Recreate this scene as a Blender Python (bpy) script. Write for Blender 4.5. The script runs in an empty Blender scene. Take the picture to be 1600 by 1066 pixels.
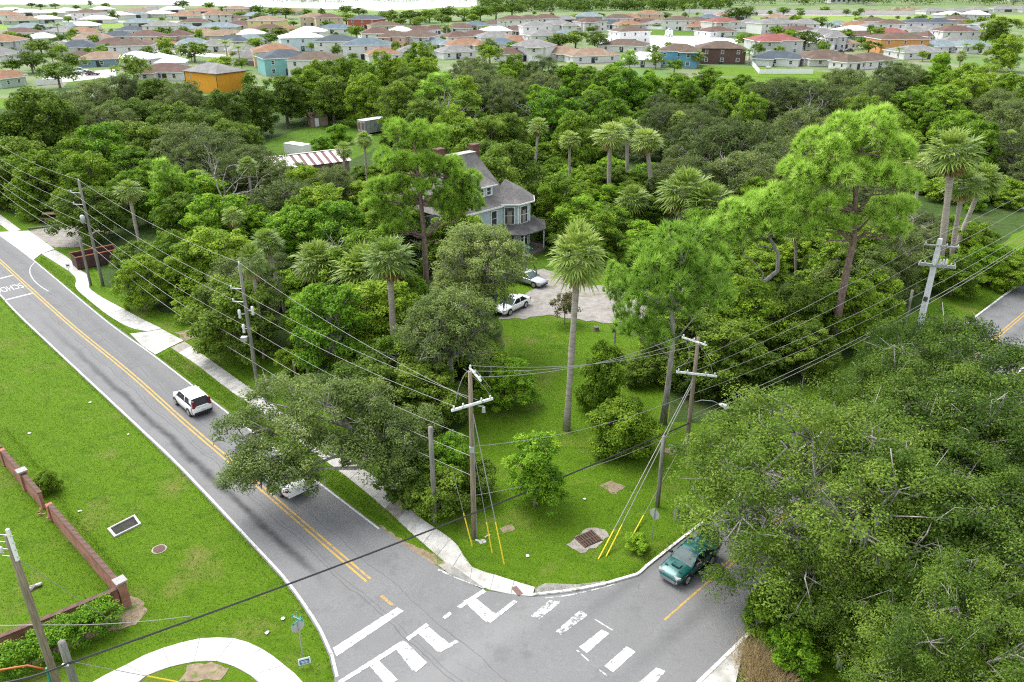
import bpy, bmesh, math, random
import numpy as np
from mathutils import Vector, Matrix, Euler

# ------------------------------------------------------------------ camera, sky, sun, exposure
scene = bpy.context.scene
COL = scene.collection
CAM_H, FPX, PITCH = 33.0, 1240.0, math.radians(25.0)
cam_d = bpy.data.cameras.new('camera')
cam_d.sensor_width = 36.0
cam_d.lens = 36.0 * FPX / 1600.0
cam_d.clip_start = 0.5
cam_d.clip_end = 9000
cam = bpy.data.objects.new('camera', cam_d)
cam.location = (0, 0, CAM_H)
cam.rotation_euler = (math.radians(90) - PITCH, 0, 0)
COL.objects.link(cam)
scene.camera = cam

SUN_EL, SUN_AZ = math.radians(58), math.radians(-50)      # azimuth from +Y, towards -X: upper left of the photo
world = bpy.data.worlds.new('World')
scene.world = world
world.use_nodes = True
wn = world.node_tree
bg = wn.nodes['Background']
sky = wn.nodes.new('ShaderNodeTexSky')
sky.sky_type = 'NISHITA'
sky.sun_disc = False
sky.sun_elevation = SUN_EL
sky.sun_rotation = SUN_AZ
sky.air_density = 1.0
sky.dust_density = 2.5
sky.ozone_density = 1.0
hs = wn.nodes.new('ShaderNodeHueSaturation')          # high thin overcast: the sky is nearly white
hs.inputs['Saturation'].default_value = 0.28
wn.links.new(sky.outputs[0], hs.inputs['Color'])
wn.links.new(hs.outputs[0], bg.inputs['Color'])
bg.inputs['Strength'].default_value = 0.15
sd = bpy.data.lights.new('sun', 'SUN')
sd.energy = 0.7
sd.angle = math.radians(40)
sd.color = (1.0, 0.965, 0.9)
sun = bpy.data.objects.new('sun', sd)
sdir = Vector((math.sin(SUN_AZ) * math.cos(SUN_EL), math.cos(SUN_AZ) * math.cos(SUN_EL), math.sin(SUN_EL)))
sun.rotation_euler = sdir.to_track_quat('Z', 'Y').to_euler()
sun.location = sdir * 200
COL.objects.link(sun)
scene.view_settings.view_transform = 'Standard'
scene.view_settings.look = 'None'
scene.view_settings.gamma = 1.0
scene.view_settings.use_curve_mapping = False
scene.view_settings.exposure = 1.7
scene.render.engine = 'CYCLES'
scene.cycles.max_bounces = 6
scene.cycles.diffuse_bounces = 3
scene.cycles.transmission_bounces = 3
scene.cycles.glossy_bounces = 2
scene.cycles.use_denoising = False
scene.cycles.filter_width = 1.15
scene.cycles.transparent_max_bounces = 8
scene.cycles.caustics_reflective = False
scene.cycles.caustics_refractive = False

RNG = random.Random(7)
NR = np.random.default_rng(11)
SP, CP = math.sin(PITCH), math.cos(PITCH)


def g(x, y, z=0.0):
    """photo pixel (1600 wide) -> point of the place at height z"""
    u = (x - 800) / FPX
    v = (y - 533) / FPX
    t = (CAM_H - z) / (SP + v * CP)
    return Vector((u * t, (CP - v * SP) * t, z))


def pix(P):
    dy, dz = P[1], P[2] - CAM_H
    d = dy * CP - dz * SP
    return 800 + FPX * P[0] / d, 533 - FPX * (dy * SP + dz * CP) / d


# ------------------------------------------------------------------ materials
MATS = {}


def new_mat(name):
    m = bpy.data.materials.new(name)
    m.use_nodes = True
    nt = m.node_tree
    b = nt.nodes['Principled BSDF']
    MATS[name] = m
    return m, nt, b


def _n(nt, t, **kw):
    n = nt.nodes.new(t)
    for k, v in kw.items():
        setattr(n, k, v)
    return n


def noise_fac(nt, scale, detail=4, rough=0.55, coord='Object', lo=0.35, hi=0.65, stretch=None, rotz=0):
    tc = _n(nt, 'ShaderNodeTexCoord')
    src = tc.outputs[coord]
    if stretch:
        mp = _n(nt, 'ShaderNodeMapping')
        mp.inputs['Scale'].default_value = stretch
        mp.inputs['Rotation'].default_value = (0, 0, rotz)
        nt.links.new(src, mp.inputs[0])
        src = mp.outputs[0]
    no = _n(nt, 'ShaderNodeTexNoise')
    no.inputs['Scale'].default_value = scale
    no.inputs['Detail'].default_value = detail
    no.inputs['Roughness'].default_value = rough
    nt.links.new(src, no.inputs['Vector'])
    mr = _n(nt, 'ShaderNodeMapRange')
    mr.inputs['From Min'].default_value = lo
    mr.inputs['From Max'].default_value = hi
    nt.links.new(no.outputs['Fac'], mr.inputs['Value'])
    return mr.outputs[0], no.outputs['Fac']


def mixc(nt, fac, a, b):
    m = _n(nt, 'ShaderNodeMix', data_type='RGBA')
    if isinstance(fac, float):
        m.inputs[0].default_value = fac
    else:
        nt.links.new(fac, m.inputs[0])
    for i, c in ((6, a), (7, b)):
        if isinstance(c, tuple):
            m.inputs[i].default_value = (*c, 1)
        else:
            nt.links.new(c, m.inputs[i])
    return m.outputs[2]


def nmat(name, c1, c2=None, scale=8.0, rough=0.8, detail=5, bump=0.0, bscale=None, spec=0.25, metal=0.0,
         c3=None, scale3=0.4, lo3=0.5, hi3=0.7, coat=0.0, stretch=None):
    m, nt, b = new_mat(name)
    b.inputs['Roughness'].default_value = rough
    b.inputs['Metallic'].default_value = metal
    b.inputs['Specular IOR Level'].default_value = spec
    b.inputs['Coat Weight'].default_value = coat
    if c2 is None:
        c2 = tuple(x * 0.82 for x in c1)
    f, raw = noise_fac(nt, scale, detail, stretch=stretch)
    col = mixc(nt, f, c1, c2)
    if c3:
        f3, _ = noise_fac(nt, scale3, 3, lo=lo3, hi=hi3)
        col = mixc(nt, f3, col, c3)
    nt.links.new(col, b.inputs['Base Color'])
    if bump:
        f2, raw2 = noise_fac(nt, bscale or scale * 2, 4)
        bn = _n(nt, 'ShaderNodeBump')
        bn.inputs['Strength'].default_value = bump
        bn.inputs['Distance'].default_value = 0.03
        nt.links.new(raw2, bn.inputs['Height'])
        nt.links.new(bn.outputs[0], b.inputs['Normal'])
    return m


def grass_mat(name, a, b_, dry, dark, drylo=0.56, fine=9.0):
    m, nt, b = new_mat(name)
    b.inputs['Roughness'].default_value = 0.9
    b.inputs['Specular IOR Level'].default_value = 0.1
    f1, r1 = noise_fac(nt, fine, 8, 0.75, lo=0.38, hi=0.62)
    col = mixc(nt, f1, a, b_)
    f2, _ = noise_fac(nt, 0.22, 6, 0.65, lo=drylo, hi=drylo + 0.16)
    f2b = _n(nt, 'ShaderNodeMath', operation='MULTIPLY')
    nt.links.new(f2, f2b.inputs[0])
    f2b.inputs[1].default_value = 0.75
    col = mixc(nt, f2b.outputs[0], col, dry)
    f3, _ = noise_fac(nt, 0.5, 6, 0.7, lo=0.5, hi=0.72, stretch=(1, 1.7, 1), rotz=0.75)
    col = mixc(nt, f3, col, dark)
    f4, _ = noise_fac(nt, 2.2, 5, 0.7, lo=0.6, hi=0.75)
    f4b = _n(nt, 'ShaderNodeMath', operation='MULTIPLY')
    nt.links.new(f4, f4b.inputs[0])
    f4b.inputs[1].default_value = 0.5
    col = mixc(nt, f4b.outputs[0], col, dark)
    nt.links.new(col, b.inputs['Base Color'])
    bn = _n(nt, 'ShaderNodeBump')
    bn.inputs['Strength'].default_value = 0.9
    bn.inputs['Distance'].default_value = 0.15
    nt.links.new(r1, bn.inputs['Height'])
    nt.links.new(bn.outputs[0], b.inputs['Normal'])
    return m


def leaf_mat(name, cols, rough=0.6, trans=0.40, spec=0.10, orand=0.24):
    """cols: dark .. light leaf colours, spread at random from leaf to leaf and twig to twig"""
    m, nt, b = new_mat(name)
    at = _n(nt, 'ShaderNodeAttribute')
    at.attribute_name = 'tint'
    oi = _n(nt, 'ShaderNodeObjectInfo')
    mr = _n(nt, 'ShaderNodeMapRange')
    mr.inputs['To Min'].default_value = -orand
    mr.inputs['To Max'].default_value = orand
    nt.links.new(oi.outputs['Random'], mr.inputs['Value'])
    ad = _n(nt, 'ShaderNodeMath', operation='ADD')
    nt.links.new(at.outputs['Fac'], ad.inputs[0])
    nt.links.new(mr.outputs[0], ad.inputs[1])
    cr = _n(nt, 'ShaderNodeValToRGB')
    els = cr.color_ramp.elements
    while len(els) < len(cols):
        els.new(0.5)
    for i, c in enumerate(cols):
        els[i].position = i / (len(cols) - 1)
        els[i].color = (*c, 1)
    nt.links.new(ad.outputs[0], cr.inputs[0])
    nt.links.new(cr.outputs[0], b.inputs['Base Color'])
    b.inputs['Roughness'].default_value = rough
    b.inputs['Specular IOR Level'].default_value = spec
    tr = _n(nt, 'ShaderNodeBsdfTranslucent')
    nt.links.new(cr.outputs[0], tr.inputs[0])
    mx = _n(nt, 'ShaderNodeMixShader')
    mx.inputs[0].default_value = trans
    nt.links.new(b.outputs[0], mx.inputs[1])
    nt.links.new(tr.outputs[0], mx.inputs[2])
    nt.links.new(mx.outputs[0], nt.nodes['Material Output'].inputs['Surface'])
    return m


def flat(name, c, rough=0.5, metal=0.0, spec=0.4, coat=0.0):
    return nmat(name, c, tuple(min(1, x * 0.9) for x in c), scale=6, rough=rough, metal=metal, spec=spec, coat=coat)


def glass_mat(name, c=(0.02, 0.025, 0.03), rough=0.05):
    m, nt, b = new_mat(name)
    f, _ = noise_fac(nt, 2.0, 2)
    nt.links.new(mixc(nt, f, c, tuple(x * 1.6 for x in c)), b.inputs['Base Color'])
    b.inputs['Roughness'].default_value = rough
    b.inputs['Specular IOR Level'].default_value = 0.45
    return m


# ground
grass_mat('lawn', (0.074, 0.152, 0.007), (0.112, 0.202, 0.010), (0.185, 0.180, 0.052), (0.056, 0.122, 0.006), drylo=0.54)
grass_mat('yard_grass', (0.060, 0.128, 0.010), (0.090, 0.170, 0.014), (0.14, 0.15, 0.045), (0.038, 0.085, 0.010))
grass_mat('field_grass', (0.14, 0.22, 0.035), (0.2, 0.27, 0.05), (0.34, 0.32, 0.13), (0.10, 0.18, 0.04), fine=1.0)
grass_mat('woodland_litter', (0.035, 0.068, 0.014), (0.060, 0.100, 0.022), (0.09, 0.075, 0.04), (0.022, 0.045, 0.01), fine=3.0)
nmat('far_soil', (0.11, 0.15, 0.05), (0.19, 0.19, 0.12), 0.06, 0.9, c3=(0.09, 0.16, 0.035), scale3=0.05, lo3=0.42, hi3=0.55)
nmat('sand', (0.31, 0.29, 0.265), (0.22, 0.205, 0.185), 1.6, 0.95, 8, bump=0.4, bscale=9, c3=(0.17, 0.15, 0.09), scale3=0.5, lo3=0.55, hi3=0.72)
nmat('bare_soil', (0.27, 0.21, 0.14), (0.17, 0.13, 0.085), 3, 0.95, 8, bump=0.5, bscale=12, c3=(0.10, 0.14, 0.03), scale3=1.2, lo3=0.55, hi3=0.65)
nmat('concrete_new', (0.50, 0.49, 0.47), (0.42, 0.41, 0.39), 1.6, 0.85, 9, bump=0.1, bscale=30, c3=(0.33, 0.315, 0.285), scale3=0.8, lo3=0.5, hi3=0.75)
nmat('concrete_old', (0.47, 0.46, 0.43), (0.37, 0.36, 0.33), 2.2, 0.9, 9, bump=0.2, bscale=30, c3=(0.26, 0.25, 0.21), scale3=0.7, lo3=0.52, hi3=0.72)
nmat('concrete_dirty', (0.33, 0.30, 0.265), (0.23, 0.205, 0.175), 2.2, 0.9, 9, bump=0.2, bscale=30, c3=(0.16, 0.15, 0.11), scale3=0.7, lo3=0.52, hi3=0.72)
nmat('kerb_paint', (0.66, 0.655, 0.63), (0.5, 0.49, 0.46), 5, 0.8, 8, c3=(0.28, 0.27, 0.24), scale3=2.5, lo3=0.55, hi3=0.62)
nmat('gutter', (0.25, 0.245, 0.23), (0.18, 0.175, 0.16), 3, 0.9, 8, c3=(0.33, 0.31, 0.27), scale3=0.9, bump=0.2)
# water: pale lake and pond
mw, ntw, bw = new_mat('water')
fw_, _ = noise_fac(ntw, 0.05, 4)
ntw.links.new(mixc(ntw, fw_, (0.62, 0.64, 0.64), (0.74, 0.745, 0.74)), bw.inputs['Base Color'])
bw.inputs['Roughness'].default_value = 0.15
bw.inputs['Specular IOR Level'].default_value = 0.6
# bark, wood
nmat('bark_oak', (0.20, 0.175, 0.15), (0.085, 0.07, 0.055), 6, 0.95, 8, bump=0.6, bscale=14, stretch=(1, 1, 0.3))
nmat('bark_pine', (0.25, 0.18, 0.145), (0.12, 0.085, 0.07), 7, 0.95, 8, bump=0.6, bscale=16, stretch=(1, 1, 0.35))
nmat('bark_grey', (0.36, 0.34, 0.31), (0.17, 0.155, 0.135), 5, 0.95, 8, bump=0.5, bscale=14, stretch=(1, 1, 0.3))
nmat('palm_trunk', (0.38, 0.34, 0.29), (0.22, 0.19, 0.155), 9, 0.95, 8, bump=0.6, bscale=8, stretch=(0.3, 0.3, 2.2))
nmat('pole_wood', (0.27, 0.225, 0.165), (0.15, 0.12, 0.085), 7, 0.9, 8, bump=0.3, stretch=(2.5, 2.5, 0.18))
nmat('pole_wood_grey', (0.235, 0.23, 0.20), (0.13, 0.125, 0.105), 7, 0.9, 8, bump=0.3, stretch=(2.5, 2.5, 0.18))
nmat('pole_concrete', (0.60, 0.62, 0.63), (0.5, 0.52, 0.53), 3, 0.8, 6)
nmat('fence_wood', (0.20, 0.175, 0.145), (0.12, 0.105, 0.085), 4, 0.9, 8, stretch=(4, 4, 0.5))
nmat('moss', (0.20, 0.215, 0.165), (0.115, 0.125, 0.09), 6, 0.95)
# foliage
leaf_mat('leaf_live_oak', [(0.034, 0.073, 0.011), (0.086, 0.154, 0.021), (0.159, 0.249, 0.032), (0.251, 0.344, 0.056)])
leaf_mat('leaf_grey_oak', [(0.072, 0.114, 0.028), (0.146, 0.210, 0.053), (0.233, 0.310, 0.082), (0.370, 0.427, 0.139)])
leaf_mat('leaf_olive', [(0.062, 0.096, 0.024), (0.115, 0.162, 0.042), (0.172, 0.227, 0.062), (0.251, 0.299, 0.096)])
leaf_mat('leaf_dark', [(0.052, 0.093, 0.013), (0.104, 0.177, 0.022), (0.184, 0.278, 0.032), (0.291, 0.398, 0.050)])
leaf_mat('leaf_mid', [(0.067, 0.132, 0.013), (0.144, 0.252, 0.020), (0.255, 0.382, 0.031), (0.380, 0.512, 0.048)])
leaf_mat('leaf_bright', [(0.065, 0.161, 0.013), (0.144, 0.296, 0.020), (0.246, 0.421, 0.027), (0.372, 0.538, 0.043)])
leaf_mat('leaf_yellow', [(0.069, 0.143, 0.012), (0.138, 0.259, 0.020), (0.236, 0.385, 0.030), (0.368, 0.517, 0.060)])
leaf_mat('needle_bright', [(0.160, 0.280, 0.030), (0.275, 0.450, 0.052), (0.390, 0.590, 0.085), (0.530, 0.700, 0.160)], trans=0.42)
leaf_mat('needle_mid', [(0.152, 0.278, 0.037), (0.260, 0.437, 0.057), (0.380, 0.582, 0.088), (0.531, 0.721, 0.154)], trans=0.42)
leaf_mat('frond', [(0.078, 0.135, 0.022), (0.158, 0.249, 0.037), (0.261, 0.370, 0.062), (0.431, 0.511, 0.132)], rough=0.45, spec=0.4)
leaf_mat('frond_dry', [(0.150, 0.094, 0.037), (0.250, 0.163, 0.069), (0.338, 0.244, 0.119), (0.413, 0.325, 0.188)], rough=0.8)
leaf_mat('dry_grass', [(0.34, 0.26, 0.12), (0.46, 0.36, 0.19), (0.56, 0.46, 0.27), (0.64, 0.55, 0.36)], rough=0.8)
leaf_mat('grass_blade', [(0.066, 0.140, 0.009), (0.087, 0.175, 0.011), (0.113, 0.208, 0.014), (0.192, 0.238, 0.046)], rough=0.7)
leaf_mat('red_leaf', [(0.10, 0.13, 0.04), (0.20, 0.19, 0.08), (0.36, 0.22, 0.16), (0.22, 0.28, 0.08)])


# ------------------------------------------------------------------ mesh helpers
class MB:
    def __init__(s):
        s.v, s.f, s.m = [], [], []

    def add(s, vs, fs, mi=0):
        o = len(s.v)
        s.v.extend([tuple(v) for v in vs])
        s.f.extend([tuple(i + o for i in f) for f in fs])
        s.m.extend([mi] * len(fs))
        return s

    def box(s, c, size, mi=0, rz=0.0, M=None, taper=1.0):
        hx, hy, hz = size[0] / 2, size[1] / 2, size[2] / 2
        vs = []
        for z, k in ((-hz, 1.0), (hz, taper)):
            for x, y in ((-hx, -hy), (hx, -hy), (hx, hy), (-hx, hy)):
                vs.append(Vector((x * k, y * k, z)))
        if M is not None:
            vs = [M @ v for v in vs]
        elif rz:
            R = Matrix.Rotation(rz, 3, 'Z')
            vs = [R @ v for v in vs]
        C = Vector(c)
        s.add([v + C for v in vs], [(3, 2, 1, 0), (4, 5, 6, 7), (0, 1, 5, 4), (1, 2, 6, 5), (2, 3, 7, 6), (3, 0, 4, 7)], mi)
        return s

    def beam(s, p0, p1, w, h, mi=0):
        p0, p1 = Vector(p0), Vector(p1)
        d = (p1 - p0)
        L = d.length
        M = d.to_track_quat('X', 'Z').to_matrix()
        return s.box((p0 + p1) / 2, (L, w, h), mi, M=M)

    def tube(s, pts, rad, n=7, mi=0, cap=True):
        pts = [Vector(p) for p in pts]
        if not hasattr(rad, '__len__'):
            rad = [rad] * len(pts)
        o = len(s.v)
        ref = Vector((0.31, 0.95, 0.05))
        for i, p in enumerate(pts):
            t = (pts[min(i + 1, len(pts) - 1)] - pts[max(i - 1, 0)])
            t = t.normalized() if t.length > 1e-9 else Vector((0, 0, 1))
            a = t.cross(ref)
            if a.length < 0.05:
                a = t.cross(Vector((1, 0, 0)))
            a.normalize()
            b = t.cross(a)
            for k in range(n):
                th = 2 * math.pi * k / n
                s.v.append(tuple(p + (a * math.cos(th) + b * math.sin(th)) * rad[i]))
        for i in range(len(pts) - 1):
            for k in range(n):
                s.f.append((o + i * n + k, o + (i + 1) * n + k, o + (i + 1) * n + (k + 1) % n, o + i * n + (k + 1) % n))
                s.m.append(mi)
        if cap:
            s.f.append(tuple(o + k for k in range(n)))
            s.m.append(mi)
            e = o + (len(pts) - 1) * n
            s.f.append(tuple(e + k for k in reversed(range(n))))
            s.m.append(mi)
        return s

    def lathe(s, prof, c=(0, 0, 0), n=16, axis='Z', mi=0):
        o = len(s.v)
        C = Vector(c)
        for r, z in prof:
            for k in range(n):
                th = 2 * math.pi * k / n
                x, y = r * math.cos(th), r * math.sin(th)
                p = Vector((x, y, z)) if axis == 'Z' else (Vector((x, z, y)) if axis == 'Y' else Vector((z, x, y)))
                s.v.append(tuple(p + C))
        for i in range(len(prof) - 1):
            for k in range(n):
                s.f.append((o + i * n + k, o + i * n + (k + 1) % n, o + (i + 1) * n + (k + 1) % n, o + (i + 1) * n + k))
                s.m.append(mi)
        s.f.append(tuple(o + k for k in reversed(range(n))))
        s.m.append(mi)
        e = o + (len(prof) - 1) * n
        s.f.append(tuple(e + k for k in range(n)))
        s.m.append(mi)
        return s

    def prism(s, poly, z0, z1, mi=0, mi_side=None):
        n = len(poly)
        ar = sum(poly[i][0] * poly[(i + 1) % n][1] - poly[(i + 1) % n][0] * poly[i][1] for i in range(n))
        if ar < 0:
            poly = list(reversed(poly))
        vs = [(p[0], p[1], z0) for p in poly] + [(p[0], p[1], z1) for p in poly]
        s.add(vs, [tuple(range(n, 2 * n))], mi)
        o = len(s.v) - 2 * n
        for i in range(n):
            s.f.append((o + i, o + (i + 1) % n, o + n + (i + 1) % n, o + n + i))
            s.m.append(mi if mi_side is None else mi_side)
        return s

    def build(s, name, mats, parent=None, smooth=False, loc=None):
        me = bpy.data.meshes.new(name)
        me.from_pydata(s.v, [], s.f)
        for m in (mats if isinstance(mats, (list, tuple)) else [mats]):
            me.materials.append(MATS[m] if isinstance(m, str) else m)
        me.polygons.foreach_set('material_index', s.m)
        if smooth:
            me.polygons.foreach_set('use_smooth', [True] * len(s.f))
        me.update()
        return link(name, me, parent, loc)


def link(name, me, parent=None, loc=None):
    o = bpy.data.objects.new(name, me)
    COL.objects.link(o)
    if parent is not None:
        o.parent = parent
    if loc is not None:
        o.location = loc
    return o


def tag(o, label, cat, group=None):
    o['label'] = label
    o['category'] = cat
    if group:
        o['group'] = group
    return o


def thing(name, label, cat, loc=(0, 0, 0), rz=0.0, group=None):
    o = bpy.data.objects.new(name, None)
    COL.objects.link(o)
    o.empty_display_size = 0.3
    o.location = loc
    o.rotation_euler = (0, 0, rz)
    return tag(o, label, cat, group)


def struct(o, kind='structure'):
    o['kind'] = kind
    return o


def dup(root, loc, rz, label, group=None, scale=None):
    r = root.copy()
    COL.objects.link(r)
    r.location = loc
    r.rotation_euler = (0, 0, rz)
    r['label'] = label
    if scale is not None:
        r.scale = scale if hasattr(scale, '__len__') else (scale,) * 3
    if group:
        r['group'] = group
    for ch in list(root.children):
        c = ch.copy()
        COL.objects.link(c)
        c.parent = r
        for g2 in ch.children:
            d = g2.copy()
            COL.objects.link(d)
            d.parent = c
    return r


def sheet(name, pts, z, mat, kind='structure', parent=None):
    """flat ground sheet from a list of points (px tuples are mapped by the caller)"""
    mb = MB()
    n = len(pts)
    ar = sum(pts[i][0] * pts[(i + 1) % n][1] - pts[(i + 1) % n][0] * pts[i][1] for i in range(n))
    if ar < 0:
        pts = list(reversed(pts))
    mb.add([(p[0], p[1], z) for p in pts], [tuple(range(n))])
    o = mb.build(name, mat, parent)
    if kind and parent is None:
        struct(o, kind)
    return o


def rough_edge(pts, step=0.8, amp=0.18, seed=1, closed=True):
    r = random.Random(seed)
    out = []
    n = len(pts)
    for i in range(n if closed else n - 1):
        a, b = Vector(pts[i][:2]), Vector(pts[(i + 1) % n][:2])
        d = b - a
        k = max(1, int(d.length / step))
        nn = Vector((-d.y, d.x)).normalized() if d.length > 1e-6 else Vector((0, 0))
        for j in range(k):
            p = a + d * (j / k)
            out.append(p + nn * r.uniform(-amp, amp))
    if not closed:
        out.append(Vector(pts[-1][:2]))
    return out


def P2(lst):
    return [g(*p).to_2d() for p in lst]


def offset_line(pts, d):
    pts = [Vector(p[:2]) for p in pts]
    out = []
    for i, p in enumerate(pts):
        t = (pts[min(i + 1, len(pts) - 1)] - pts[max(i - 1, 0)]).normalized()
        out.append(p + Vector((-t.y, t.x)) * d)
    return out


def smooth_line(pts, step=0.8):
    """Catmull-Rom resample"""
    pts = [Vector(p[:2]) for p in pts]
    out = []
    for i in range(len(pts) - 1):
        p0, p1, p2, p3 = pts[max(i - 1, 0)], pts[i], pts[i + 1], pts[min(i + 2, len(pts) - 1)]
        k = max(1, int((p2 - p1).length / step))
        for j in range(k):
            t = j / k
            out.append(0.5 * ((2 * p1) + (p2 - p0) * t + (2 * p0 - 5 * p1 + 4 * p2 - p3) * t * t + (3 * p1 - p0 - 3 * p2 + p3) * t ** 3))
    out.append(pts[-1])
    return out


def strip(name, pts, width, z, mat, parent=None, h=0.0):
    a, b = offset_line(pts, width / 2), offset_line(pts, -width / 2)
    mb = MB()
    n = len(a)
    vs = [(*p, z) for p in a] + [(*p, z) for p in b]
    fs = [(i, n + i, n + i + 1, i + 1) for i in range(n - 1)]
    if h:
        vs += [(*p, z + h) for p in a] + [(*p, z + h) for p in b]
        fs = [(2 * n + i, 3 * n + i, 3 * n + i + 1, 2 * n + i + 1) for i in range(n - 1)]
        fs += [(i, 2 * n + i, 2 * n + i + 1, i + 1) for i in range(n - 1)]
        fs += [(n + i + 1, 3 * n + i + 1, 3 * n + i, n + i) for i in range(n - 1)]
        fs += [(0, n, 3 * n, 2 * n), (n - 1, 3 * n - 1, 4 * n - 1, 2 * n - 1)]
    mb.add(vs, fs)
    return mb.build(name, mat, parent)


def text_mesh(txt, size, mat, name, parent=None, M=None, extrude=0.0, sx=1.0):
    c = bpy.data.curves.new('t', 'FONT')
    c.body = txt
    c.size = size
    c.align_x = 'CENTER'
    c.align_y = 'CENTER'
    c.extrude = extrude
    o = bpy.data.objects.new('t', c)
    COL.objects.link(o)
    me = bpy.data.meshes.new_from_object(o)
    bpy.data.objects.remove(o)
    me.materials.clear()
    me.materials.append(MATS[mat])
    if M is not None:
        me.transform(M)
    return link(name, me, parent)
# ------------------------------------------------------------------ ground, roads, paving
mb = MB()
mb.add([(-4500, -400, 0), (4500, -400, 0), (4500, 7500, 0), (-4500, 7500, 0)], [(0, 1, 2, 3)])
struct(mb.build('ground', 'far_soil'))
sheet('lawn_ground', [(-150, -30), (170, -30), (190, 280), (60, 285), (-60, 240), (-230, 230), (-230, 120)], 0.012, 'lawn')
WOOD = P2([(165, 446), (240, 480), (330, 508), (420, 548), (470, 592), (560, 640), (690, 690), (745, 640), (790, 570), (785, 500), (770, 470),
           (770, 410), (850, 418), (868, 402), (905, 425), (1000, 440), (1025, 500), (1015, 560), (1045, 655), (1110, 665),
           (1300, 578), (1400, 510), (1490, 440), (1540, 400), (1640, 330), (1640, 190), (1420, 140), (1100, 128), (700, 125), (480, 130), (380, 160), (300, 165),
           (0, 170), (-120, 190), (-120, 300), (20, 335), (70, 352), (160, 345), (172, 365), (150, 380), (150, 420)])
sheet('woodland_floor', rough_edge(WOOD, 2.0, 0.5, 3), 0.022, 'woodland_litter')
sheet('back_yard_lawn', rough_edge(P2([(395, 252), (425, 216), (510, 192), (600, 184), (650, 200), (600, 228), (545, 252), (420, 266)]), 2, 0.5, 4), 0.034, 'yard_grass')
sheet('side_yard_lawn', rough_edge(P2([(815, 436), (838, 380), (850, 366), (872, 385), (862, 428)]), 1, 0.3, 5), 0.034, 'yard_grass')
sheet('sandy_drive', rough_edge(P2([(780, 500), (806, 470), (835, 452), (828, 428), (850, 420), (872, 428), (905, 445), (960, 448), (1010, 462), (1040, 490), (1010, 502),
                                    (960, 506), (905, 501), (860, 493), (820, 498)]), 0.7, 0.25, 6), 0.046, 'sand')
sheet('gravel_track', rough_edge(P2([(272, 520), (345, 505), (352, 516), (290, 534)]), 0.8, 0.25, 7), 0.046, 'bare_soil')
sheet('gravel_yard', rough_edge(P2([(44, 362), (75, 356), (135, 349), (166, 346), (172, 362), (150, 372), (129, 386), (84, 388)]), 1.0, 0.25, 8), 0.046, 'sand')
for k, (poly, m) in enumerate([
        ([(936, 760), (955, 752), (976, 760), (962, 774)], 'bare_soil'),
        ([(780, 826), (800, 820), (806, 828), (788, 834)], 'bare_soil'),
        ([(182, 958), (205, 930), (222, 938), (230, 958), (212, 975), (150, 995), (100, 1018), (60, 1040), (40, 1040), (110, 1000)], 'bare_soil'),
        ([(292, 1042), (330, 1035), (360, 1045), (345, 1064), (280, 1066)], 'bare_soil'),
        ([(1036, 704), (1050, 698), (1062, 706), (1046, 712)], 'bare_soil'),
        ([(592, 820), (625, 842), (700, 878), (712, 886), (690, 893), (640, 868), (600, 840)], 'bare_soil'),
        ([(886, 852), (900, 838), (922, 824), (944, 828), (950, 838), (930, 856), (906, 866)], 'concrete_dirty')]):
    sheet('soil_patch' if m == 'bare_soil' else 'grate_apron', rough_edge(P2(poly), 0.3, 0.1, 20 + k), 0.030 if m == 'bare_soil' else 0.036, m)

AL0, AL1 = g(0, 464).to_2d(), g(399, 860).to_2d()
dA = (AL0 - AL1).normalized()
nA = Vector((-dA.y, dA.x)) * -1            # across street A, towards the sidewalk side
BL0, BL2 = g(1063.5, 848).to_2d(), g(1600, 440).to_2d()
dB = (BL2 - BL0).normalized()
nB = Vector((dB.y, -dB.x))                 # across street B, towards the oaks

A_left = P2([(0, 464), (34, 500), (203, 659), (280, 733), (399, 860), (440, 905), (470, 945), (497, 988), (514, 1026), (522, 1060), (528, 1110), (560, 1200)])
A_left = [A_left[0] + dA * 170] + A_left
A_right = P2([(0, 367), (53, 406), (165, 499), (243, 556), (331, 624), (507, 759), (595, 826), (645, 862), (700, 897), (758, 924), (830, 934)])
A_right = [A_right[0] + dA * 160] + A_right
B_left = P2([(890, 926), (940, 918), (996, 902), (1063.5, 848)]) + [BL0 + dB * 30, BL2, BL2 + dB * 170]
B_right0 = g(1090, 1066).to_2d()
B_right = [B_right0 - dB * 22, B_right0, g(1178, 980).to_2d(), g(1178, 980).to_2d() + dB * 40, g(1178, 980).to_2d() + dB * 240]
road_poly = offset_line(A_left, 0.18)[0:] if False else A_left
road_poly = list(A_left) + B_right + list(reversed(B_left)) + list(reversed(A_right))

m, nt, b = new_mat('asphalt')
b.inputs['Roughness'].default_value = 0.9
b.inputs['Specular IOR Level'].default_value = 0.2
f1, r1 = noise_fac(nt, 9, 10, 0.85, lo=0.33, hi=0.67)
col = mixc(nt, f1, (0.130, 0.131, 0.130), (0.215, 0.215, 0.213))
f2, _ = noise_fac(nt, 0.35, 6, 0.6, lo=0.4, hi=0.7)
col = mixc(nt, f2, col, (0.160, 0.160, 0.158))
# old oil and tyre stains along the lanes of street A
tc = _n(nt, 'ShaderNodeTexCoord')


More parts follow.
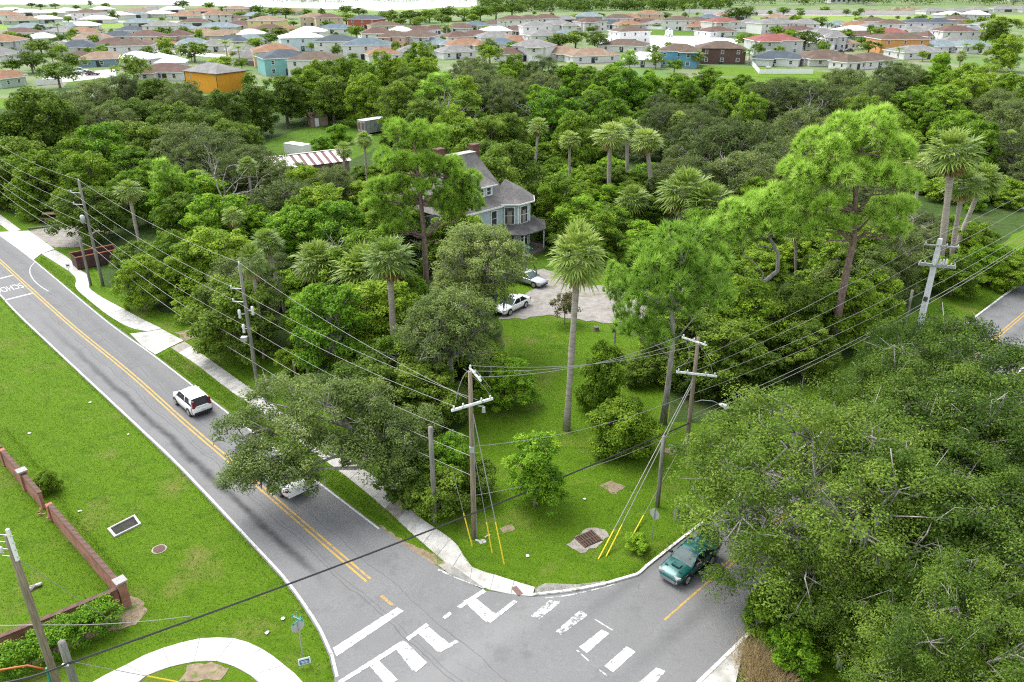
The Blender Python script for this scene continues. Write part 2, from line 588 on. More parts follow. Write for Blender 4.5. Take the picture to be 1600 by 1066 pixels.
def lane_stain(col, p_px, direction, nrm, half, colour, amount, along=None):
    p0 = g(*p_px)
    sub = _n(nt, 'ShaderNodeVectorMath', operation='SUBTRACT')
    nt.links.new(tc.outputs['Object'], sub.inputs[0])
    sub.inputs[1].default_value = p0
    wob = _n(nt, 'ShaderNodeTexNoise')
    wob.inputs['Scale'].default_value = 0.35
    wob.inputs['Detail'].default_value = 5
    nt.links.new(tc.outputs['Object'], wob.inputs['Vector'])
    dt = _n(nt, 'ShaderNodeVectorMath', operation='DOT_PRODUCT')
    nt.links.new(sub.outputs[0], dt.inputs[0])
    dt.inputs[1].default_value = (nrm.x, nrm.y, 0)
    w2 = _n(nt, 'ShaderNodeMath', operation='MULTIPLY_ADD')
    nt.links.new(wob.outputs['Fac'], w2.inputs[0])
    w2.inputs[1].default_value = 0.9
    nt.links.new(dt.outputs['Value'], w2.inputs[2])
    of = _n(nt, 'ShaderNodeMath', operation='SUBTRACT')
    nt.links.new(w2.outputs[0], of.inputs[0])
    of.inputs[1].default_value = 0.45
    ab = _n(nt, 'ShaderNodeMath', operation='ABSOLUTE')
    nt.links.new(of.outputs[0], ab.inputs[0])
    mr = _n(nt, 'ShaderNodeMapRange', interpolation_type='SMOOTHSTEP')
    mr.inputs['From Min'].default_value = 0
    mr.inputs['From Max'].default_value = half
    mr.inputs['To Min'].default_value = amount
    mr.inputs['To Max'].default_value = 0
    nt.links.new(ab.outputs[0], mr.inputs['Value'])
    fn, _ = noise_fac(nt, 0.9, 8, 0.75, lo=-0.1, hi=0.62)
    mu = _n(nt, 'ShaderNodeMath', operation='MULTIPLY')
    nt.links.new(mr.outputs[0], mu.inputs[0])
    nt.links.new(fn, mu.inputs[1])
    out = mu.outputs[0]
    if along:
        d2 = _n(nt, 'ShaderNodeVectorMath', operation='DOT_PRODUCT')
        nt.links.new(sub.outputs[0], d2.inputs[0])
        d2.inputs[1].default_value = (direction.x, direction.y, 0)
        for a0, a1 in along:
            m2 = _n(nt, 'ShaderNodeMapRange', interpolation_type='SMOOTHSTEP')
            m2.inputs['From Min'].default_value = a0
            m2.inputs['From Max'].default_value = a1
            nt.links.new(d2.outputs['Value'], m2.inputs['Value'])
            m3 = _n(nt, 'ShaderNodeMath', operation='MULTIPLY')
            nt.links.new(out, m3.inputs[0])
            nt.links.new(m2.outputs[0], m3.inputs[1])
            out = m3.outputs[0]
    return mixc(nt, out, col, colour)


col = lane_stain(col, (399, 811), dA, nA, 0.5, (0.04, 0.04, 0.04), 0.95, [(-10, -4), (55, 15)])
col = lane_stain(col, (330, 690), dA, nA, 0.9, (0.10, 0.102, 0.105), 0.4, [(-12, -2)])
col = lane_stain(col, (560, 850), dA, nA, 0.9, (0.10, 0.102, 0.105), 0.4, [(-6, 0)])
col = lane_stain(col, (1060, 985), dB, nB, 0.8, (0.08, 0.08, 0.082), 0.5, [(-9, 2)])
col = lane_stain(col, (960, 930), dB, nB, 0.7, (0.085, 0.087, 0.09), 0.5, [(-6, 2)])
col = lane_stain(col, (760, 1000), dB, nB, 1.6, (0.22, 0.22, 0.215), 0.6, [(-10, -4), (16, 8)])
# mottled repairs: paler and darker worn areas with soft edges
fw1, _ = noise_fac(nt, 0.5, 9, 0.72, lo=0.54, hi=0.66)
fwm = _n(nt, 'ShaderNodeMath', operation='MULTIPLY')
nt.links.new(fw1, fwm.inputs[0])
fwm.inputs[1].default_value = 0.4
col = mixc(nt, fwm.outputs[0], col, (0.105, 0.105, 0.105))
fw2, _ = noise_fac(nt, 0.9, 10, 0.8, lo=0.6, hi=0.7)
fwn = _n(nt, 'ShaderNodeMath', operation='MULTIPLY')
nt.links.new(fw2, fwn.inputs[0])
fwn.inputs[1].default_value = 0.5
col = mixc(nt, fwn.outputs[0], col, (0.235, 0.234, 0.23))
col = lane_stain(col, (203, 606), dA, nA, 0.05, (0.07, 0.07, 0.07), 0.7)
col = lane_stain(col, (330, 715), dA, nA, 0.04, (0.075, 0.075, 0.075), 0.6)
col = lane_stain(col, (480, 800), dA, nA, 0.05, (0.075, 0.075, 0.075), 0.6)
# hairline cracks
vo = _n(nt, 'ShaderNodeTexVoronoi', feature='DISTANCE_TO_EDGE')
vo.inputs['Scale'].default_value = 0.22
wv = _n(nt, 'ShaderNodeTexNoise')
wv.inputs['Scale'].default_value = 0.9
wv.inputs['Detail'].default_value = 6
nt.links.new(tc.outputs['Object'], wv.inputs['Vector'])
vm = _n(nt, 'ShaderNodeVectorMath', operation='MULTIPLY_ADD')
nt.links.new(wv.outputs['Color'], vm.inputs[0])
vm.inputs[1].default_value = (2.2, 2.2, 0)
nt.links.new(tc.outputs['Object'], vm.inputs[2])
nt.links.new(vm.outputs[0], vo.inputs['Vector'])
mr = _n(nt, 'ShaderNodeMapRange')
mr.inputs['From Min'].default_value = 0.002
mr.inputs['From Max'].default_value = 0.007
mr.inputs['To Min'].default_value = 0.45
mr.inputs['To Max'].default_value = 0.0
nt.links.new(vo.outputs['Distance'], mr.inputs['Value'])
fck, _ = noise_fac(nt, 0.12, 3, lo=0.52, hi=0.6)
mck = _n(nt, 'ShaderNodeMath', operation='MULTIPLY')
nt.links.new(mr.outputs[0], mck.inputs[0])
nt.links.new(fck, mck.inputs[1])
col = mixc(nt, mck.outputs[0], col, (0.08, 0.08, 0.08))
nt.links.new(col, b.inputs['Base Color'])
bn = _n(nt, 'ShaderNodeBump')
bn.inputs['Strength'].default_value = 0.25
bn.inputs['Distance'].default_value = 0.02
nt.links.new(r1, bn.inputs['Height'])
nt.links.new(bn.outputs[0], b.inputs['Normal'])


def paint_mat(name, c, worn_lo, worn_hi, under=(0.14, 0.14, 0.14)):
    m, nt, b = new_mat(name)
    b.inputs['Roughness'].default_value = 0.75
    f, _ = noise_fac(nt, 5, 6, 0.6)
    cc = mixc(nt, f, c, tuple(x * 0.85 for x in c))
    f2, _ = noise_fac(nt, 3.5, 10, 0.78, lo=worn_lo, hi=worn_hi)
    f3, _ = noise_fac(nt, 22, 8, 0.8, lo=0.5, hi=0.75)
    cc = mixc(nt, f3, cc, tuple(x * 0.55 for x in c))
    nt.links.new(mixc(nt, f2, cc, under), b.inputs['Base Color'])
    return m


paint_mat('paint_white', (0.56, 0.56, 0.55), 0.54, 0.62)
paint_mat('paint_white_worn', (0.54, 0.54, 0.53), 0.46, 0.56)
paint_mat('paint_fog', (0.52, 0.52, 0.51), 0.53, 0.66)
paint_mat('paint_yellow', (0.50, 0.31, 0.055), 0.49, 0.64)
paint_mat('paint_yellow_worn', (0.50, 0.30, 0.07), 0.46, 0.58)

road = sheet('road', road_poly, 0.050, 'asphalt')
ZP = 0.056


MZ = [0]


def mark(name, px, mat='paint_white'):
    MZ[0] += 1
    return sheet(name, rough_edge(P2(px), 0.12, 0.018, MZ[0]), ZP + (0.0 if 'bar' in name else 0.005) + 0.0003 * MZ[0], mat, parent=road)


mark('stop_line', [(520, 1014), (526, 1027), (631, 956), (621, 950)])
for px in ([(576, 1039), (589, 1030), (622, 1064), (603, 1072)], [(616, 1012), (633, 1003), (666, 1036), (645, 1049)],
           [(653, 990), (670, 981), (702, 1007), (684, 1020)], [(724, 940), (741, 934), (776, 962), (760, 974)],
           [(905, 1012), (940, 985), (952, 991), (917, 1022)], [(944, 1042), (979, 1011), (993, 1020), (958, 1052)],
           [(985, 1080), (1025, 1044), (1040, 1050), (1005, 1090)]):
    mark('crosswalk_bar', px)
for px in ([(829, 964), (859, 939), (878, 941), (843, 969)], [(868, 988), (907, 954), (918, 963), (876, 994)]):
    mark('crosswalk_bar', px, 'paint_white_worn')
for px in ([(528, 1066), (533, 1070), (637, 1006), (629, 1002)], [(634, 998), (666, 975), (671, 979), (638, 1003)],
           [(684, 1016), (713, 1001), (717, 1005), (688, 1021)], [(691, 966), (703, 957), (706, 961), (696, 969)],
           [(714, 949), (754, 922), (760, 926), (720, 952)], [(760, 971), (803, 939), (809, 942), (766, 975)],
           [(645, 1046), (664, 1033), (668, 1037), (650, 1052)]):
    mark('crosswalk_line', px, 'paint_white')
for a, c in (((928, 968), (957, 986)), ((901, 1017), (920, 1034)), ((936, 1048), (950, 1058))):
    strip('crosswalk_line', P2([a, c]), 0.09, ZP, 'paint_white_worn', road)

yl = P2([(0, 408), (101, 500), (203, 584), (290, 662), (385, 743), (520, 860), (576, 908)])
yl = [yl[0] + dA * 150] + smooth_line(yl, 3)
for d in (0.15, -0.15):
    strip('yellow_line', offset_line(yl, d), 0.14, ZP, 'paint_yellow', road)
strip('yellow_line', P2([(596, 932), (615, 948)]), 0.2, ZP, 'paint_yellow_worn', road)
by = P2([(1038, 970), (1120, 898)])
byd = (g(1600, 491).to_2d() - by[1]).normalized()
strip('yellow_line', by, 0.13, ZP, 'paint_yellow', road)
for d in (0.14, -0.14):
    strip('yellow_line', offset_line([by[1], g(1600, 491).to_2d(), g(1600, 491).to_2d() + byd * 120], d), 0.13, ZP, 'paint_yellow', road)
fog = [A_left[0]] + smooth_line(A_left[1:11], 1.0)
strip('edge_line', offset_line(fog, 0.16), 0.16, ZP, 'paint_fog', road)
fogr = [A_right[0]] + smooth_line(A_right[1:8], 1.0)
strip('edge_line', offset_line(fogr, -0.14), 0.13, ZP, 'paint_fog', road)
strip('edge_line', smooth_line(P2([(684, 891), (705, 900), (735, 912), (757, 920)]), 0.5), 0.14, ZP, 'paint_white_worn', road)
strip('edge_line', smooth_line(P2([(850, 936), (890, 931), (930, 922), (960, 914)]), 0.5), 0.08, ZP, 'paint_white_worn', road)
strip('bay_line', smooth_line(P2([(54, 411), (48, 418), (47, 427), (52, 437), (62, 447), (76, 456)]), 0.6), 0.1, ZP, 'paint_fog', road)
strip('cross_line', P2([(-30, 444), (19.5, 431)]), 0.35, ZP, 'paint_white', road)
strip('cross_line', P2([(7, 470), (51, 459)]), 0.35, ZP, 'paint_white', road)
# SCHOOL, painted for drivers coming towards the junction
cs = (g(36, 446).to_2d() + (-nA) * 1.75)
Mt = Matrix(((-nA.x, -dA.x, 0, cs.x), (-nA.y, -dA.y, 0, cs.y), (0, 0, 1, ZP), (0, 0, 0, 1)))
tm = text_mesh('SCHOOL', 1.0, 'paint_white', 'painted_word', road, Mt @ Matrix.Diagonal((0.84, 2.6, 1, 1)))
tm['label'] = 'white painted word SCHOOL on the street'

# kerbs of street B and of the corner
kl = smooth_line(P2([(832, 933), (862, 930), (900, 925), (945, 916), (996, 901), (1063.5, 847)]) + [BL0 + dB * 30, BL2 + dB * 120], 1.2)
struct(strip('kerb', offset_line(kl, 0.09), 0.17, 0.0, 'kerb_paint', h=0.15))
struct(strip('kerb', offset_line([B_right[0], B_right[1], B_right[2], B_right[2] + dB * 150], -0.1), 0.2, 0.0, 'kerb_paint', h=0.15))
sheet('gutter_strip', smooth_line(P2([(836, 932), (862, 928), (900, 923), (945, 914)]), 0.6) + list(reversed(smooth_line(P2([(836, 920), (852, 912), (900, 914), (945, 908)]), 0.6))), 0.040, 'gutter')
sheet('road_shoulder', P2([(684, 884), (700, 880), (740, 908), (758, 921), (735, 912), (705, 900)]), 0.062, 'gutter')
sheet('corner_walk', [B_right[1] + nB * 0.2, B_right[2] - dB * 1.2 + nB * 0.2, g(1163, 1010).to_2d(), g(1150, 1066).to_2d(), g(1130, 1130).to_2d(), g(1050, 1130).to_2d()], 0.12, 'concrete_old')


def slab_walk(name, L, R, n_or_len, mats, z=0.05, gap=0.016, seed=1):
    """a sidewalk of separate concrete slabs between a left and a right edge"""
    L, R = smooth_line(L, 0.25), smooth_line(R, 0.25)

    def at(line, t):
        ds = [0]
        for i in range(len(line) - 1):
            ds.append(ds[-1] + (line[i + 1] - line[i]).length)
        s = t * ds[-1]
        for i in range(len(line) - 1):
            if ds[i + 1] >= s or i == len(line) - 2:
                k = (s - ds[i]) / max(1e-6, ds[i + 1] - ds[i])
                return line[i].lerp(line[i + 1], k)
    tot = sum((L[i + 1] - L[i]).length for i in range(len(L) - 1))
    n = max(1, round(tot / n_or_len))
    r = random.Random(seed)
    root = sheet(name, [at(L, i / n) for i in range(n + 1)] + [at(R, i / n) for i in reversed(range(n + 1))], 0.03, 'concrete_dirty')
    for i in range(n):
        a, b2 = i / n + gap / tot, (i + 1) / n - gap / tot
        mbs = MB()
        poly = [at(L, a), at(L, (a + b2) / 2), at(L, b2), at(R, b2), at(R, (a + b2) / 2), at(R, a)]
        mbs.prism(poly, 0.0, z + r.uniform(-0.006, 0.006))
        mbs.build('slab', mats[0] if r.random() > 0.16 or len(mats) == 1 else r.choice(mats[1:]), root)
    return root


C3 = ['concrete_new', 'concrete_old']
s0a, s0b = g(16.5, 363.5).to_2d(), g(33, 360).to_2d()
slab_walk('sidewalk', [s0a + dA * 60, s0a], [s0b + dA * 60, s0b], 1.6, C3, seed=2)
sheet('driveway_apron', [g(-60, 330).to_2d()] + P2([(0, 363), (45, 361), (86, 390), (65, 397), (53, 406.5), (0, 367.5)]), 0.058, 'concrete_new')
slab_walk('sidewalk', P2([(65, 397), (95, 416), (110, 426), (119, 437), (118, 449), (135, 466), (169, 493), (203, 512), (232, 518.5)]),
          P2([(86, 391), (106, 403), (121, 419), (141, 434), (139, 449), (156, 463), (189, 481), (222, 499), (253, 514)]), 1.6, C3 + ['concrete_dirty'], seed=3)
sheet('driveway_apron', P2([(203, 522), (232, 519), (253, 515), (287, 533), (266, 543), (243, 555), (222, 541)]), 0.058, 'concrete_old')
slab_walk('sidewalk', P2([(267, 544), (304, 568), (335, 592), (365, 615), (390, 631), (430, 661), (490, 707), (550, 752), (604, 797), (638, 829), (663, 851), (704, 886), (751, 916), (766, 923)]),
          P2([(288, 534), (320, 557), (358, 584), (405, 618), (425, 632), (470, 664), (530, 708), (590, 750), (622, 780), (661, 813), (688, 831), (714, 852), (735, 885), (772, 899)]), 1.55, ['concrete_old', 'concrete_new', 'concrete_dirty'], z=0.055, seed=4)
slab_walk('sidewalk', P2([(766, 923), (800, 930), (832, 933)]), P2([(772, 899), (803, 909), (836, 919)]), 1.3, ['concrete_new'], z=0.075, seed=5)
slab_walk('sidewalk', P2([(80, 1110), (145, 1066), (189, 1044), (236, 1020), (304, 1000), (345, 997), (378, 1001), (415, 1018), (449, 1044), (473, 1066), (500, 1110)]),
          P2([(170, 1110), (216, 1066), (243, 1050), (290, 1037), (331, 1033), (358, 1039), (382, 1050), (394, 1058), (405, 1066), (415, 1080), (425, 1100)]), 1.9, ['concrete_new'], seed=6)
# tactile plate on the corner slab
pc = g(808, 925)
mbt = MB().box((0, 0, 0), (0.35, 0.75, 0.02))
tp = mbt.build('tactile_plate', nmat('tactile', (0.20, 0.12, 0.10), (0.14, 0.09, 0.08), 20, 0.9), loc=(pc.x, pc.y, 0.09))
tp.rotation_euler.z = 0.55
tag(tp, 'small dark red plate set in the last sidewalk slab at the corner', 'plate')
# side street and drive on the far right
sheet('side_drive', P2([(1573, 311), (1640, 312), (1640, 335), (1600, 328), (1575, 322)]), 0.03, 'concrete_new')
sheet('side_street', P2([(1565, 284), (1640, 281), (1640, 302), (1568, 300)]), 0.04, 'asphalt')
# ------------------------------------------------------------------ plants: generators
def np_mesh(name, V, nper, mat, tint=None):
    """V: (faces*nper, 3) loose polygons of nper corners"""
    me = bpy.data.meshes.new(name)
    nv = len(V)
    nf = nv // nper
    me.vertices.add(nv)
    me.vertices.foreach_set('co', np.ascontiguousarray(V, dtype=np.float32).ravel())
    me.loops.add(nv)
    me.loops.foreach_set('vertex_index', np.arange(nv, dtype=np.int32))
    me.polygons.add(nf)
    me.polygons.foreach_set('loop_start', np.arange(0, nv, nper, dtype=np.int32))
    me.polygons.foreach_set('loop_total', np.full(nf, nper, dtype=np.int32))
    me.update(calc_edges=True)
    if tint is not None:
        at = me.attributes.new('tint', 'FLOAT', 'FACE')
        at.data.foreach_set('value', np.clip(tint, 0, 1).astype(np.float32))
    me.materials.append(MATS[mat])
    return me


def unit(a):
    return a / np.maximum(1e-9, np.linalg.norm(a, axis=1, keepdims=True))


def leaf_quads(rng, P, N, L, W, droop=0.0):
    n = len(P)
    r = rng.normal(size=(n, 3))
    T = unit(r - N * np.sum(r * N, axis=1, keepdims=True))
    if droop:
        T[:, 2] -= droop
        T = unit(T)
    B = np.cross(N, T)
    l = (L * rng.uniform(0.65, 1.3, n))[:, None]
    w = (W * rng.uniform(0.65, 1.3, n))[:, None]
    V = np.empty((n, 4, 3))
    V[:, 0] = P - T * l * 0.5
    V[:, 1] = P + B * w * 0.5 + T * l * 0.08
    V[:, 2] = P + T * l * 0.5
    V[:, 3] = P - B * w * 0.5 + T * l * 0.08
    return V.reshape(-1, 3)


def clump_leaves(rng, C, R, per, L, W, flat=0.7, shell=0.55, up=0.5, lean=0.8, sd_c=0.16, sd_l=0.15):
    """leaves in round twig clumps: C centres, R radii"""
    k = len(C)
    idx = np.repeat(np.arange(k), per)
    n = len(idx)
    D = unit(rng.normal(size=(n, 3)))
    lowmask = (D[:, 2] < 0) & (rng.random(n) < up)
    D[lowmask, 2] *= -1
    rad = R[idx] * (shell + (1.08 - shell) * rng.random(n) ** 0.6)
    off = D * rad[:, None]
    off[:, 2] *= flat
    P = C[idx] + off + rng.normal(size=(n, 3)) * (0.10 * R[idx])[:, None]
    N = unit(D * lean + rng.normal(size=(n, 3)) * 0.55 + np.array([0, 0, 0.75]))
    tint = 0.42 + rng.normal(0, sd_c, k)[idx] + rng.normal(0, sd_l, n)
    return leaf_quads(rng, P, N, L, W), tint


def limb(mb, rng, a, b, r0, r1, wob=0.12, n=5, seg=6):
    a, b = np.array(a, float), np.array(b, float)
    L = np.linalg.norm(b - a)
    pts = []
    for i in range(n + 1):
        t = i / n
        p = a + (b - a) * t
        if 0 < i < n:
            p = p + rng.normal(size=3) * wob * L * 0.35
        p[2] += math.sin(t * math.pi) * 0.06 * L
        pts.append(tuple(p))
    mb.tube(pts, [r0 + (r1 - r0) * i / n for i in range(n + 1)], seg)
    return pts


TREE = {}


def broad_tree(key, seed, R, H, base, n_lobes, subs, per, L, W, leaf, bark, flat=0.75, rt=0.3, fork=0.35, lobes=None,
               moss=0, lean=(0, 0), sub_r=(0.13, 0.22), lobe_r=(0.32, 0.48), twigs=True, low=-0.35, sticks=0, shell=0.5, sd_c=0.16, sd_l=0.15, limbw=0.16):
    """R crown radius, H total height, base height of the crown's underside"""
    rng = np.random.default_rng(seed)
    hc = (H - base)
    if lobes is None:
        lobes = []
        ga = 2.399963
        for i in range(n_lobes):
            z = 1 - (i + 0.5) / n_lobes * (1.0 - low)
            z = max(z, low)
            rr = math.sqrt(max(0.0, 1 - z * z)) if z > 0 else 0.95
            a = ga * i + rng.uniform(-0.3, 0.3)
            lr = rng.uniform(*lobe_r) * R
            k = rng.uniform(0.52, 0.80)
            lobes.append((lean[0] + rr * math.cos(a) * R * k, lean[1] + rr * math.sin(a) * R * k,
                          base + hc * 0.42 + z * hc * 0.42 * rng.uniform(0.8, 1.1), lr))
        lobes.append((lean[0], lean[1], base + hc * 0.45, R * 0.4))
    C, RR = [], []
    for (x, y, z, lr) in lobes:
        for j in range(subs):
            d = rng.normal(size=3)
            d /= np.linalg.norm(d)
            if d[2] < -0.2 and rng.random() < 0.7:
                d[2] *= -1
            q = lr * rng.uniform(0.72, 1.05)
            C.append((x + d[0] * q, y + d[1] * q, z + d[2] * q * flat))
            RR.append(rng.uniform(*sub_r) * R * rng.choice([0.7, 1.0, 1.15]))
    C, RR = np.array(C), np.array(RR)
    V, tint = clump_leaves(rng, C, RR, per, L, W, flat=0.72, shell=shell, sd_c=sd_c, sd_l=sd_l)
    crown = np_mesh('crown', V, 4, leaf, tint)
    mb = MB()
    fz = H * fork
    top = (lean[0] * 0.35, lean[1] * 0.35, fz)
    mb.tube([(0, 0, -0.15), (0, 0, 0.25), (top[0] * 0.5, top[1] * 0.5, fz * 0.55), top], [rt * 1.6, rt * 1.15, rt, rt * 0.85], 9)
    for i, (x, y, z, lr) in enumerate(lobes):
        pts = limb(mb, rng, top, (x, y, z), rt * rng.uniform(0.4, 0.6), rt * 0.16, limbw, 5, 6)
        sel = range(i * subs, (i + 1) * subs, 2 if twigs else 4)
        for j in sel:
            st = pts[rng.integers(3, 6)]
            out = C[j] + (C[j] - np.array((x, y, z))) * 0.15
            mb.tube([st, tuple((np.array(st) + out) / 2 + rng.normal(size=3) * 0.08 * R), tuple(out)], [rt * 0.13, rt * 0.09, 0.012], 4)
    for j in rng.integers(0, len(C), sticks):
        d = rng.normal(size=3) + np.array((0, 0, 0.9))
        d /= np.linalg.norm(d)
        p0 = C[j] - d * RR[j] * 0.4
        p1 = p0 + d * RR[j] * 0.9 + rng.normal(size=3) * 0.12
        p2 = p1 + (d + rng.normal(size=3) * 0.5) * RR[j] * 0.6
        mb.tube([tuple(p0), tuple(p1), tuple(p2)], [0.035, 0.024, 0.008], 4)
    me = bpy.data.meshes.new('trunk')
    me.from_pydata(mb.v, [], mb.f)
    me.materials.append(MATS[bark])
    me.polygons.foreach_set('use_smooth', [True] * len(mb.f))
    parts = [('trunk', me), ('crown', crown)]
    if moss:
        k = rng.integers(0, len(C), moss)
        n = moss * 5
        P = np.repeat(C[k], 5, axis=0) + rng.normal(size=(n, 3)) * 0.25
        P[:, 2] -= np.repeat(RR[k], 5) * 0.5
        ln = rng.uniform(0.5, 1.7, n)
        w = rng.uniform(0.04, 0.11, n)
        a = rng.uniform(0, math.pi, n)
        B = np.stack([np.cos(a), np.sin(a), np.zeros(n)], 1)
        sw = rng.normal(size=(n, 3)) * 0.07
        V = np.empty((n, 2, 4, 3))
        mid = P + sw
        mid[:, 2] -= ln * 0.5
        tip = P + sw * 0.3
        tip[:, 2] -= ln
        V[:, 0, 0] = P - B * w[:, None] * 0.6
        V[:, 0, 1] = P + B * w[:, None] * 0.6
        V[:, 0, 2] = mid + B * w[:, None]
        V[:, 0, 3] = mid - B * w[:, None]
        V[:, 1, 0] = mid - B * w[:, None]
        V[:, 1, 1] = mid + B * w[:, None]
        V[:, 1, 2] = tip + B * w[:, None] * 0.15
        V[:, 1, 3] = tip - B * w[:, None] * 0.15
        parts.append(('hanging_moss', np_mesh('hanging_moss', V.reshape(-1, 3), 4, 'moss')))
    TREE[key] = (parts, H, R)


def needle_tufts(rng, C, R, axis, per, L, W):
    """needle brushes: C tips, axis outward-up direction"""
    k = len(C)
    idx = np.repeat(np.arange(k), per)
    n = len(idx)
    D = unit(axis[idx] * 0.9 + unit(rng.normal(size=(n, 3))) * 0.85)
    base = C[idx] - axis[idx] * (rng.random(n) * 0.3 * R[idx])[:, None]
    tip = base + D * (L * R[idx] / 0.4 * rng.uniform(0.75, 1.2, n))[:, None]
    S = unit(np.cross(D, np.array([0, 0, 1.0]) + rng.normal(size=(n, 3)) * 0.45)) * W
    V = np.empty((n, 3, 3))
    V[:, 0], V[:, 1], V[:, 2] = base - S, base + S, tip
    tint = 0.48 + rng.normal(0, 0.22, k)[idx] + rng.normal(0, 0.13, n)
    return V.reshape(-1, 3), tint


def puff_lobes(rng, lobes):
    out = []
    for (x, y, z, rx, rz) in lobes:
        for k in range(3):
            a = 2.1 * k + rng.uniform(0, 1)
            q = rx * 0.58
            out.append((x + q * math.cos(a), y + q * math.sin(a), z + rng.uniform(-0.25, 0.35) * rz, rx * rng.uniform(0.40, 0.58), rz * rng.uniform(0.7, 0.95)))
    return out


def pine_tree(key, seed, H, lobes, trunk, leaf='needle_bright', rt=0.28, tufts=70, per=58, bark='bark_pine', extra=(), shear=0.0):
    """lobes: (x,y,z,rx,rz) needle pads; trunk: polyline"""
    rng = np.random.default_rng(seed)
    lobes = puff_lobes(rng, [(l[0] + shear * l[2], *l[1:]) for l in lobes])
    trunk = [(t[0] + shear * t[2], t[1], t[2]) for t in trunk]
    extra = [[(t[0] + shear * t[2], t[1], t[2]) for t in e] for e in extra]
    C, A, RR = [], [], []
    mb = MB()
    n = len(trunk)
    mb.tube(trunk, [rt * (1.25 if i == 0 else 1.0 - 0.65 * i / (n - 1)) for i in range(n)], 9)
    T = [np.array(t, float) for t in trunk]
    for (x, y, z, rx, rz) in lobes:
        rz *= 1.25
        c = np.array((x, y, z))
        m_ = int(0.88 * tufts * (rx / 1.5) ** 1.8)
        # limb from the trunk up to the pad
        cand = [t for t in T[n // 3:] if t[2] < z + 0.3] or [T[-2]]
        st = max(cand, key=lambda t: t[2] - 0.5 * np.linalg.norm(t[:2] - c[:2]) * 0.4)
        pts = limb(mb, rng, st, c - np.array((0, 0, rz * 0.3)), rt * 0.27, rt * 0.09, 0.16, 5, 5)
        for j in range(m_):
            zz = 1 - 1.25 * (j + 0.5) / m_
            aa = j * 2.39996 + rng.uniform(-0.35, 0.35)
            q0 = math.sqrt(max(0, 1 - zz * zz))
            d = np.array((q0 * math.cos(aa), q0 * math.sin(aa), zz))
            q = rng.uniform(0.9, 1.05)
            p = c + np.array((d[0] * rx, d[1] * rx, d[2] * rz)) * q
            C.append(p)
            ax = np.array((d[0] * 0.8, d[1] * 0.8, abs(d[2]) + 0.35))
            A.append(ax / np.linalg.norm(ax))
            RR.append(rng.uniform(0.5, 0.74))
            if j % 6 == 0:
                mb.tube([pts[-2], tuple((np.array(pts[-2]) + p) / 2 - np.array((0, 0, 0.1))), tuple(p)], [rt * 0.1, rt * 0.06, 0.012], 4)
    for e in extra:
        mb.tube(e, [rt * 0.3 * (1 - 0.8 * i / (len(e) - 1)) for i in range(len(e))], 5)
    V, tint = needle_tufts(rng, np.array(C), np.array(RR), np.array(A), per, 0.40, 0.030)
    crown = np_mesh('crown', V, 3, leaf, tint)
    me = bpy.data.meshes.new('trunk')
    me.from_pydata(mb.v, [], mb.f)
    me.materials.append(MATS[bark])
    me.polygons.foreach_set('use_smooth', [True] * len(mb.f))
    TREE[key] = ([('trunk', me), ('crown', crown)], H, 3)


def fan_frond(rng, V, tint, org, az, el, plen, flen, nl, droop, tv, width=0.045, cup=0.35):
    """one fan leaf: stalk from org in direction (az, el), then pleated leaflets that droop at the tips"""
    d = np.array((math.cos(az) * math.cos(el), math.sin(az) * math.cos(el), math.sin(el)))
    side = np.array((-math.sin(az), math.cos(az), 0.0))
    upv = np.cross(d, side) * -1
    hub = org + d * plen - np.array((0, 0, 0.12 * plen * droop))
    V.append([org + side * 0.02, org - side * 0.02, hub - side * 0.015, hub + side * 0.015])
    tint.append(0.75)
    for i in range(nl):
        a = (i / (nl - 1) - 0.5) * math.radians(rng.uniform(215, 250))
        dirv = d * math.cos(a) + side * math.sin(a) + upv * (-cup * (0.3 + abs(math.sin(a))))
        dirv /= np.linalg.norm(dirv)
        L = flen * (0.72 + 0.28 * math.cos(a)) * rng.uniform(0.88, 1.08)
        mid = hub + dirv * L * 0.55 - np.array((0, 0, 0.05 * L * droop))
        tip = hub + dirv * L * 0.97 - np.array((0, 0, 0.34 * L * droop * rng.uniform(0.7, 1.4)))
        w = np.cross(dirv, upv)
        w = w / max(1e-6, np.linalg.norm(w)) * width * rng.uniform(0.8, 1.2)
        tw = upv * width * 0.5 * (1 if i % 2 else -1)
        V.append([hub - w * 0.35, hub + w * 0.35, mid + w + tw, mid - w - tw])
        V.append([mid - w - tw, mid + w + tw, tip + w * 0.12, tip - w * 0.12])
        t = tv + rng.normal(0, 0.1)
        tint.extend([t, t + 0.1])


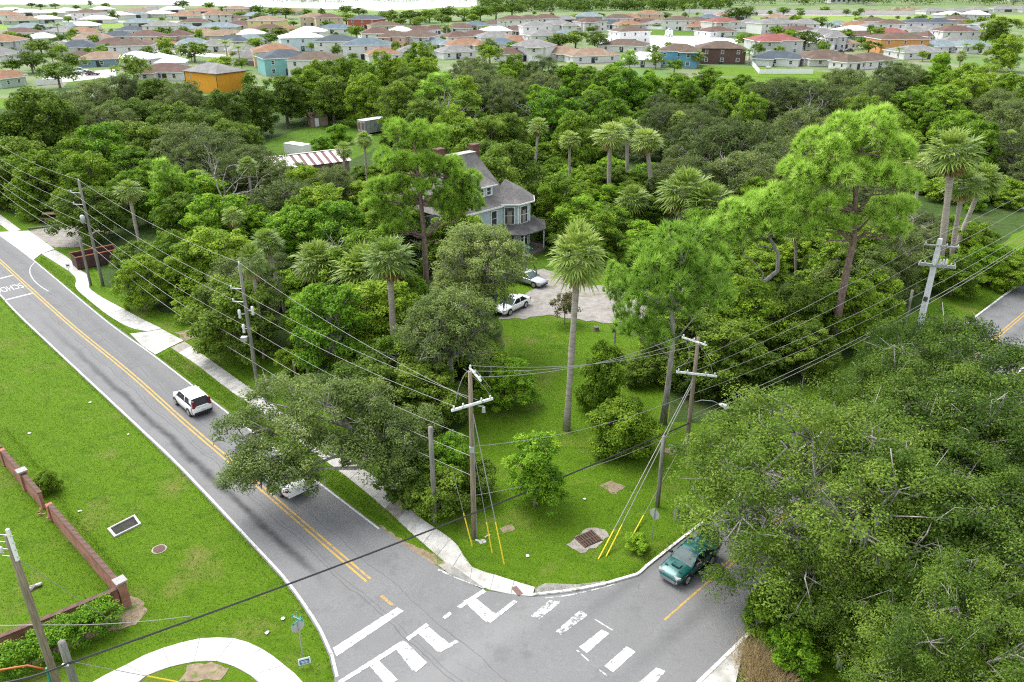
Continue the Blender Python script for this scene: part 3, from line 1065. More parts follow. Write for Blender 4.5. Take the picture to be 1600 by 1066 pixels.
def palm_tree(key, seed, H, lean=(0, 0), nf=64, flen=0.95, plen=0.85, skirt=18, rt=0.17, boots=False):
    rng = np.random.default_rng(seed)
    V, tint, Vd, td = [], [], [], []
    top = np.array((lean[0], lean[1], H - 1.35))
    for i in range(nf):
        az = i * 2.39996 + rng.uniform(-0.25, 0.25)
        k = i / nf
        el = math.radians(86 - 140 * k ** 0.9) + rng.normal(0, 0.1)
        fan_frond(rng, V, tint, top + np.array((0, 0, 0.25 * (1 - k))), az, el, plen * rng.uniform(0.8, 1.15), flen * rng.uniform(0.85, 1.1), 15,
                  0.4 + 0.6 * k, 0.42 + 0.25 * (1 - k) * rng.uniform(0.4, 1.3) + (0.3 if (k > 0.75 and rng.random() < 0.3) else 0))
    for i in range(skirt):
        az = i * 2.39996 + rng.uniform(-0.5, 0.5)
        fan_frond(rng, Vd, td, top - np.array((0, 0, rng.uniform(0.1, 0.5))), az, math.radians(rng.uniform(-82, -48)), plen * 0.75, flen * 0.8, 11, 0.5, rng.uniform(0.2, 0.8), 0.04, 0.1)
    crown = np_mesh('crown', np.array(V).reshape(-1, 3), 4, 'frond', np.array(tint))
    parts = []
    mb = MB()
    pts, rad = [], []
    for i in range(9):
        t = i / 8
        pts.append((lean[0] * t ** 1.6, lean[1] * t ** 1.6, -0.1 + t * (H - 1.3)))
        rad.append(rt * (1.35 if i == 0 else 1.0 + 0.12 * math.sin(i * 2.1)))
    mb.tube(pts, rad, 9)
    if boots:
        for i in range(26):
            a, z = i * 2.4, H - 1.5 - i * 0.05
            tz = (z + 0.1) / (H - 1.3)
            c = Vector((lean[0] * tz ** 1.6, lean[1] * tz ** 1.6, z))
            o = Vector((math.cos(a), math.sin(a), 0))
            mb.tube([c + o * rt, c + o * (rt + 0.18) + Vector((0, 0, 0.28))], [0.05, 0.02], 4)
    me = bpy.data.meshes.new('trunk')
    me.from_pydata(mb.v, [], mb.f)
    me.materials.append(MATS['palm_trunk'])
    me.polygons.foreach_set('use_smooth', [True] * len(mb.f))
    parts = [('trunk', me), ('crown', crown)]
    if Vd:
        parts.append(('dead_fronds', np_mesh('dead_fronds', np.array(Vd).reshape(-1, 3), 4, 'frond_dry', np.array(td))))
    TREE[key] = (parts, H, 2)


def feather_palm(key, seed, H, nf=18, flen=2.6, rt=0.15):
    rng = np.random.default_rng(seed)
    V, tint = [], []
    top = np.array((0, 0, H - 1.2))
    for i in range(nf):
        az = i * 2.39996
        el = math.radians(70 - 75 * i / nf)
        d = np.array((math.cos(az), math.sin(az), 0))
        s = np.array((-math.sin(az), math.cos(az), 0))
        prev = top.copy()
        for j in range(9):
            t = (j + 1) / 9
            e = el - 1.5 * t * t
            p = prev + (d * math.cos(e) + np.array((0, 0, math.sin(e)))) * flen / 9
            for sg in (-1, 1):
                tip = p + s * sg * 0.55 * (1 - 0.5 * t) + d * 0.22 - np.array((0, 0, 0.25))
                V.append([prev, p, tip, (prev + tip) / 2])
                tint.append(0.4 + rng.normal(0, 0.15))
            prev = p
    mb = MB().tube([(0, 0, -0.1), (0.05, 0, H * 0.5), (0, 0, H - 1.1)], [rt * 1.3, rt, rt * 0.8], 7)
    me = bpy.data.meshes.new('trunk')
    me.from_pydata(mb.v, [], mb.f)
    me.materials.append(MATS['palm_trunk'])
    TREE[key] = ([('trunk', me), ('crown', np_mesh('crown', np.array(V).reshape(-1, 3), 4, 'frond', np.array(tint)))], H, 2)


def snag(key, seed, H):
    rng = np.random.default_rng(seed)
    mb = MB()

    def grow(p, d, L, r, lv):
        q = p + d * L
        m = (p + q) / 2 + rng.normal(size=3) * L * 0.08
        mb.tube([tuple(p), tuple(m), tuple(q)], [r, r * 0.8, r * 0.55], 5 if lv < 2 else 4)
        if lv >= 4:
            return
        for _ in range(3 if lv < 3 else 2):
            e = d + rng.normal(size=3) * 0.62
            e[2] = e[2] * 0.7 + 0.25
            e /= np.linalg.norm(e)
            grow(q if rng.random() < 0.6 else m, e, L * rng.uniform(0.55, 0.8), r * 0.5, lv + 1)
    grow(np.array((0, 0, -0.2)), np.array((0.05, 0.0, 1.0)), H * 0.42, 0.22, 0)
    me = bpy.data.meshes.new('trunk')
    me.from_pydata(mb.v, [], mb.f)
    me.materials.append(MATS['bark_grey'])
    TREE[key] = ([('trunk', me)], H, 1.5)


PLACED = []       # (x, y, r) of every plant, for spacing
TREES = []        # records for labels


def put(key, loc, h=None, rz=None, name='tree', label=None, cat='tree', group=None, sxy=1.0, desc=None, tilt=0.0):
    parts, H, R = TREE[key]
    k = (h / H) if h else 1.0
    o = thing(name, label or '', cat, (loc[0], loc[1], loc[2] if len(loc) > 2 else 0.0), RNG.uniform(0, 6.28) if rz is None else rz, group)
    o.scale = (k * sxy, k * sxy, k)
    if tilt:
        o.rotation_euler = (Matrix.Rotation(tilt, 3, 'Y') @ Matrix.Rotation(o.rotation_euler.z, 3, 'Z')).to_euler()
    for pn, me in parts:
        q = link(pn, me, o)
        if pn in ('hanging_moss',):
            q['kind'] = 'stuff'
    PLACED.append((loc[0], loc[1], R * k * sxy))
    TREES.append([o, key, h or H, label, desc])
    return o


def top_at(px, py, h):
    P = g(px, py, h)
    return Vector((P.x, P.y, 0.0))


# ---- foliage kinds
# near live oaks of the lower right
broad_tree('oak_near1', 101, 8.6, 12.5, 1.6, 26, 22, 205, 0.175, 0.085, 'leaf_live_oak', 'bark_grey', sticks=160, rt=0.42, fork=0.25, lean=(-1.8, 1.4), moss=26, sub_r=(0.075, 0.125), lobe_r=(0.24, 0.36), shell=0.35, low=-0.75)
broad_tree('oak_near2', 102, 7.4, 11.5, 1.0, 24, 20, 205, 0.175, 0.085, 'leaf_live_oak', 'bark_grey', sticks=140, rt=0.36, fork=0.25, moss=20, sub_r=(0.085, 0.135), lobe_r=(0.24, 0.38), shell=0.35, low=-0.8)
# oak that leans out over the street: a long low crown
LEAN = [(-7.2, -1.3, 5.2, 2.0), (-5.6, 0.6, 6.6, 2.2), (-4.2, -2.0, 5.6, 2.1), (-5.9, -3.2, 4.3, 1.8), (-2.6, -0.4, 7.0, 2.3), (-2.3, -2.6, 4.6, 1.9), (-0.6, 0.9, 6.4, 2.1),
        (-3.9, 1.9, 6.4, 1.9), (0.9, -0.6, 5.2, 1.9), (-0.4, -2.0, 3.9, 1.7), (2.0, 0.8, 4.6, 1.7), (-7.0, -3.0, 3.4, 1.4), (-1.5, 2.2, 5.9, 1.7), (1.6, -1.6, 3.2, 1.6), (-4.2, -4.0, 3.4, 1.5)]
broad_tree('oak_street', 103, 6.5, 8.8, 2, 0, 26, 170, 0.19, 0.085, 'leaf_grey_oak', 'bark_grey', sticks=90, rt=0.34, fork=0.3, lobes=[(x * 1.22 - 1.0, y, z, r) for x, y, z, r in LEAN], sub_r=(0.075, 0.13), shell=0.35, lean=(-2, 0))
broad_tree('oak_mossy', 104, 4.4, 12.3, 3.4, 17, 20, 110, 0.20, 0.095, 'leaf_grey_oak', 'bark_grey', sticks=70, rt=0.3, fork=0.42, sub_r=(0.10, 0.16), lobe_r=(0.28, 0.42), shell=0.35, moss=40)
# woods, seen at 60 to 260 m
for i in range(3):
    broad_tree('dark%d' % i, 200 + i, 4.6, 11, 0.5, 18, 13, 100, 0.34, 0.19, 'leaf_dark', 'bark_oak', moss=0, twigs=False, sub_r=(0.12, 0.2), low=-0.85)
    broad_tree('olive%d' % i, 210 + i, 5.0, 10.5, 0.5, 18, 13, 100, 0.27, 0.14, 'leaf_olive', 'bark_grey', moss=16 if i == 0 else 0, sub_r=(0.10, 0.18), shell=0.4, low=-0.8)
    broad_tree('mid%d' % i, 220 + i, 4.4, 10.5, 0.5, 18, 13, 100, 0.33, 0.18, 'leaf_mid', 'bark_oak', twigs=False, sub_r=(0.12, 0.2), low=-0.85)
for i in range(2):
    broad_tree('bright%d' % i, 230 + i, 4.0, 10, 0.4, 17, 13, 100, 0.34, 0.18, 'leaf_bright', 'bark_oak', sub_r=(0.12, 0.2), fork=0.3, low=-0.8)
    broad_tree('yellow%d' % i, 240 + i, 3.8, 9.5, 0.4, 17, 13, 100, 0.32, 0.16, 'leaf_yellow', 'bark_grey', sub_r=(0.11, 0.19), fork=0.3, low=-0.8)
# column of glossy leaves by the street, shrubs, saplings
broad_tree('camphor', 250, 3.2, 10.5, 1.0, 16, 20, 90, 0.25, 0.15, 'leaf_bright', 'bark_grey', sub_r=(0.11, 0.17), lobe_r=(0.30, 0.42), shell=0.6, sd_c=0.12, low=-0.9)
broad_tree('vine_bush', 251, 2.5, 4.6, 0.0, 14, 20, 105, 0.17, 0.12, 'leaf_mid', 'bark_oak', sub_r=(0.13, 0.21), lobe_r=(0.34, 0.44), shell=0.7, rt=0.12, sd_c=0.14, low=-0.9)
broad_tree('sapling', 252, 1.9, 5.4, 0.3, 12, 16, 85, 0.20, 0.075, 'leaf_bright', 'bark_oak', sub_r=(0.13, 0.22), lobe_r=(0.28, 0.42), shell=0.2, rt=0.09, low=-0.9)
broad_tree('shrub_dark', 253, 2.2, 3.4, 0.0, 10, 14, 90, 0.20, 0.11, 'leaf_dark', 'bark_oak', sub_r=(0.14, 0.24), rt=0.1, low=-0.9)
broad_tree('shrub_mid', 254, 2.0, 3.2, 0.0, 10, 14, 90, 0.20, 0.11, 'leaf_mid', 'bark_oak', sub_r=(0.14, 0.24), rt=0.1, low=-0.9)
broad_tree('shrub_bright', 255, 1.6, 2.6, 0.0, 9, 12, 80, 0.18, 0.10, 'leaf_bright', 'bark_oak', sub_r=(0.15, 0.25), rt=0.07, low=-0.9)
broad_tree('crape', 256, 1.5, 3.4, 0.5, 9, 9, 46, 0.17, 0.10, 'red_leaf', 'bark_grey', sub_r=(0.16, 0.26), rt=0.07, shell=0.2)
# small trees of the far streets
for i in range(3):
    broad_tree('far_dark%d' % i, 260 + i, 3.4, 6.6, 0.9, 9, 6, 36, 0.5, 0.3, 'leaf_dark', 'bark_oak', twigs=False, sub_r=(0.2, 0.3), rt=0.2)
    broad_tree('far_mid%d' % i, 270 + i, 3.2, 6.4, 0.6, 9, 6, 36, 0.5, 0.3, 'leaf_mid', 'bark_oak', twigs=False, sub_r=(0.2, 0.3), rt=0.2)
broad_tree('far_yellow', 280, 3.2, 6.4, 0.6, 9, 6, 36, 0.5, 0.3, 'leaf_yellow', 'bark_oak', twigs=False, sub_r=(0.2, 0.3), rt=0.2)
# pines: lobes placed from the photograph
pine_tree('pine_house', 301, 19.6, [(-1.6, 0, 18.4, 2.5, 1.5), (0.9, 0.6, 18.0, 1.9, 1.2), (-3.2, -0.5, 15.6, 1.9, 1.0), (-0.8, -0.8, 15.8, 2.0, 1.0), (2.4, 0.2, 15.0, 1.9, 1.0), (4.2, -0.2, 14.0, 1.8, 0.9), (4.6, 0.6, 11.6, 1.5, 0.9),
                                    (-4.6, 0, 12.6, 1.7, 0.9), (-2.6, 0.6, 13.0, 1.8, 0.9), (-5.6, -0.3, 10.9, 1.6, 0.8), (-3.9, 0.4, 10.0, 1.8, 0.9), (-2.8, -0.6, 8.4, 1.7, 0.9), (2.9, -0.8, 12.2, 1.6, 0.8), (-1.2, 1.0, 11.0, 1.5, 0.8),
                                    (3.0, 1.0, 9.6, 1.4, 0.7), (-4.2, 0.8, 7.4, 1.2, 0.7), (1.0, 2.0, 14.0, 1.7, 0.9), (0.4, -2.0, 13.4, 1.5, 0.8), (3.6, -0.9, 13.2, 1.7, 0.9), (4.9, -0.5, 12.7, 1.5, 0.9), (3.4, -1.0, 11.0, 1.5, 0.8), (2.0, -1.2, 10.9, 1.3, 0.8), (5.4, 0.0, 10.6, 1.3, 0.8)],
          [(0, 0, -0.2), (0.1, 0, 3), (-0.05, 0, 7), (-0.3, 0, 11), (-0.5, 0, 13.5), (-0.8, 0, 16), (-0.9, 0, 18)], rt=0.36, tufts=66,
          extra=[[(0, 0, 6), (-1.6, -.3, 6.9), (-2.3, -.2, 6.4)], [(0, 0, 6.4), (1.5, -.2, 7.0), (2.4, -.2, 6.6)], [(-.1, 0, 9.5), (1.2, -.4, 9.9), (2.0, -.4, 9.7)], [(-.2, 0, 11), (-2.4, -.5, 11.6), (-4, -.6, 11)], [(-.4, 0, 13), (2.0, -.6, 14.3), (3.4, -.6, 14.2)]])
pine_tree('pine_right', 302, 21.5, [(1.2, 0, 20.2, 3.0, 1.8), (-1.5, 0.2, 19.0, 2.4, 1.5), (3.4, -0.2, 19.0, 2.1, 1.3), (-3.4, -0.4, 17.0, 2.2, 1.2), (-0.8, -1.6, 17.3, 2.3, 1.2), (1.9, -1.4, 17.2, 2.2, 1.2), (-4.6, 0.2, 15.0, 1.8, 1.0), (-2.0, -1.4, 15.0, 2.0, 1.0),
                                    (4.4, -0.4, 16.6, 1.9, 1.0), (4.6, 0.4, 14.0, 1.8, 1.0), (3.2, -1.2, 13.6, 1.5, 0.9), (-3.2, -0.6, 13.0, 1.7, 0.9), (0.6, 1.8, 18.4, 2.2, 1.2), (-1.8, 1.8, 16.4, 1.9, 1.0), (4.9, 0.2, 12.2, 1.3, 0.8), (-0.4, -1.0, 13.2, 1.3, 0.8)],
          [(0, 0, -0.2), (0.3, 0, 3), (0.6, 0, 6), (0.95, 0, 9), (1.3, 0, 11.5), (1.2, 0, 14), (1.0, 0, 17), (1.0, 0, 19)], rt=0.42, tufts=72, shear=-0.10,
          extra=[[(1.3, 0, 11.8), (0.3, -.4, 13.2), (-1.2, -.5, 13.6)], [(1.3, 0, 12), (2.4, -.4, 13.6), (2.9, -.4, 14.8)], [(1.2, 0, 11.4), (-1.2, -.6, 11.6), (-2.2, -.7, 11.0)]])
pine_tree('pine_twisted', 303, 13.6, [(-1.6, 0, 12.2, 2.1, 1.1), (0.6, 0.2, 12.6, 2.2, 1.2), (2.6, 0, 11.9, 2.0, 1.0), (-3.3, -0.2, 10.9, 1.8, 0.9), (-0.6, -1.2, 11.0, 1.8, 0.9), (1.7, -1.0, 11.0, 1.9, 0.9), (3.6, 0.2, 10.6, 1.6, 0.8), (-2.4, -0.6, 9.6, 1.5, 0.8), (0.2, 1.4, 11.4, 1.8, 0.9)],
          [(0, 0, -0.2), (0.1, 0, 2.4), (-0.9, 0, 4.0), (-0.8, 0, 5.6), (0.7, 0, 6.8), (0.9, 0, 8.4), (0.2, 0, 10), (0.3, 0, 11.5)], leaf='needle_mid', bark='bark_grey', rt=0.3, tufts=64, shear=-0.22,
          extra=[[(-0.9, 0, 5.3), (-0.6, -.1, 6.6), (-1.3, 0, 7.6), (-2.2, 0, 8.4), (-2.4, 0, 9.6)], [(0.1, 0, 2.2), (-1.6, -.3, 2.4), (-2.6, -.4, 3.0)], [(0.1, 0, 2.3), (1.0, -.2, 2.6), (1.5, -.2, 2.9)], [(-0.4, 0, 2.8), (-1.9, .3, 1.6)]])
pine_tree('pine_slim', 304, 14.0, [(0.3, 0, 12.7, 1.9, 1.1), (-1.4, 0, 11.6, 1.7, 0.9), (1.7, 0.2, 11.5, 1.7, 0.9), (-2.3, -0.3, 9.9, 1.6, 0.8), (0.1, -1.0, 10.6, 1.7, 0.9), (2.3, -0.4, 9.8, 1.5, 0.8), (-1.7, 0.5, 8.3, 1.5, 0.8), (0.9, -0.8, 8.7, 1.4, 0.8), (-2.6, 0, 7.0, 1.2, 0.7), (-0.9, -0.5, 6.8, 1.2, 0.7), (0.2, 1.1, 11.4, 1.6, 0.9)],
          [(0, 0, -0.2), (0.1, 0, 3), (0.15, 0, 6), (-0.1, 0, 8.5), (0.1, 0, 11), (0.2, 0, 13)], leaf='needle_mid', bark='bark_grey', rt=0.22, tufts=50,
          extra=[[(0.1, 0, 6), (1.3, 0, 7.8), (2.0, 0, 8.4)], [(0.1, 0, 5), (-1.2, 0, 6.2), (-1.8, 0, 6.2)]])
pine_tree('pine_plain', 305, 13.0, [(0, 0, 11.9, 1.7, 1.1), (-1.4, 0.2, 10.7, 1.5, 0.9), (1.4, -0.2, 10.6, 1.5, 0.9), (0.2, 1.3, 10.4, 1.5, 0.9), (-0.3, -1.3, 10.2, 1.5, 0.8), (-1.8, -0.4, 9.0, 1.4, 0.8), (1.9, 0.4, 8.8, 1.4, 0.8), (0.2, -0.2, 9.2, 1.4, 0.8)],
          [(0, 0, -0.2), (0.2, 0, 3), (0.1, 0, 6), (-0.1, 0, 9), (0, 0, 12)], leaf='needle_mid', rt=0.2, tufts=46)
snag('snag0', 500, 9.0)
snag('snag1', 501, 9.0)
# palms
for i, ln in enumerate([(0, 0), (0.5, 0.1), (-0.35, 0.1), (-1.5, 0.3)]):
    palm_tree('palm%d' % i, 400 + i, 11.0, ln, nf=(62, 50, 42, 56)[i], skirt=(12, 30, 18, 22)[i], flen=(0.95, 0.88, 1.0, 0.92)[i], boots=(i == 1))
palm_tree('palm_low', 410, 5.0, (0.1, 0), 60, 0.98, 0.9, 18, 0.2)
palm_tree('palm_lean', 411, 11.5, (2.1, 0.3), 46, 1.0, 1.05, 14, 0.16)
palm_tree('palmetto', 412, 2.6, (0, 0), 26, 0.95, 0.9, 3, 0.12)
for i in range(2):
    feather_palm('feather%d' % i, 420 + i, 8.5)
# ------------------------------------------------------------------ plants: where they stand
def stand(key, base, top, name='tree', **kw):
    """plant whose foot and top are both seen in the photograph"""
    B = g(*base)
    v = (top[1] - 533) / FPX
    h = CAM_H - B.y * (SP + v * CP) / (CP - v * SP)
    T = g(top[0], top[1], h)
    if 'palm' in key:
        kw['sxy'] = kw.get('sxy', 1.0) * (1.0 if base[1] > 600 else 1.4)
    return put(key, B, h, name=name, tilt=math.atan2(T.x - B.x, h), **kw)


# near oaks, lower right
GO = 'oaks overhanging the cross street'
put('oak_near1', (20.0, 35.2), 11.4, 0.0, 'oak_tree', 'broad live oak arching over the cross street above the teal car', group=GO, sxy=1.14)
put('oak_near2', (31.6, 50.8), 11.2, 1.9, 'oak_tree', 'live oak crown in front of the white concrete pole, beside the far yellow line', group=GO)
put('oak_near2', (26.6, 46.0), 10.8, 3.0, 'oak_tree', 'live oak crown between the arching oak and the concrete pole oak', group=GO, sxy=0.95)
put('oak_near2', (28.5, 40.5), 11.6, 4.2, 'oak_tree', 'live oak at the right picture edge, behind the arching oak', group=GO)
put('oak_near1', (19.6, 27.2), 9.8, 2.6, 'oak_tree', 'lower live oak in the bottom right corner, above the palmetto', group=GO, sxy=0.85)
put('oak_near2', (25.6, 32.6), 10.4, 0.7, 'oak_tree', 'live oak between the arching oak and the bottom right corner', group=GO)
put('oak_near2', (17.6, 32.4), 6.6, 5.1, 'oak_tree', 'low young oak by the kerb, between the arching oak and the dry grass', group=GO, sxy=0.85)
put('mid0', (20.6, 24.6), 6.6, 0.4, 'leafy_tree', 'bright green leafy tree at the right edge of the bottom corner', sxy=0.8)
put('shrub_bright', g(1238, 1040), 2.2, 0.3, 'shrub', 'bright green shrub behind the dry grass at the bottom edge', 'shrub')
put('shrub_mid', g(1210, 985), 3.0, 1.3, 'shrub', 'dark green shrub at the kerb end under the lower oak', 'shrub')
put('shrub_mid', g(1330, 1040), 2.8, 2.3, 'shrub', 'green shrub under the lower oak, left of the palmetto', 'shrub')
put('palmetto', g(1475, 1075), 3.4, 0.9, 'palmetto', 'low fan palmetto under the oaks at the bottom edge', 'palm', sxy=1.1)
put('palmetto', g(1545, 1110), 3.0, 2.9, 'palmetto', 'fan palmetto in the bottom right corner, partly cut off', 'palm')
put('shrub_bright', g(995, 858), 1.1, 0.3, 'weed_clump', 'green weeds at the foot of the stop sign by the kerb', 'weeds', sxy=1.2)
# street oak, corner lot
put('oak_street', g(618, 764), 8.6, 0.0, 'oak_tree', 'grey-green oak leaning over the main street, hiding a white car')
put('oak_mossy', g(757, 552), 13.4, 0.6, 'oak_tree', 'moss-hung grey oak in front of the blue house')
put('oak_mossy', g(706, 634), 10.9, 3.3, 'oak_tree', 'moss-hung grey oak left of the corner lawn, behind the crossarm pole', sxy=1.05)
put('vine_bush', g(970, 706), None, 0.0, 'vine_covered_bush', 'round vine-covered bush on the corner lawn', 'bush')
put('vine_bush', g(940, 640), 6.0, 2.0, 'vine_covered_bush', 'taller vine tangle behind the round bush, hung with grey moss', 'bush', sxy=0.62)
put('sapling', g(836, 792), 6.2, 0.0, 'young_tree', 'feathery bright green young tree in the middle of the corner lawn')
put('sapling', g(705, 770), 5.0, 1.0, 'young_tree', 'thin bright green young tree between the bare stub pole and the crossarm pole')
put('shrub_dark', g(692, 800), 3.2, 0.0, 'dark_bush', 'dark dense bush beside the bare stub pole', 'bush')
put('shrub_dark', g(735, 772), 2.8, 2.0, 'dark_bush', 'dark bush just right of the bare stub pole bush', 'bush')
put('shrub_dark', g(640, 775), 3.6, 4.0, 'dark_bush', 'dark bush by the sidewalk under the street oak', 'bush')
put('crape', g(882, 506), None, 0.0, 'flowering_shrub', 'reddish open shrub at the edge of the sandy drive', 'shrub')
put('camphor', g(530, 600), None, 0.4, 'leafy_tree', 'glossy bright green column-shaped tree behind the street oak')
put('camphor', g(500, 560), 8.0, 2.4, 'leafy_tree', 'shorter glossy green tree touching the column-shaped tree on its left', sxy=0.95)
put('mid1', g(228, 482), 6.2, 0.0, 'leafy_tree', 'low spreading tree with short trunk on the lawn by the sidewalk', sxy=1.0)
put('shrub_mid', g(80, 768), 1.7, 0.0, 'shrub', 'leafy green shrub growing through the gap in the brick wall', 'shrub', sxy=0.75)
# pines
stand('pine_house', (665, 463), (660, 195), 'pine_tree', rz=0.0, label='tall bright pine with bare reddish trunk in front of the blue house')
put('pine_right', g(1297, 558), 21.6, 0.0, 'pine_tree', 'tallest bright pine with long straight trunk, left of the white concrete pole')
put('pine_twisted', g(1212, 531), 14.4, 0.0, 'pine_tree', 'pine with a twisted forked pale trunk, left of the tallest pine')
put('pine_slim', g(1036, 662), 16.4, 0.0, 'pine_tree', 'slim pine behind the street lamp pole')
put('pine_slim', g(959, 568), 9.8, 2.2, 'pine_tree', 'sparse small pine right of the big lawn palm', sxy=0.7)
put('pine_plain', top_at(685, 118, 13), 13, 0.0, 'pine_tree', 'pale pine with grey branches standing in the woods behind the house', sxy=1.5)
put('pine_plain', g(292, 372), 10.6, 1.0, 'pine_tree', 'small leaning pine above the second roadside palm', sxy=0.9, tilt=-0.14)
put('pine_plain', top_at(985, 80, 12), 12, 3.0, 'pine_tree', 'small pine rising against the far roofs, left of the blue two-storey house', sxy=0.9)
# palms: foot and top seen
PG = 'cabbage palms of the wooded lot'
stand('palm0', (885, 672), (906, 358), 'palm_tree', label='tall cabbage palm standing alone on the corner lawn', cat='palm', group=PG, sxy=0.95)
stand('palm1', (621, 592), (597, 380), 'palm_tree', label='cabbage palm with brown skirt left of the big pine trunk', cat='palm', group=PG)
stand('palm0', (447, 492), (412, 362), 'palm_tree', label='leaning palm with curved trunk beside the transformer pole', cat='palm', group=PG)
stand('palm2', (413, 560), (396, 385), 'palm_tree', label='thin-trunked palm right behind the transformer pole', cat='palm', group=PG, sxy=0.6)
stand('palm2', (222, 396), (192, 284), 'palm_tree', label='palm above the low spreading roadside tree', cat='palm', group=PG)
stand('palm1', (1021, 330), (1018, 203), 'palm_tree', label='front palm of the trio behind the house, rightmost', cat='palm', group=PG, sxy=1.2)
stand('palm0', (980, 300), (980, 188), 'palm_tree', label='middle and rear palm of the trio behind the house', cat='palm', group=PG, sxy=1.15)
stand('palm2', (952, 325), (946, 194), 'palm_tree', label='leftmost palm of the trio behind the house', cat='palm', group=PG, sxy=1.2)
stand('palm1', (836, 280), (836, 186), 'palm_tree', label='palm with vine-wrapped trunk right above the blue house tower', cat='palm', group=PG)
stand('palm0', (890, 300), (890, 207), 'palm_tree', label='palm between the vine-wrapped palm and the trio', cat='palm', group=PG)
stand('palm2', (1243, 438), (1246, 350), 'palm_tree', label='short palm between the twisted pine and the tallest pine', cat='palm', group=PG)
stand('palm1', (1070, 492), (1080, 405), 'palm_tree', label='low palm half hidden behind the slim pine', cat='palm', group=PG)
stand('palm1', (1378, 300), (1388, 212), 'palm_tree', label='palm with brown skirt touching the tallest pine crown', cat='palm', group=PG)
stand('palm0', (1425, 360), (1440, 242), 'palm_tree', label='single palm directly above the white concrete pole', cat='palm', group=PG)
stand('palm1', (1466, 442), (1490, 208), 'palm_tree', label='tallest palm of the cluster right of the concrete pole', cat='palm', group=PG)
stand('palm2', (1482, 428), (1508, 264), 'palm_tree', label='middle palm of the cluster right of the concrete pole', cat='palm', group=PG)
stand('palm0', (1480, 420), (1546, 258), 'palm_tree', label='rightmost leaning palm of the cluster right of the concrete pole', cat='palm', group=PG)
for key, x, y, h, lab in [('palm0', 385, 248, 9, 'palm rising from the olive oaks below the striped barn roof'),
                          ('palm1', 368, 324, 8, 'palm left above the leaning palm by the transformer pole'),
                          ('palm_low', 495, 384, 7, 'drooping palm right of the leaning palm'),
                          ('palm_low', 565, 390, 8, 'palm half hidden under the left side of the big pine'),
                          ('palm1', 531, 224, 9, 'palm in front of the right end of the striped barn roof'),
                          ('palm0', 568, 208, 9, 'pale palm between the striped barn roof and the big pine'),
                          ('palm_low', 990, 294, 6, 'low brown-skirted palm below the trio of palms'),
                          ('palm_low', 1072, 270, 9, 'broad palm right of the trio, above the slim pine'),
                          ('palm_low', 1108, 292, 8, 'second broad palm right of the trio'),
                          ('palm0', 1062, 176, 9, 'far palm above the broad palms'),
                          ('palm1', 1515, 192, 9, 'palm above the cluster right of the concrete pole'),
                          ('palm1', 1505, 80, 11, 'palm at the wood edge under the grey roofs at the right'),
                          ('palm0', 1556, 95, 10, 'palm left of the right picture edge, high in the woods'),
                          ('palm2', 1578, 205, 8, 'palm beside the wooden board fence')]:
    put(key, top_at(x, y, h), h, None, 'palm_tree', lab, 'palm', PG, 1.3)

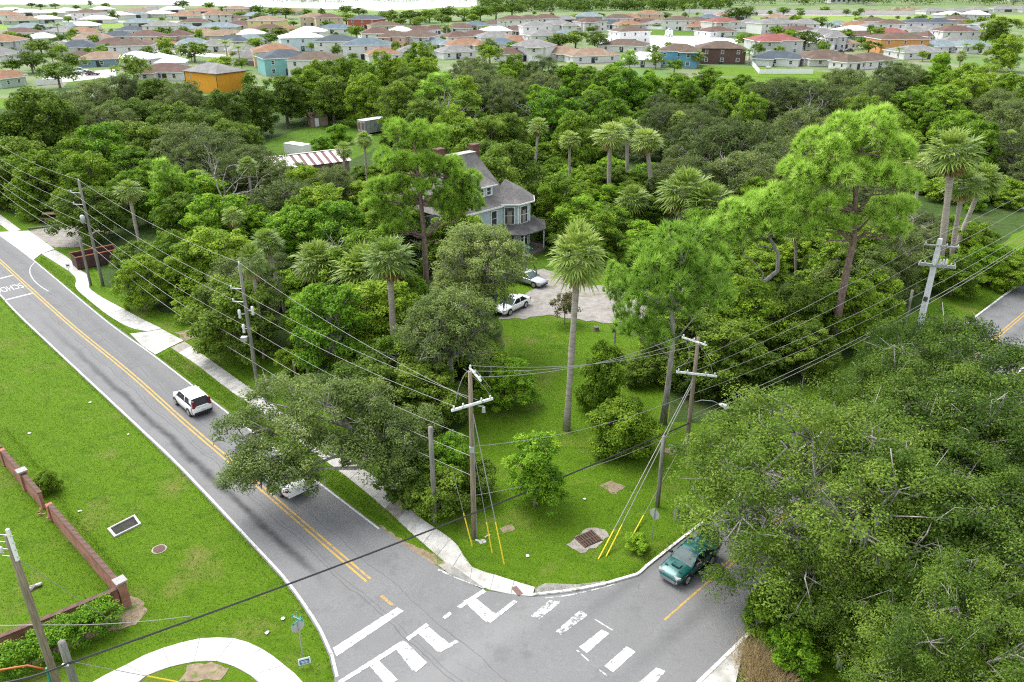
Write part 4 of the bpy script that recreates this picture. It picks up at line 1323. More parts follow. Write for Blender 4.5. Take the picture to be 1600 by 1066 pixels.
# woods: hand-set crowns (kind, x, y of the crown's top in the photo, height, width factor)
HAND = [('dark0', 45, 122, 17, 1.15), ('dark1', 8, 165, 13, 1.1), ('bright0', 152, 192, 11.5, 1.05), ('mid2', 100, 215, 10, 1.0), ('mid0', 50, 235, 9.5, 1.1), ('dark0', 120, 285, 8, 1.1),
        ('olive0', 340, 203, 11, 1.2), ('olive1', 295, 222, 10, 1.0), ('olive2', 395, 225, 9.5, 1.0), ('yellow0', 232, 242, 9, 0.9), ('yellow1', 195, 262, 8.5, 0.8), ('bright1', 265, 262, 9, 0.9), ('bright0', 330, 300, 9, 1.0),
        ('mid1', 280, 300, 7.5, 1.0), ('mid0', 330, 352, 8.5, 1.1), ('mid1', 300, 372, 7.5, 0.9), ('olive1', 440, 278, 9, 1.1), ('mid0', 490, 288, 9, 1.05), ('bright1', 455, 318, 9, 1.05), ('bright0', 525, 315, 9, 1.0),
        ('olive0', 372, 395, 9, 0.9), ('dark0', 355, 425, 8.5, 1.0), ('mid1', 590, 430, 8, 1.0), ('mid2', 560, 362, 9, 1.0), ('mid1', 620, 300, 9, 1.0), ('dark1', 700, 330, 8, 0.9), ('bright1', 480, 452, 6, 0.8),
        ('mid0', 610, 520, 6, 0.9), ('dark1', 660, 560, 6, 0.9), ('dark2', 570, 560, 6.5, 0.9), ('bright1', 790, 560, 4.4, 0.8),
        ('dark0', 790, 208, 13, 1.0), ('dark1', 770, 235, 12, 0.9), ('dark2', 745, 212, 12, 0.9), ('mid1', 880, 268, 9, 0.9), ('bright0', 905, 305, 7, 1.0), ('mid0', 935, 330, 6.5, 0.9), ('bright0', 1010, 345, 6, 0.9),
        ('dark0', 1130, 420, 7.5, 1.0), ('dark1', 1075, 470, 7, 0.95), ('dark2', 1140, 500, 6.5, 0.95), ('mid2', 1175, 430, 8, 0.9), ('mid0', 1345, 355, 9, 1.0), ('mid1', 1330, 430, 7.5, 0.95), ('dark0', 1265, 440, 7, 0.9), ('dark1', 1270, 500, 5.5, 0.8),
        ('olive0', 1400, 340, 9, 0.9), ('olive1', 1355, 380, 8, 0.9), ('mid2', 1375, 420, 6.5, 0.8), ('mid0', 1530, 350, 5.5, 1.0), ('bright0', 1560, 385, 4.5, 1.0), ('mid1', 1590, 400, 4.0, 0.9), ('mid2', 1500, 395, 5, 0.8),
        ('yellow0', 920, 104, 11, 1.1), ('yellow1', 1110, 108, 9.5, 1.2), ('yellow0', 1060, 115, 9.5, 1.1), ('yellow1', 1160, 118, 9, 1.0), ('bright1', 1000, 125, 9.5, 1.1), ('yellow0', 1190, 268, 8.5, 1.0), ('yellow1', 1100, 318, 8, 0.9),
        ('yellow0', 1455, 150, 9, 1.0), ('yellow1', 1490, 175, 9, 0.9), ('olive0', 1220, 118, 11, 1.15), ('olive1', 1275, 125, 12, 1.2), ('olive2', 1330, 105, 12.5, 1.2), ('olive0', 1400, 95, 12, 1.1), ('dark0', 1355, 140, 11, 1.0),
        ('olive1', 1110, 192, 11.5, 1.2), ('olive2', 1170, 185, 12, 1.2), ('olive0', 1225, 215, 11, 1.1), ('olive2', 1160, 235, 10.5, 1.1), ('olive1', 1260, 165, 12, 1.1), ('olive0', 1095, 245, 9.5, 1.0),
        ('mid0', 1578, 52, 13, 1.3), ('dark1', 1562, 30, 12, 1.2), ('mid2', 1540, 100, 12, 1.1), ('mid1', 1590, 110, 12, 1.1), ('olive2', 1595, 155, 12, 1.2), ('olive1', 1570, 135, 11, 1.0), ('bright1', 1475, 78, 11, 0.8),
        ('dark2', 500, 95, 14, 1.0), ('mid1', 540, 92, 13, 1.0), ('mid2', 600, 85, 13, 1.1), ('mid0', 655, 70, 14, 1.1), ('mid0', 570, 120, 12, 1.1), ('dark1', 515, 118, 12, 1.1), ('dark2', 620, 130, 12, 1.0),
        ('mid0', 480, 112, 12, 1.0), ('dark1', 440, 118, 12, 1.1), ('dark0', 390, 130, 12, 1.1), ('dark2', 345, 138, 12, 1.0), ('olive1', 285, 130, 12, 1.1), ('dark1', 240, 122, 12, 1.1), ('olive2', 190, 118, 12, 1.1), ('olive0', 140, 128, 12, 1.1), ('dark0', 215, 150, 11, 1.1), ('dark2', 265, 158, 11, 1.1), ('olive1', 165, 160, 11, 1.0), ('dark1', 315, 165, 11, 1.1), ('olive0', 105, 150, 12, 1.0),
        ('olive1', 745, 92, 12, 1.1), ('mid2', 800, 90, 12, 1.0), ('olive0', 850, 92, 12, 1.1), ('bright1', 890, 100, 11, 1.0), ('mid1', 720, 120, 12, 1.0), ('olive0', 790, 130, 11, 1.0), ('bright0', 860, 150, 11, 1.0), ('mid1', 900, 170, 11, 1.0),
        ('dark0', 350, 180, 10, 1.0), ('mid2', 710, 165, 10, 1.0), ('olive2', 425, 248, 8, 0.9), ('mid1', 472, 254, 8, 0.8), ('olive0', 515, 257, 8, 0.8), ('mid2', 716, 315, 9, 0.7), ('mid0', 610, 405, 6.5, 0.8), ('dark1', 760, 175, 11, 1.0), ('yellow1', 960, 150, 10, 1.0), ('olive1', 1040, 160, 10.5, 1.0)]
KN = {'dark': ('oak_tree', 'dark green dense oak'), 'olive': ('oak_tree', 'olive grey live oak'), 'mid': ('leafy_tree', 'mid green leafy tree'),
      'bright': ('leafy_tree', 'bright green leafy tree'), 'yellow': ('leafy_tree', 'yellow-green leafy tree')}
WG = 'trees of the woods around the house'
TREELINE = [(0, 122), (100, 130), (160, 110), (280, 118), (330, 135), (375, 128), (400, 112), (440, 100), (480, 86), (520, 80), (600, 82), (650, 66), (700, 75), (760, 92), (820, 86), (900, 86),
            (960, 92), (1040, 104), (1100, 108), (1180, 116), (1230, 116), (1300, 104), (1390, 92), (1450, 84), (1520, 78), (1540, 66), (1560, 28), (1640, 30)]


def treeline(x):
    for (a, ya), (b2, yb) in zip(TREELINE, TREELINE[1:]):
        if a <= x <= b2:
            return ya + (yb - ya) * (x - a) / (b2 - a)
    return 130


def put_wood(key, P, h, sxy):
    nm, desc = KN[key[:-1]]
    return put(key, P, h, None, nm, None, 'tree', WG, sxy, desc)


for key, x, y, h, sx in HAND:
    if y < 132 and 90 < x < 1200:
        y -= 6
    put_wood(key, top_at(x, y, h), h, sx * 10.5 / h * 0.5 + sx * 0.5)

for key, x, y, h, sx in [('mid0', 915, 282, 5, 1.4), ('bright0', 948, 288, 4.6, 1.4), ('mid1', 985, 282, 4.8, 1.4), ('dark1', 935, 314, 4.4, 1.5), ('bright1', 972, 320, 4.0, 1.5), ('mid2', 1012, 302, 4.6, 1.4), ('dark0', 960, 255, 6, 1.3), ('mid1', 1000, 262, 5.5, 1.3), ('mid0', 925, 258, 6, 1.2), ('dark2', 1035, 275, 5.5, 1.3)]:
    put_wood(key, top_at(x, y, h), h, sx)
# infill between them, kept off the clearings and out of the views that are open in the photo
CLEAR = [(925, 190, 1035, 325), (825, 188, 850, 265), (1415, 240, 1560, 430), (180, 285, 230, 390), (380, 370, 450, 500), (585, 390, 630, 590), (1230, 350, 1260, 430), (1160, 320, 1230, 520), (1285, 330, 1330, 550), (650, 330, 680, 455), (730, 240, 860, 405), (770, 405, 1010, 520), (405, 180, 600, 262), (560, 172, 605, 210), (780, 500, 1010, 860), (1400, 360, 1600, 520), (1545, 250, 1600, 335), (90, 340, 185, 480), (0, 330, 180, 480)]


def inside(p, poly):
    c = False
    n = len(poly)
    for i in range(n):
        a, b2 = poly[i], poly[(i + 1) % n]
        if (a[1] > p[1]) != (b2[1] > p[1]) and p[0] < (b2[0] - a[0]) * (p[1] - a[1]) / (b2[1] - a[1]) + a[0]:
            c = not c
    return c


SEEDS = [(k[:-1], x, y) for k, x, y, h, s in HAND]
fr = random.Random(5)
cnt = 0
YARD = P2([(395, 256), (425, 212), (510, 188), (605, 178), (655, 198), (600, 232), (545, 258), (420, 270)])
for _ in range(9000):
    if cnt >= 170:
        break
    Y = fr.uniform(58, 262)
    X = fr.uniform(-110, 150)
    if not inside((X, Y), WOOD) or inside((X, Y), YARD):
        continue
    h = fr.uniform(6.5, 12.0)
    k = h / 10.8
    x, y = pix((X, Y, h))
    if not -60 < x < 1660 or y < treeline(x) + 4:
        continue
    r = 4.2 * k
    if any((X - a) ** 2 + (Y - c) ** 2 < (0.55 * (r + q)) ** 2 for a, c, q in PLACED):
        continue
    rp = r * FPX / (Y * CP + (CAM_H - h) * SP)
    if any(x + rp * 0.75 > a and x - rp * 0.75 < c and y + rp * 1.4 > b2 and y < d for a, b2, c, d in CLEAR):
        continue
    kind = min(SEEDS, key=lambda s: (s[1] - x) ** 2 + (s[2] - y) ** 2 + fr.uniform(0, 900))[0]
    put_wood(kind + str(fr.randrange(2)), Vector((X, Y, 0)), h, fr.uniform(0.85, 1.25))
    cnt += 1
# lower trees that close the canopy between the tall trunks
HARD = [(735, 330, 860, 420), (770, 405, 1010, 520), (405, 180, 600, 262), (560, 172, 605, 212), (0, 330, 190, 480), (1560, 250, 1600, 335), (640, 400, 680, 470)]
cnt = 0
for _ in range(9000):
    if cnt >= 130:
        break
    Y = 60 + 150 * fr.random() ** 1.2
    X = fr.uniform(-85, 110)
    if not inside((X, Y), WOOD) or inside((X, Y), YARD):
        continue
    h = fr.uniform(3.6, 6.0)
    x, y = pix((X, Y, h))
    r = 4.2 * h / 10.8 * 1.5
    if not -40 < x < 1640:
        continue
    if any((X - a) ** 2 + (Y - c) ** 2 < (0.42 * (r + q)) ** 2 for a, c, q in PLACED):
        continue
    rp = r * FPX / (Y * CP + (CAM_H - h) * SP)
    if any(x + rp * 0.75 > a and x - rp * 0.75 < c and y + rp * 1.3 > b2 and y < d for a, b2, c, d in HARD):
        continue
    kind = min(SEEDS, key=lambda s: (s[1] - x) ** 2 + (s[2] - y) ** 2 + fr.uniform(0, 2500))[0]
    put_wood(kind + str(fr.randrange(2)), Vector((X, Y, 0)), h, fr.uniform(1.3, 1.7))
    cnt += 1
for k_, (x, y, h, lab) in enumerate([(700, 140, 12, 'bare grey dead tree beside the pale pine behind the house'), (520, 345, 9, 'bare grey branches of a dead tree below the striped barn roof'), (335, 235, 11.5, 'bare grey dead tree among the olive oaks left of the barn'),
                                     (1120, 225, 11, 'bare grey dead tree in the olive oaks right of the trio of palms'), (1270, 150, 12, 'bare grey dead tree in the olive oaks above the tallest pine'), (1095, 400, 9, 'pale bare dead tree between the slim pine and the twisted pine'),
                                     (1405, 320, 10, 'grey dead tree left of the single palm above the concrete pole'), (850, 140, 12, 'bare dead tree above the vine-wrapped palm'), (655, 520, 7.5, 'grey dead branches left of the moss-hung oaks')]):
    put('snag%d' % (k_ % 2), top_at(x, y, h), h, None, 'dead_tree', lab, 'tree')
# undergrowth along the wood edges
UG = 'undergrowth shrubs along the wood edge'
for i, (key, x, y, h) in enumerate([('shrub_mid', 300, 500, 2.6), ('shrub_dark', 360, 520, 3), ('shrub_dark', 395, 545, 2.4), ('shrub_mid', 455, 580, 2.4), ('shrub_dark', 560, 630, 3), ('shrub_mid', 610, 650, 3),
                                    ('shrub_dark', 1060, 600, 3.4), ('shrub_dark', 1110, 620, 3.2), ('shrub_mid', 1150, 590, 3.0), ('shrub_dark', 1190, 570, 3.0), ('shrub_mid', 1240, 560, 2.6), ('shrub_bright', 1330, 540, 2.2), ('shrub_mid', 1370, 500, 2.6),
                                    ('shrub_mid', 1500, 440, 2.8), ('shrub_bright', 1530, 430, 2.4), ('shrub_mid', 1560, 420, 2.8), ('shrub_bright', 1590, 415, 2.2), ('shrub_dark', 880, 400, 3.0), ('shrub_mid', 910, 415, 2.6), ('shrub_bright', 940, 420, 2.4),
                                    ('shrub_mid', 1010, 430, 2.8), ('shrub_dark', 860, 380, 3.2), ('shrub_mid', 60, 345, 3), ('shrub_dark', 20, 325, 3.2), ('shrub_dark', 110, 345, 2.6), ('shrub_bright', 530, 225, 4.0), ('shrub_bright', 505, 240, 3.4), ('shrub_mid', 620, 205, 4.0),
                                    ('shrub_mid', 1020, 560, 2.6), ('shrub_dark', 1000, 600, 2.4), ('shrub_mid', 480, 545, 2.6), ('shrub_dark', 320, 470, 3.2)]):
    put(key, g(x, y), h, None, 'shrub', None, 'shrub', UG, 1.0, {'shrub_dark': 'dark green undergrowth shrub', 'shrub_mid': 'mid green undergrowth shrub', 'shrub_bright': 'bright green undergrowth shrub'}[key])


UND = {'shrub_dark': 'dark green undergrowth shrub', 'shrub_mid': 'mid green undergrowth shrub', 'shrub_bright': 'bright green undergrowth shrub'}
cnt = 0
for _ in range(6000):
    if cnt >= 150:
        break
    Y = 60 + 130 * fr.random() ** 1.3
    X = fr.uniform(-75, 95)
    if not inside((X, Y), WOOD) or inside((X, Y), YARD):
        continue
    x, y = pix((X, Y, 1.5))
    if not -20 < x < 1620 or (x < 190 and y > 335) or (720 < x < 870 and 330 < y < 430) or (405 < x < 600 and y < 262):
        continue
    if any((X - a) ** 2 + (Y - c) ** 2 < (0.5 * q + 1.0) ** 2 for a, c, q in PLACED):
        continue
    key = fr.choice(['shrub_dark', 'shrub_mid', 'shrub_mid', 'shrub_bright'])
    put(key, Vector((X, Y, 0)), fr.uniform(2.4, 4.0), None, 'shrub', None, 'shrub', UG, fr.uniform(1.0, 1.3), UND[key])
    cnt += 1


# hedge behind the corner path
def hedge(a, c, w, h, leaf, label):
    rng = np.random.default_rng(77)
    d = (c - a)
    L = d.length
    n = int(L / 0.1)
    C, R = [], []
    for i in range(n):
        for j in range(5):
            t = rng.random()
            p = a + d * t
            o = rng.uniform(-w / 2, w / 2)
            nn = Vector((-d.y, d.x)).normalized()
            C.append((p.x + nn.x * o, p.y + nn.y * o, rng.uniform(0.25, h - 0.2) if abs(o) > w * 0.3 else h - 0.25 + rng.uniform(-0.2, 0.2)))
            R.append(rng.uniform(0.22, 0.36))
    V, t = clump_leaves(rng, np.array(C), np.array(R), 36, 0.15, 0.085, shell=0.5)
    o = thing('hedge', label, 'hedge')
    link('foliage', np_mesh('foliage', V, 4, leaf, t), o)
    mbh = MB()
    for i in range(int(L / 0.7)):
        p = a + d * ((i + 0.5) / int(L / 0.7))
        mbh.tube([(p.x, p.y, -0.05), (p.x + rng.uniform(-.1, .1), p.y, h * 0.7)], [0.035, 0.012], 5)
    mbh.build('stems', 'bark_oak', o)
    return o


hedge(g(-14, 1074).to_2d(), g(184, 968).to_2d(), 1.9, 1.6, 'leaf_bright', 'clipped green hedge in front of the low brick wall')

# dry grass clump, grass fringes and lawn tufts: nobody could count the blades
def blades(rng, P, h, w, spread, mat, name, lab=None):
    n = len(P)
    a = rng.uniform(0, 2 * math.pi, n)
    S = np.stack([np.cos(a), np.sin(a), np.zeros(n)], 1)
    T = rng.normal(size=(n, 3)) * spread
    T[:, 2] = 1
    hh = (h * rng.uniform(0.5, 1.3, n))[:, None]
    V = np.empty((n, 3, 3))
    V[:, 0], V[:, 1], V[:, 2] = P - S * w, P + S * w, P + unit(T) * hh
    return np_mesh(name, V.reshape(-1, 3), 3, mat, 0.45 + rng.normal(0, 0.2, n))


rng = np.random.default_rng(9)
c0 = g(1192, 1052)
n = 9000
P = np.stack([c0.x + 0.25 + rng.normal(0, 0.55, n), c0.y + rng.normal(0, 0.8, n), np.zeros(n)], 1)
o = link('dry_grass', blades(rng, P, 0.9, 0.02, 0.75, 'dry_grass', 'dry_grass'))
struct(o, 'stuff')
o['label'] = 'clump of dry straw-coloured grass by the kerb at the bottom edge'
# lawn tufts over the near lawns
PTS = []
lots = [([(0, 480), (34, 512), (203, 670), (280, 745), (390, 868), (430, 912), (462, 955), (490, 1000), (505, 1060), (470, 1055), (415, 1008), (345, 990), (236, 1010), (140, 1060), (0, 1066)], 26000),
        ([(668, 855), (690, 825), (740, 770), (790, 640), (800, 500), (1000, 508), (1030, 660), (1060, 830), (995, 893), (900, 908), (840, 912), (745, 885)], 16000),
        ([(120, 400), (150, 430), (165, 455), (290, 500), (400, 560), (460, 640), (430, 630), (300, 525), (258, 510), (160, 455)], 6000),
        ([(1280, 600), (1500, 440), (1600, 400), (1600, 432), (1500, 510), (1350, 620)], 7000),
        ([(248, 557), (268, 548), (390, 638), (540, 750), (650, 850), (600, 822), (507, 752), (330, 618)], 9000),
        ([(65, 400), (120, 440), (120, 455), (200, 515), (225, 522), (205, 522), (120, 458), (60, 408)], 2500)]
for poly, cntp in lots:
    poly = P2(poly)
    xs, ys = [p.x for p in poly], [p.y for p in poly]
    got = 0
    while got < cntp:
        q = rng.uniform((min(xs), min(ys)), (max(xs), max(ys)), (4000, 2))
        keep = [p for p in q if inside(p, poly)]
        PTS.extend(keep)
        got += len(keep)
PTS = np.array(PTS)
# clumped density
P = np.concatenate([PTS, PTS + rng.normal(0, 0.05, PTS.shape)])
P = np.concatenate([P, np.full((len(P), 1), 0.0)], 1)
o = link('lawn_grass', blades(rng, P, 0.10, 0.018, 0.7, 'grass_blade', 'lawn_grass'))
struct(o, 'stuff')
# longer grass along the kerbs, walls and paths
E_ = []
for line, wd, per in [(A_left[1:11], -0.12, 60), (kl[:60], 0.4, 60), (smooth_line(P2([(267, 546), (365, 617), (490, 709), (604, 799), (663, 853), (704, 888)]), 0.5), -0.05, 50), (smooth_line(P2([(358, 583), (470, 663), (590, 749), (661, 812), (714, 851), (735, 884), (772, 898), (836, 918)]), 0.5), 0.08, 60),
                      (smooth_line(A_right[2:8], 1), 0.2, 40), (P2([(0, 672), (60, 742), (100, 805), (190, 912)]), 0.3, 60)]:
    ol = offset_line(line, wd)
    for a, c in zip(ol, ol[1:]):
        k = int((c - a).length * per)
        for _ in range(k):
            t = fr.random()
            p = a.lerp(c, t)
            E_.append((p.x + fr.gauss(0, 0.14), p.y + fr.gauss(0, 0.14), 0.0))
o = link('edge_grass', blades(rng, np.array(E_), 0.16, 0.016, 0.5, 'grass_blade', 'edge_grass'))
struct(o, 'stuff')
# ------------------------------------------------------------------ built things near the crossing
flat('white_paint', (0.78, 0.78, 0.77), 0.45)
flat('fiberglass', (0.66, 0.68, 0.68), 0.5)
flat('galv', (0.42, 0.43, 0.44), 0.45, 0.6)
flat('porcelain', (0.62, 0.61, 0.6), 0.25)
flat('dark_metal', (0.05, 0.05, 0.05), 0.5)
flat('wire_grey', (0.27, 0.26, 0.25), 0.6)
flat('wire_black', (0.025, 0.025, 0.025), 0.6)
flat('guard_yellow', (0.72, 0.55, 0.03), 0.5)
flat('rust', (0.28, 0.09, 0.035), 0.8)
flat('sign_back', (0.50, 0.50, 0.50), 0.45, 0.5)
flat('sign_green', (0.01, 0.26, 0.20), 0.4)
flat('sign_red', (0.5, 0.02, 0.02), 0.4)
flat('sign_blue', (0.03, 0.12, 0.34), 0.4)
flat('sign_white', (0.75, 0.77, 0.78), 0.5)
flat('lens', (0.6, 0.62, 0.6), 0.2)
flat('trash_white', (0.75, 0.75, 0.74), 0.7)
glass_mat('glass_dark')


def cable(p0, p1, sag, r, mat, name, label, n=18, group='overhead wires'):
    p0, p1 = Vector(p0), Vector(p1)
    pts = []
    for i in range(n + 1):
        t = i / n
        p = p0.lerp(p1, t)
        p.z -= sag * 4 * t * (1 - t)
        pts.append(p - p0)
    o = MB().tube(pts, r, 5).build(name, mat, loc=p0)
    return tag(o, label, 'wire', group)


def insulator(parent, c, s=1.0, mat='porcelain'):
    MB().lathe([(0.03 * s, 0), (0.075 * s, 0.03 * s), (0.05 * s, 0.07 * s), (0.08 * s, 0.11 * s), (0.05 * s, 0.15 * s), (0.06 * s, 0.2 * s), (0.02 * s, 0.23 * s)], n=10).build('insulator', mat, parent, True, loc=c)


def pole(name, px, h, label, mat='pole_wood', r0=0.17, r1=0.12, rz=0.0, cap=True):
    B = g(*px)
    o = thing(name, label, 'pole', B, rz)
    MB().tube([(0, 0, -0.3), (0, 0, h * 0.3), (0, 0, h * 0.7), (0, 0, h)], [r0, r0 * 0.95, (r0 + r1) / 2, r1], 12).build('shaft', mat, o, True)
    return o


def arm(o, c, half, rz, name='crossarm', sec=0.12, mat='fiberglass', pins=(-0.9, -0.45, 0.45, 0.9), tilt=0.0):
    M = (Matrix.Rotation(rz, 3, 'Z') @ Matrix.Rotation(tilt, 3, 'Y'))
    a = MB().box((0, 0, 0), (half * 2, sec, sec * 1.15), M=M).build(name, mat, o, loc=c)
    for t in (-0.5, 0.5):
        MB().box(M @ Vector((t * half, -sec * 0.52, 0)), (0.07, 0.03, 0.12), M=M).build('bolt_plate', 'galv', a)
    for p in (-1, 1):
        MB().box(M @ Vector((p * (half + 0.012), 0, 0)), (0.03, sec * 1.04, sec * 1.2), M=M).build('end_cap', 'white_paint', a)
    for p in pins:
        q = M @ Vector((p * half, 0, sec * 0.6))
        insulator(o, (c[0] + q.x, c[1] + q.y, c[2] + q.z), 0.9)


def W(o, p):
    return o.matrix_basis @ Vector(p)


# corner pole P2 with crossarm and upright bracket
P2o = pole('utility_pole', (741, 841), 12.0, 'wooden utility pole with white crossarm at the corner by the sidewalk')
arm(P2o, (0.1, -0.2, 9.95), 1.35, 0.55)
arm(P2o, (0.3, -0.12, 11.9), 0.85, -1.15, 'bracket', 0.09, 'white_paint', pins=(-0.9, 0.0, 0.9), tilt=-0.0)
MB().box((0.75, -0.1, 9.55), (0.22, 0.2, 0.34), taper=0.8).box((0.6, -0.05, 9.75), (0.3, 0.05, 0.05)).build('cutout_switch', 'galv', P2o)
MB().box((0.0, -0.17, 6.8), (0.3, 0.16, 0.4)).build('clamp', 'galv', P2o)
MB().tube([(0.16, -0.06, 0), (0.15, -0.06, 5), (0.13, -0.05, 9.2)], 0.025, 5).build('conduit', 'galv', P2o)
# bare stub
pole('stub_pole', (680, 816), 7.3, 'bare grey stub pole without arms beside the dark bush', 'pole_wood_grey', 0.17, 0.15)
# P4 with street lamp
P4o = pole('utility_pole', (1071, 712), 9.8, 'wooden utility pole carrying the street lamp, behind the corner lawn', 'pole_wood', 0.17, 0.12)
arm(P4o, (0.1, -0.2, 7.0), 1.4, -0.25)
arm(P4o, (-0.3, -0.12, 9.55), 0.95, -0.75, 'bracket', 0.09, 'white_paint', pins=(-0.9, 0.0, 0.9))
MB().tube([(0.1, 0, 4.55), (0.7, -0.15, 4.85), (1.5, -0.3, 4.85), (2.0, -0.4, 4.6)], [0.035, 0.035, 0.03, 0.03], 6).build('lamp_arm', 'galv', P4o, True)
lh = MB().tube([(1.9, -0.38, 4.64), (2.15, -0.43, 4.6), (2.5, -0.5, 4.48), (2.75, -0.55, 4.36)], [0.05, 0.15, 0.17, 0.06], 10).build('lamp_head', 'white_paint', P4o, True)
MB().lathe([(0.10, 0), (0.14, 0.05), (0.12, 0.09)], (2.42, -0.48, 4.28), 10).build('lens', 'lens', lh, True)
MB().box((0.0, -0.16, 0.9), (0.18, 0.06, 1.4)).build('cable_guard', 'galv', P4o)
pole('stub_pole', (1027, 792), 5.6, 'dark grey stub pole just left of the street lamp pole, above the stop sign', 'pole_wood_grey', 0.15, 0.13)
# P6 white concrete pole
B6 = g(1425, 560)
P6o = thing('concrete_pole', 'square white concrete pole with two metal arms by the cross street', 'pole', B6, 0.6)
MB().box((0, 0, 5.7), (0.5, 0.5, 12.0), taper=0.62).build('shaft', 'pole_concrete', P6o)
arm(P6o, (0, -0.25, 11.1), 1.35, -0.95, 'crossarm', 0.10, 'galv', pins=(-0.95, 0.3, 0.95))
arm(P6o, (0, -0.26, 9.3), 1.45, -0.95, 'switch_arm', 0.22, 'galv', pins=(-0.95, -0.7, 0.2, 0.5, 0.75, 0.95))
for t in (-0.6, 0.1, 0.5, 0.9):
    MB().box((0.7 * t, -0.4 - 1.1 * t * 0.3, 9.65), (0.16, 0.16, 0.5), taper=0.7).build('switch', 'porcelain', P6o)
MB().box((-0.3, -0.1, 6.1), (0.2, 0.3, 0.4)).build('bracket', 'dark_metal', P6o)
pole('stub_pole', (1411, 520), 4.6, 'short dark post just left of the white concrete pole', 'pole_wood_grey', 0.14, 0.12)
# P7 transformer pole on the main street
P7o = pole('utility_pole', (405, 617), 11.8, 'wooden pole with grey switch gear beside the main street sidewalk', 'pole_wood_grey', 0.17, 0.11)
for z in (9.75, 8.6):
    MB().beam((0, 0, z), (-0.95, -0.1, z + 0.08), 0.06, 0.06).build('bracket', 'fiberglass', P7o)
    insulator(P7o, (-0.9, -0.1, z + 0.1), 1.1)
insulator(P7o, (0, 0, 11.8), 1.2)
for x, z in ((-0.55, 7.2), (0.55, 7.5), (-0.4, 5.9)):
    MB().lathe([(0.1, 0), (0.13, 0.1), (0.09, 0.3), (0.14, 0.5), (0.1, 0.75)], (x, -0.12, z), 10).build('switch', 'porcelain', P7o, True)
    MB().beam((0, 0, z + 0.35), (x, -0.12, z + 0.35), 0.05, 0.05).build('bracket', 'galv', P7o)
MB().box((-0.45, -0.2, 5.4), (0.5, 0.4, 0.35)).build('control_box', 'galv', P7o)
# P8 far left pole with transformer
P8o = pole('utility_pole', (161, 447), 12.2, 'wooden pole with grey transformer can beside the dumpster', 'pole_wood_grey', 0.18, 0.12)
MB().lathe([(0.2, 0), (0.27, 0.05), (0.27, 0.75), (0.2, 0.85), (0.08, 0.92)], (-0.35, -0.3, 7.6), 14).build('transformer_can', 'galv', P8o, True)
for z in (10.9, 9.6):
    MB().beam((0, 0, z), (-1.1, -0.1, z + 0.08), 0.06, 0.06).build('bracket', 'fiberglass', P8o)
    insulator(P8o, (-1.05, -0.1, z + 0.1), 1.1)
insulator(P8o, (0, 0, 12.2), 1.2)
pole('stub_pole', (142, 446), 5.6, 'bare grey stub pole left of the transformer can pole', 'pole_wood_grey', 0.16, 0.14)
pole('stub_pole', (483, 594), 2.0, 'short grey wooden post at the wood edge near the street oak', 'pole_wood_grey', 0.15, 0.15)
pole('stub_pole', (462, 590), 1.6, 'short broken post left of the short grey post at the wood edge', 'pole_wood', 0.13, 0.12)
# P1 foreground left pole and stub
P1o = pole('utility_pole', (97, 1092), 10.2, 'wooden pole with white bracket in the bottom left corner', 'pole_wood', 0.19, 0.15)
MB().box((0.18, -0.12, 9.75), (0.12, 0.14, 1.75)).build('bracket', 'white_paint', P1o)
for z in (10.3, 9.9, 9.5, 9.1):
    MB().beam((-0.5, -0.05, z), (0.4, -0.2, z), 0.03, 0.03).build('bolt', 'galv', P1o)
for z in (9.3, 10.2):
    insulator(P1o, (-0.42, -0.1, z), 1.4)
MB().tube([(-0.2, -0.1, 0), (-0.2, -0.1, 2.2)], 0.07, 7).build('cable_guard', 'sign_green', P1o)
MB().tube([(-0.15, -0.1, 2.1), (-0.9, -0.3, 2.6), (-2.2, -0.5, 2.5), (-3.6, -0.6, 1.6)], 0.05, 7).build('conduit', flat('conduit_orange', (0.45, 0.12, 0.03), 0.5), P1o, True)
PSo = pole('stub_pole', (131, 1112), 4.6, 'weathered stub pole carrying the thick black cable at the bottom left', 'pole_wood_grey', 0.2, 0.17)
MB().tube([(-0.1, -0.17, 0), (-0.1, -0.17, 2.0)], 0.07, 7).build('cable_guard', 'sign_green', PSo)
MB().box((0.0, -0.2, 3.35), (0.3, 0.08, 0.12)).build('clamp', 'white_paint', PSo)

# wires along the main street
nx8 = P8o.location + (P8o.location - P7o.location) * 1.15
pairs = [((0, 0, 12.0), (0, 0, 12.4), (-0.2, -0.1, 10.3), 'top wire'), ((-0.9, -0.1, 10.0), (-1.05, -0.1, 11.1), (0.4, -0.2, 10.25), 'second wire'), ((-0.9, -0.1, 8.85), (-1.05, -0.1, 9.8), (-1.0, -0.6, 10.1), 'third wire'),
         ((0, -0.15, 6.4), (0, -0.15, 7.4), (0, -0.15, 7.6), 'fourth wire'), ((0, -0.15, 4.7), (0, -0.15, 6.0), (0, -0.15, 6.3), 'fifth wire'), ((0, -0.15, 3.2), (0, -0.15, 4.6), (0, -0.15, 4.9), 'lowest wire')]
for i, (a7, a8, a2, nm) in enumerate(pairs):
    cable(W(P8o, a8), W(P7o, a7), 0.7, 0.015 if i < 4 else 0.02, 'wire_grey', 'power_line', f'{nm} between the transformer can pole and the switch gear pole')
    cable(W(P7o, a7), W(P2o, a2), 0.55, 0.015 if i < 4 else 0.02, 'wire_grey', 'power_line', f'{nm} between the switch gear pole and the corner pole')
    cable(W(P8o, a8), nx8 + Vector(a8), 0.8, 0.015 if i < 4 else 0.02, 'wire_grey', 'power_line', f'{nm} running out of the left edge past the transformer can pole')
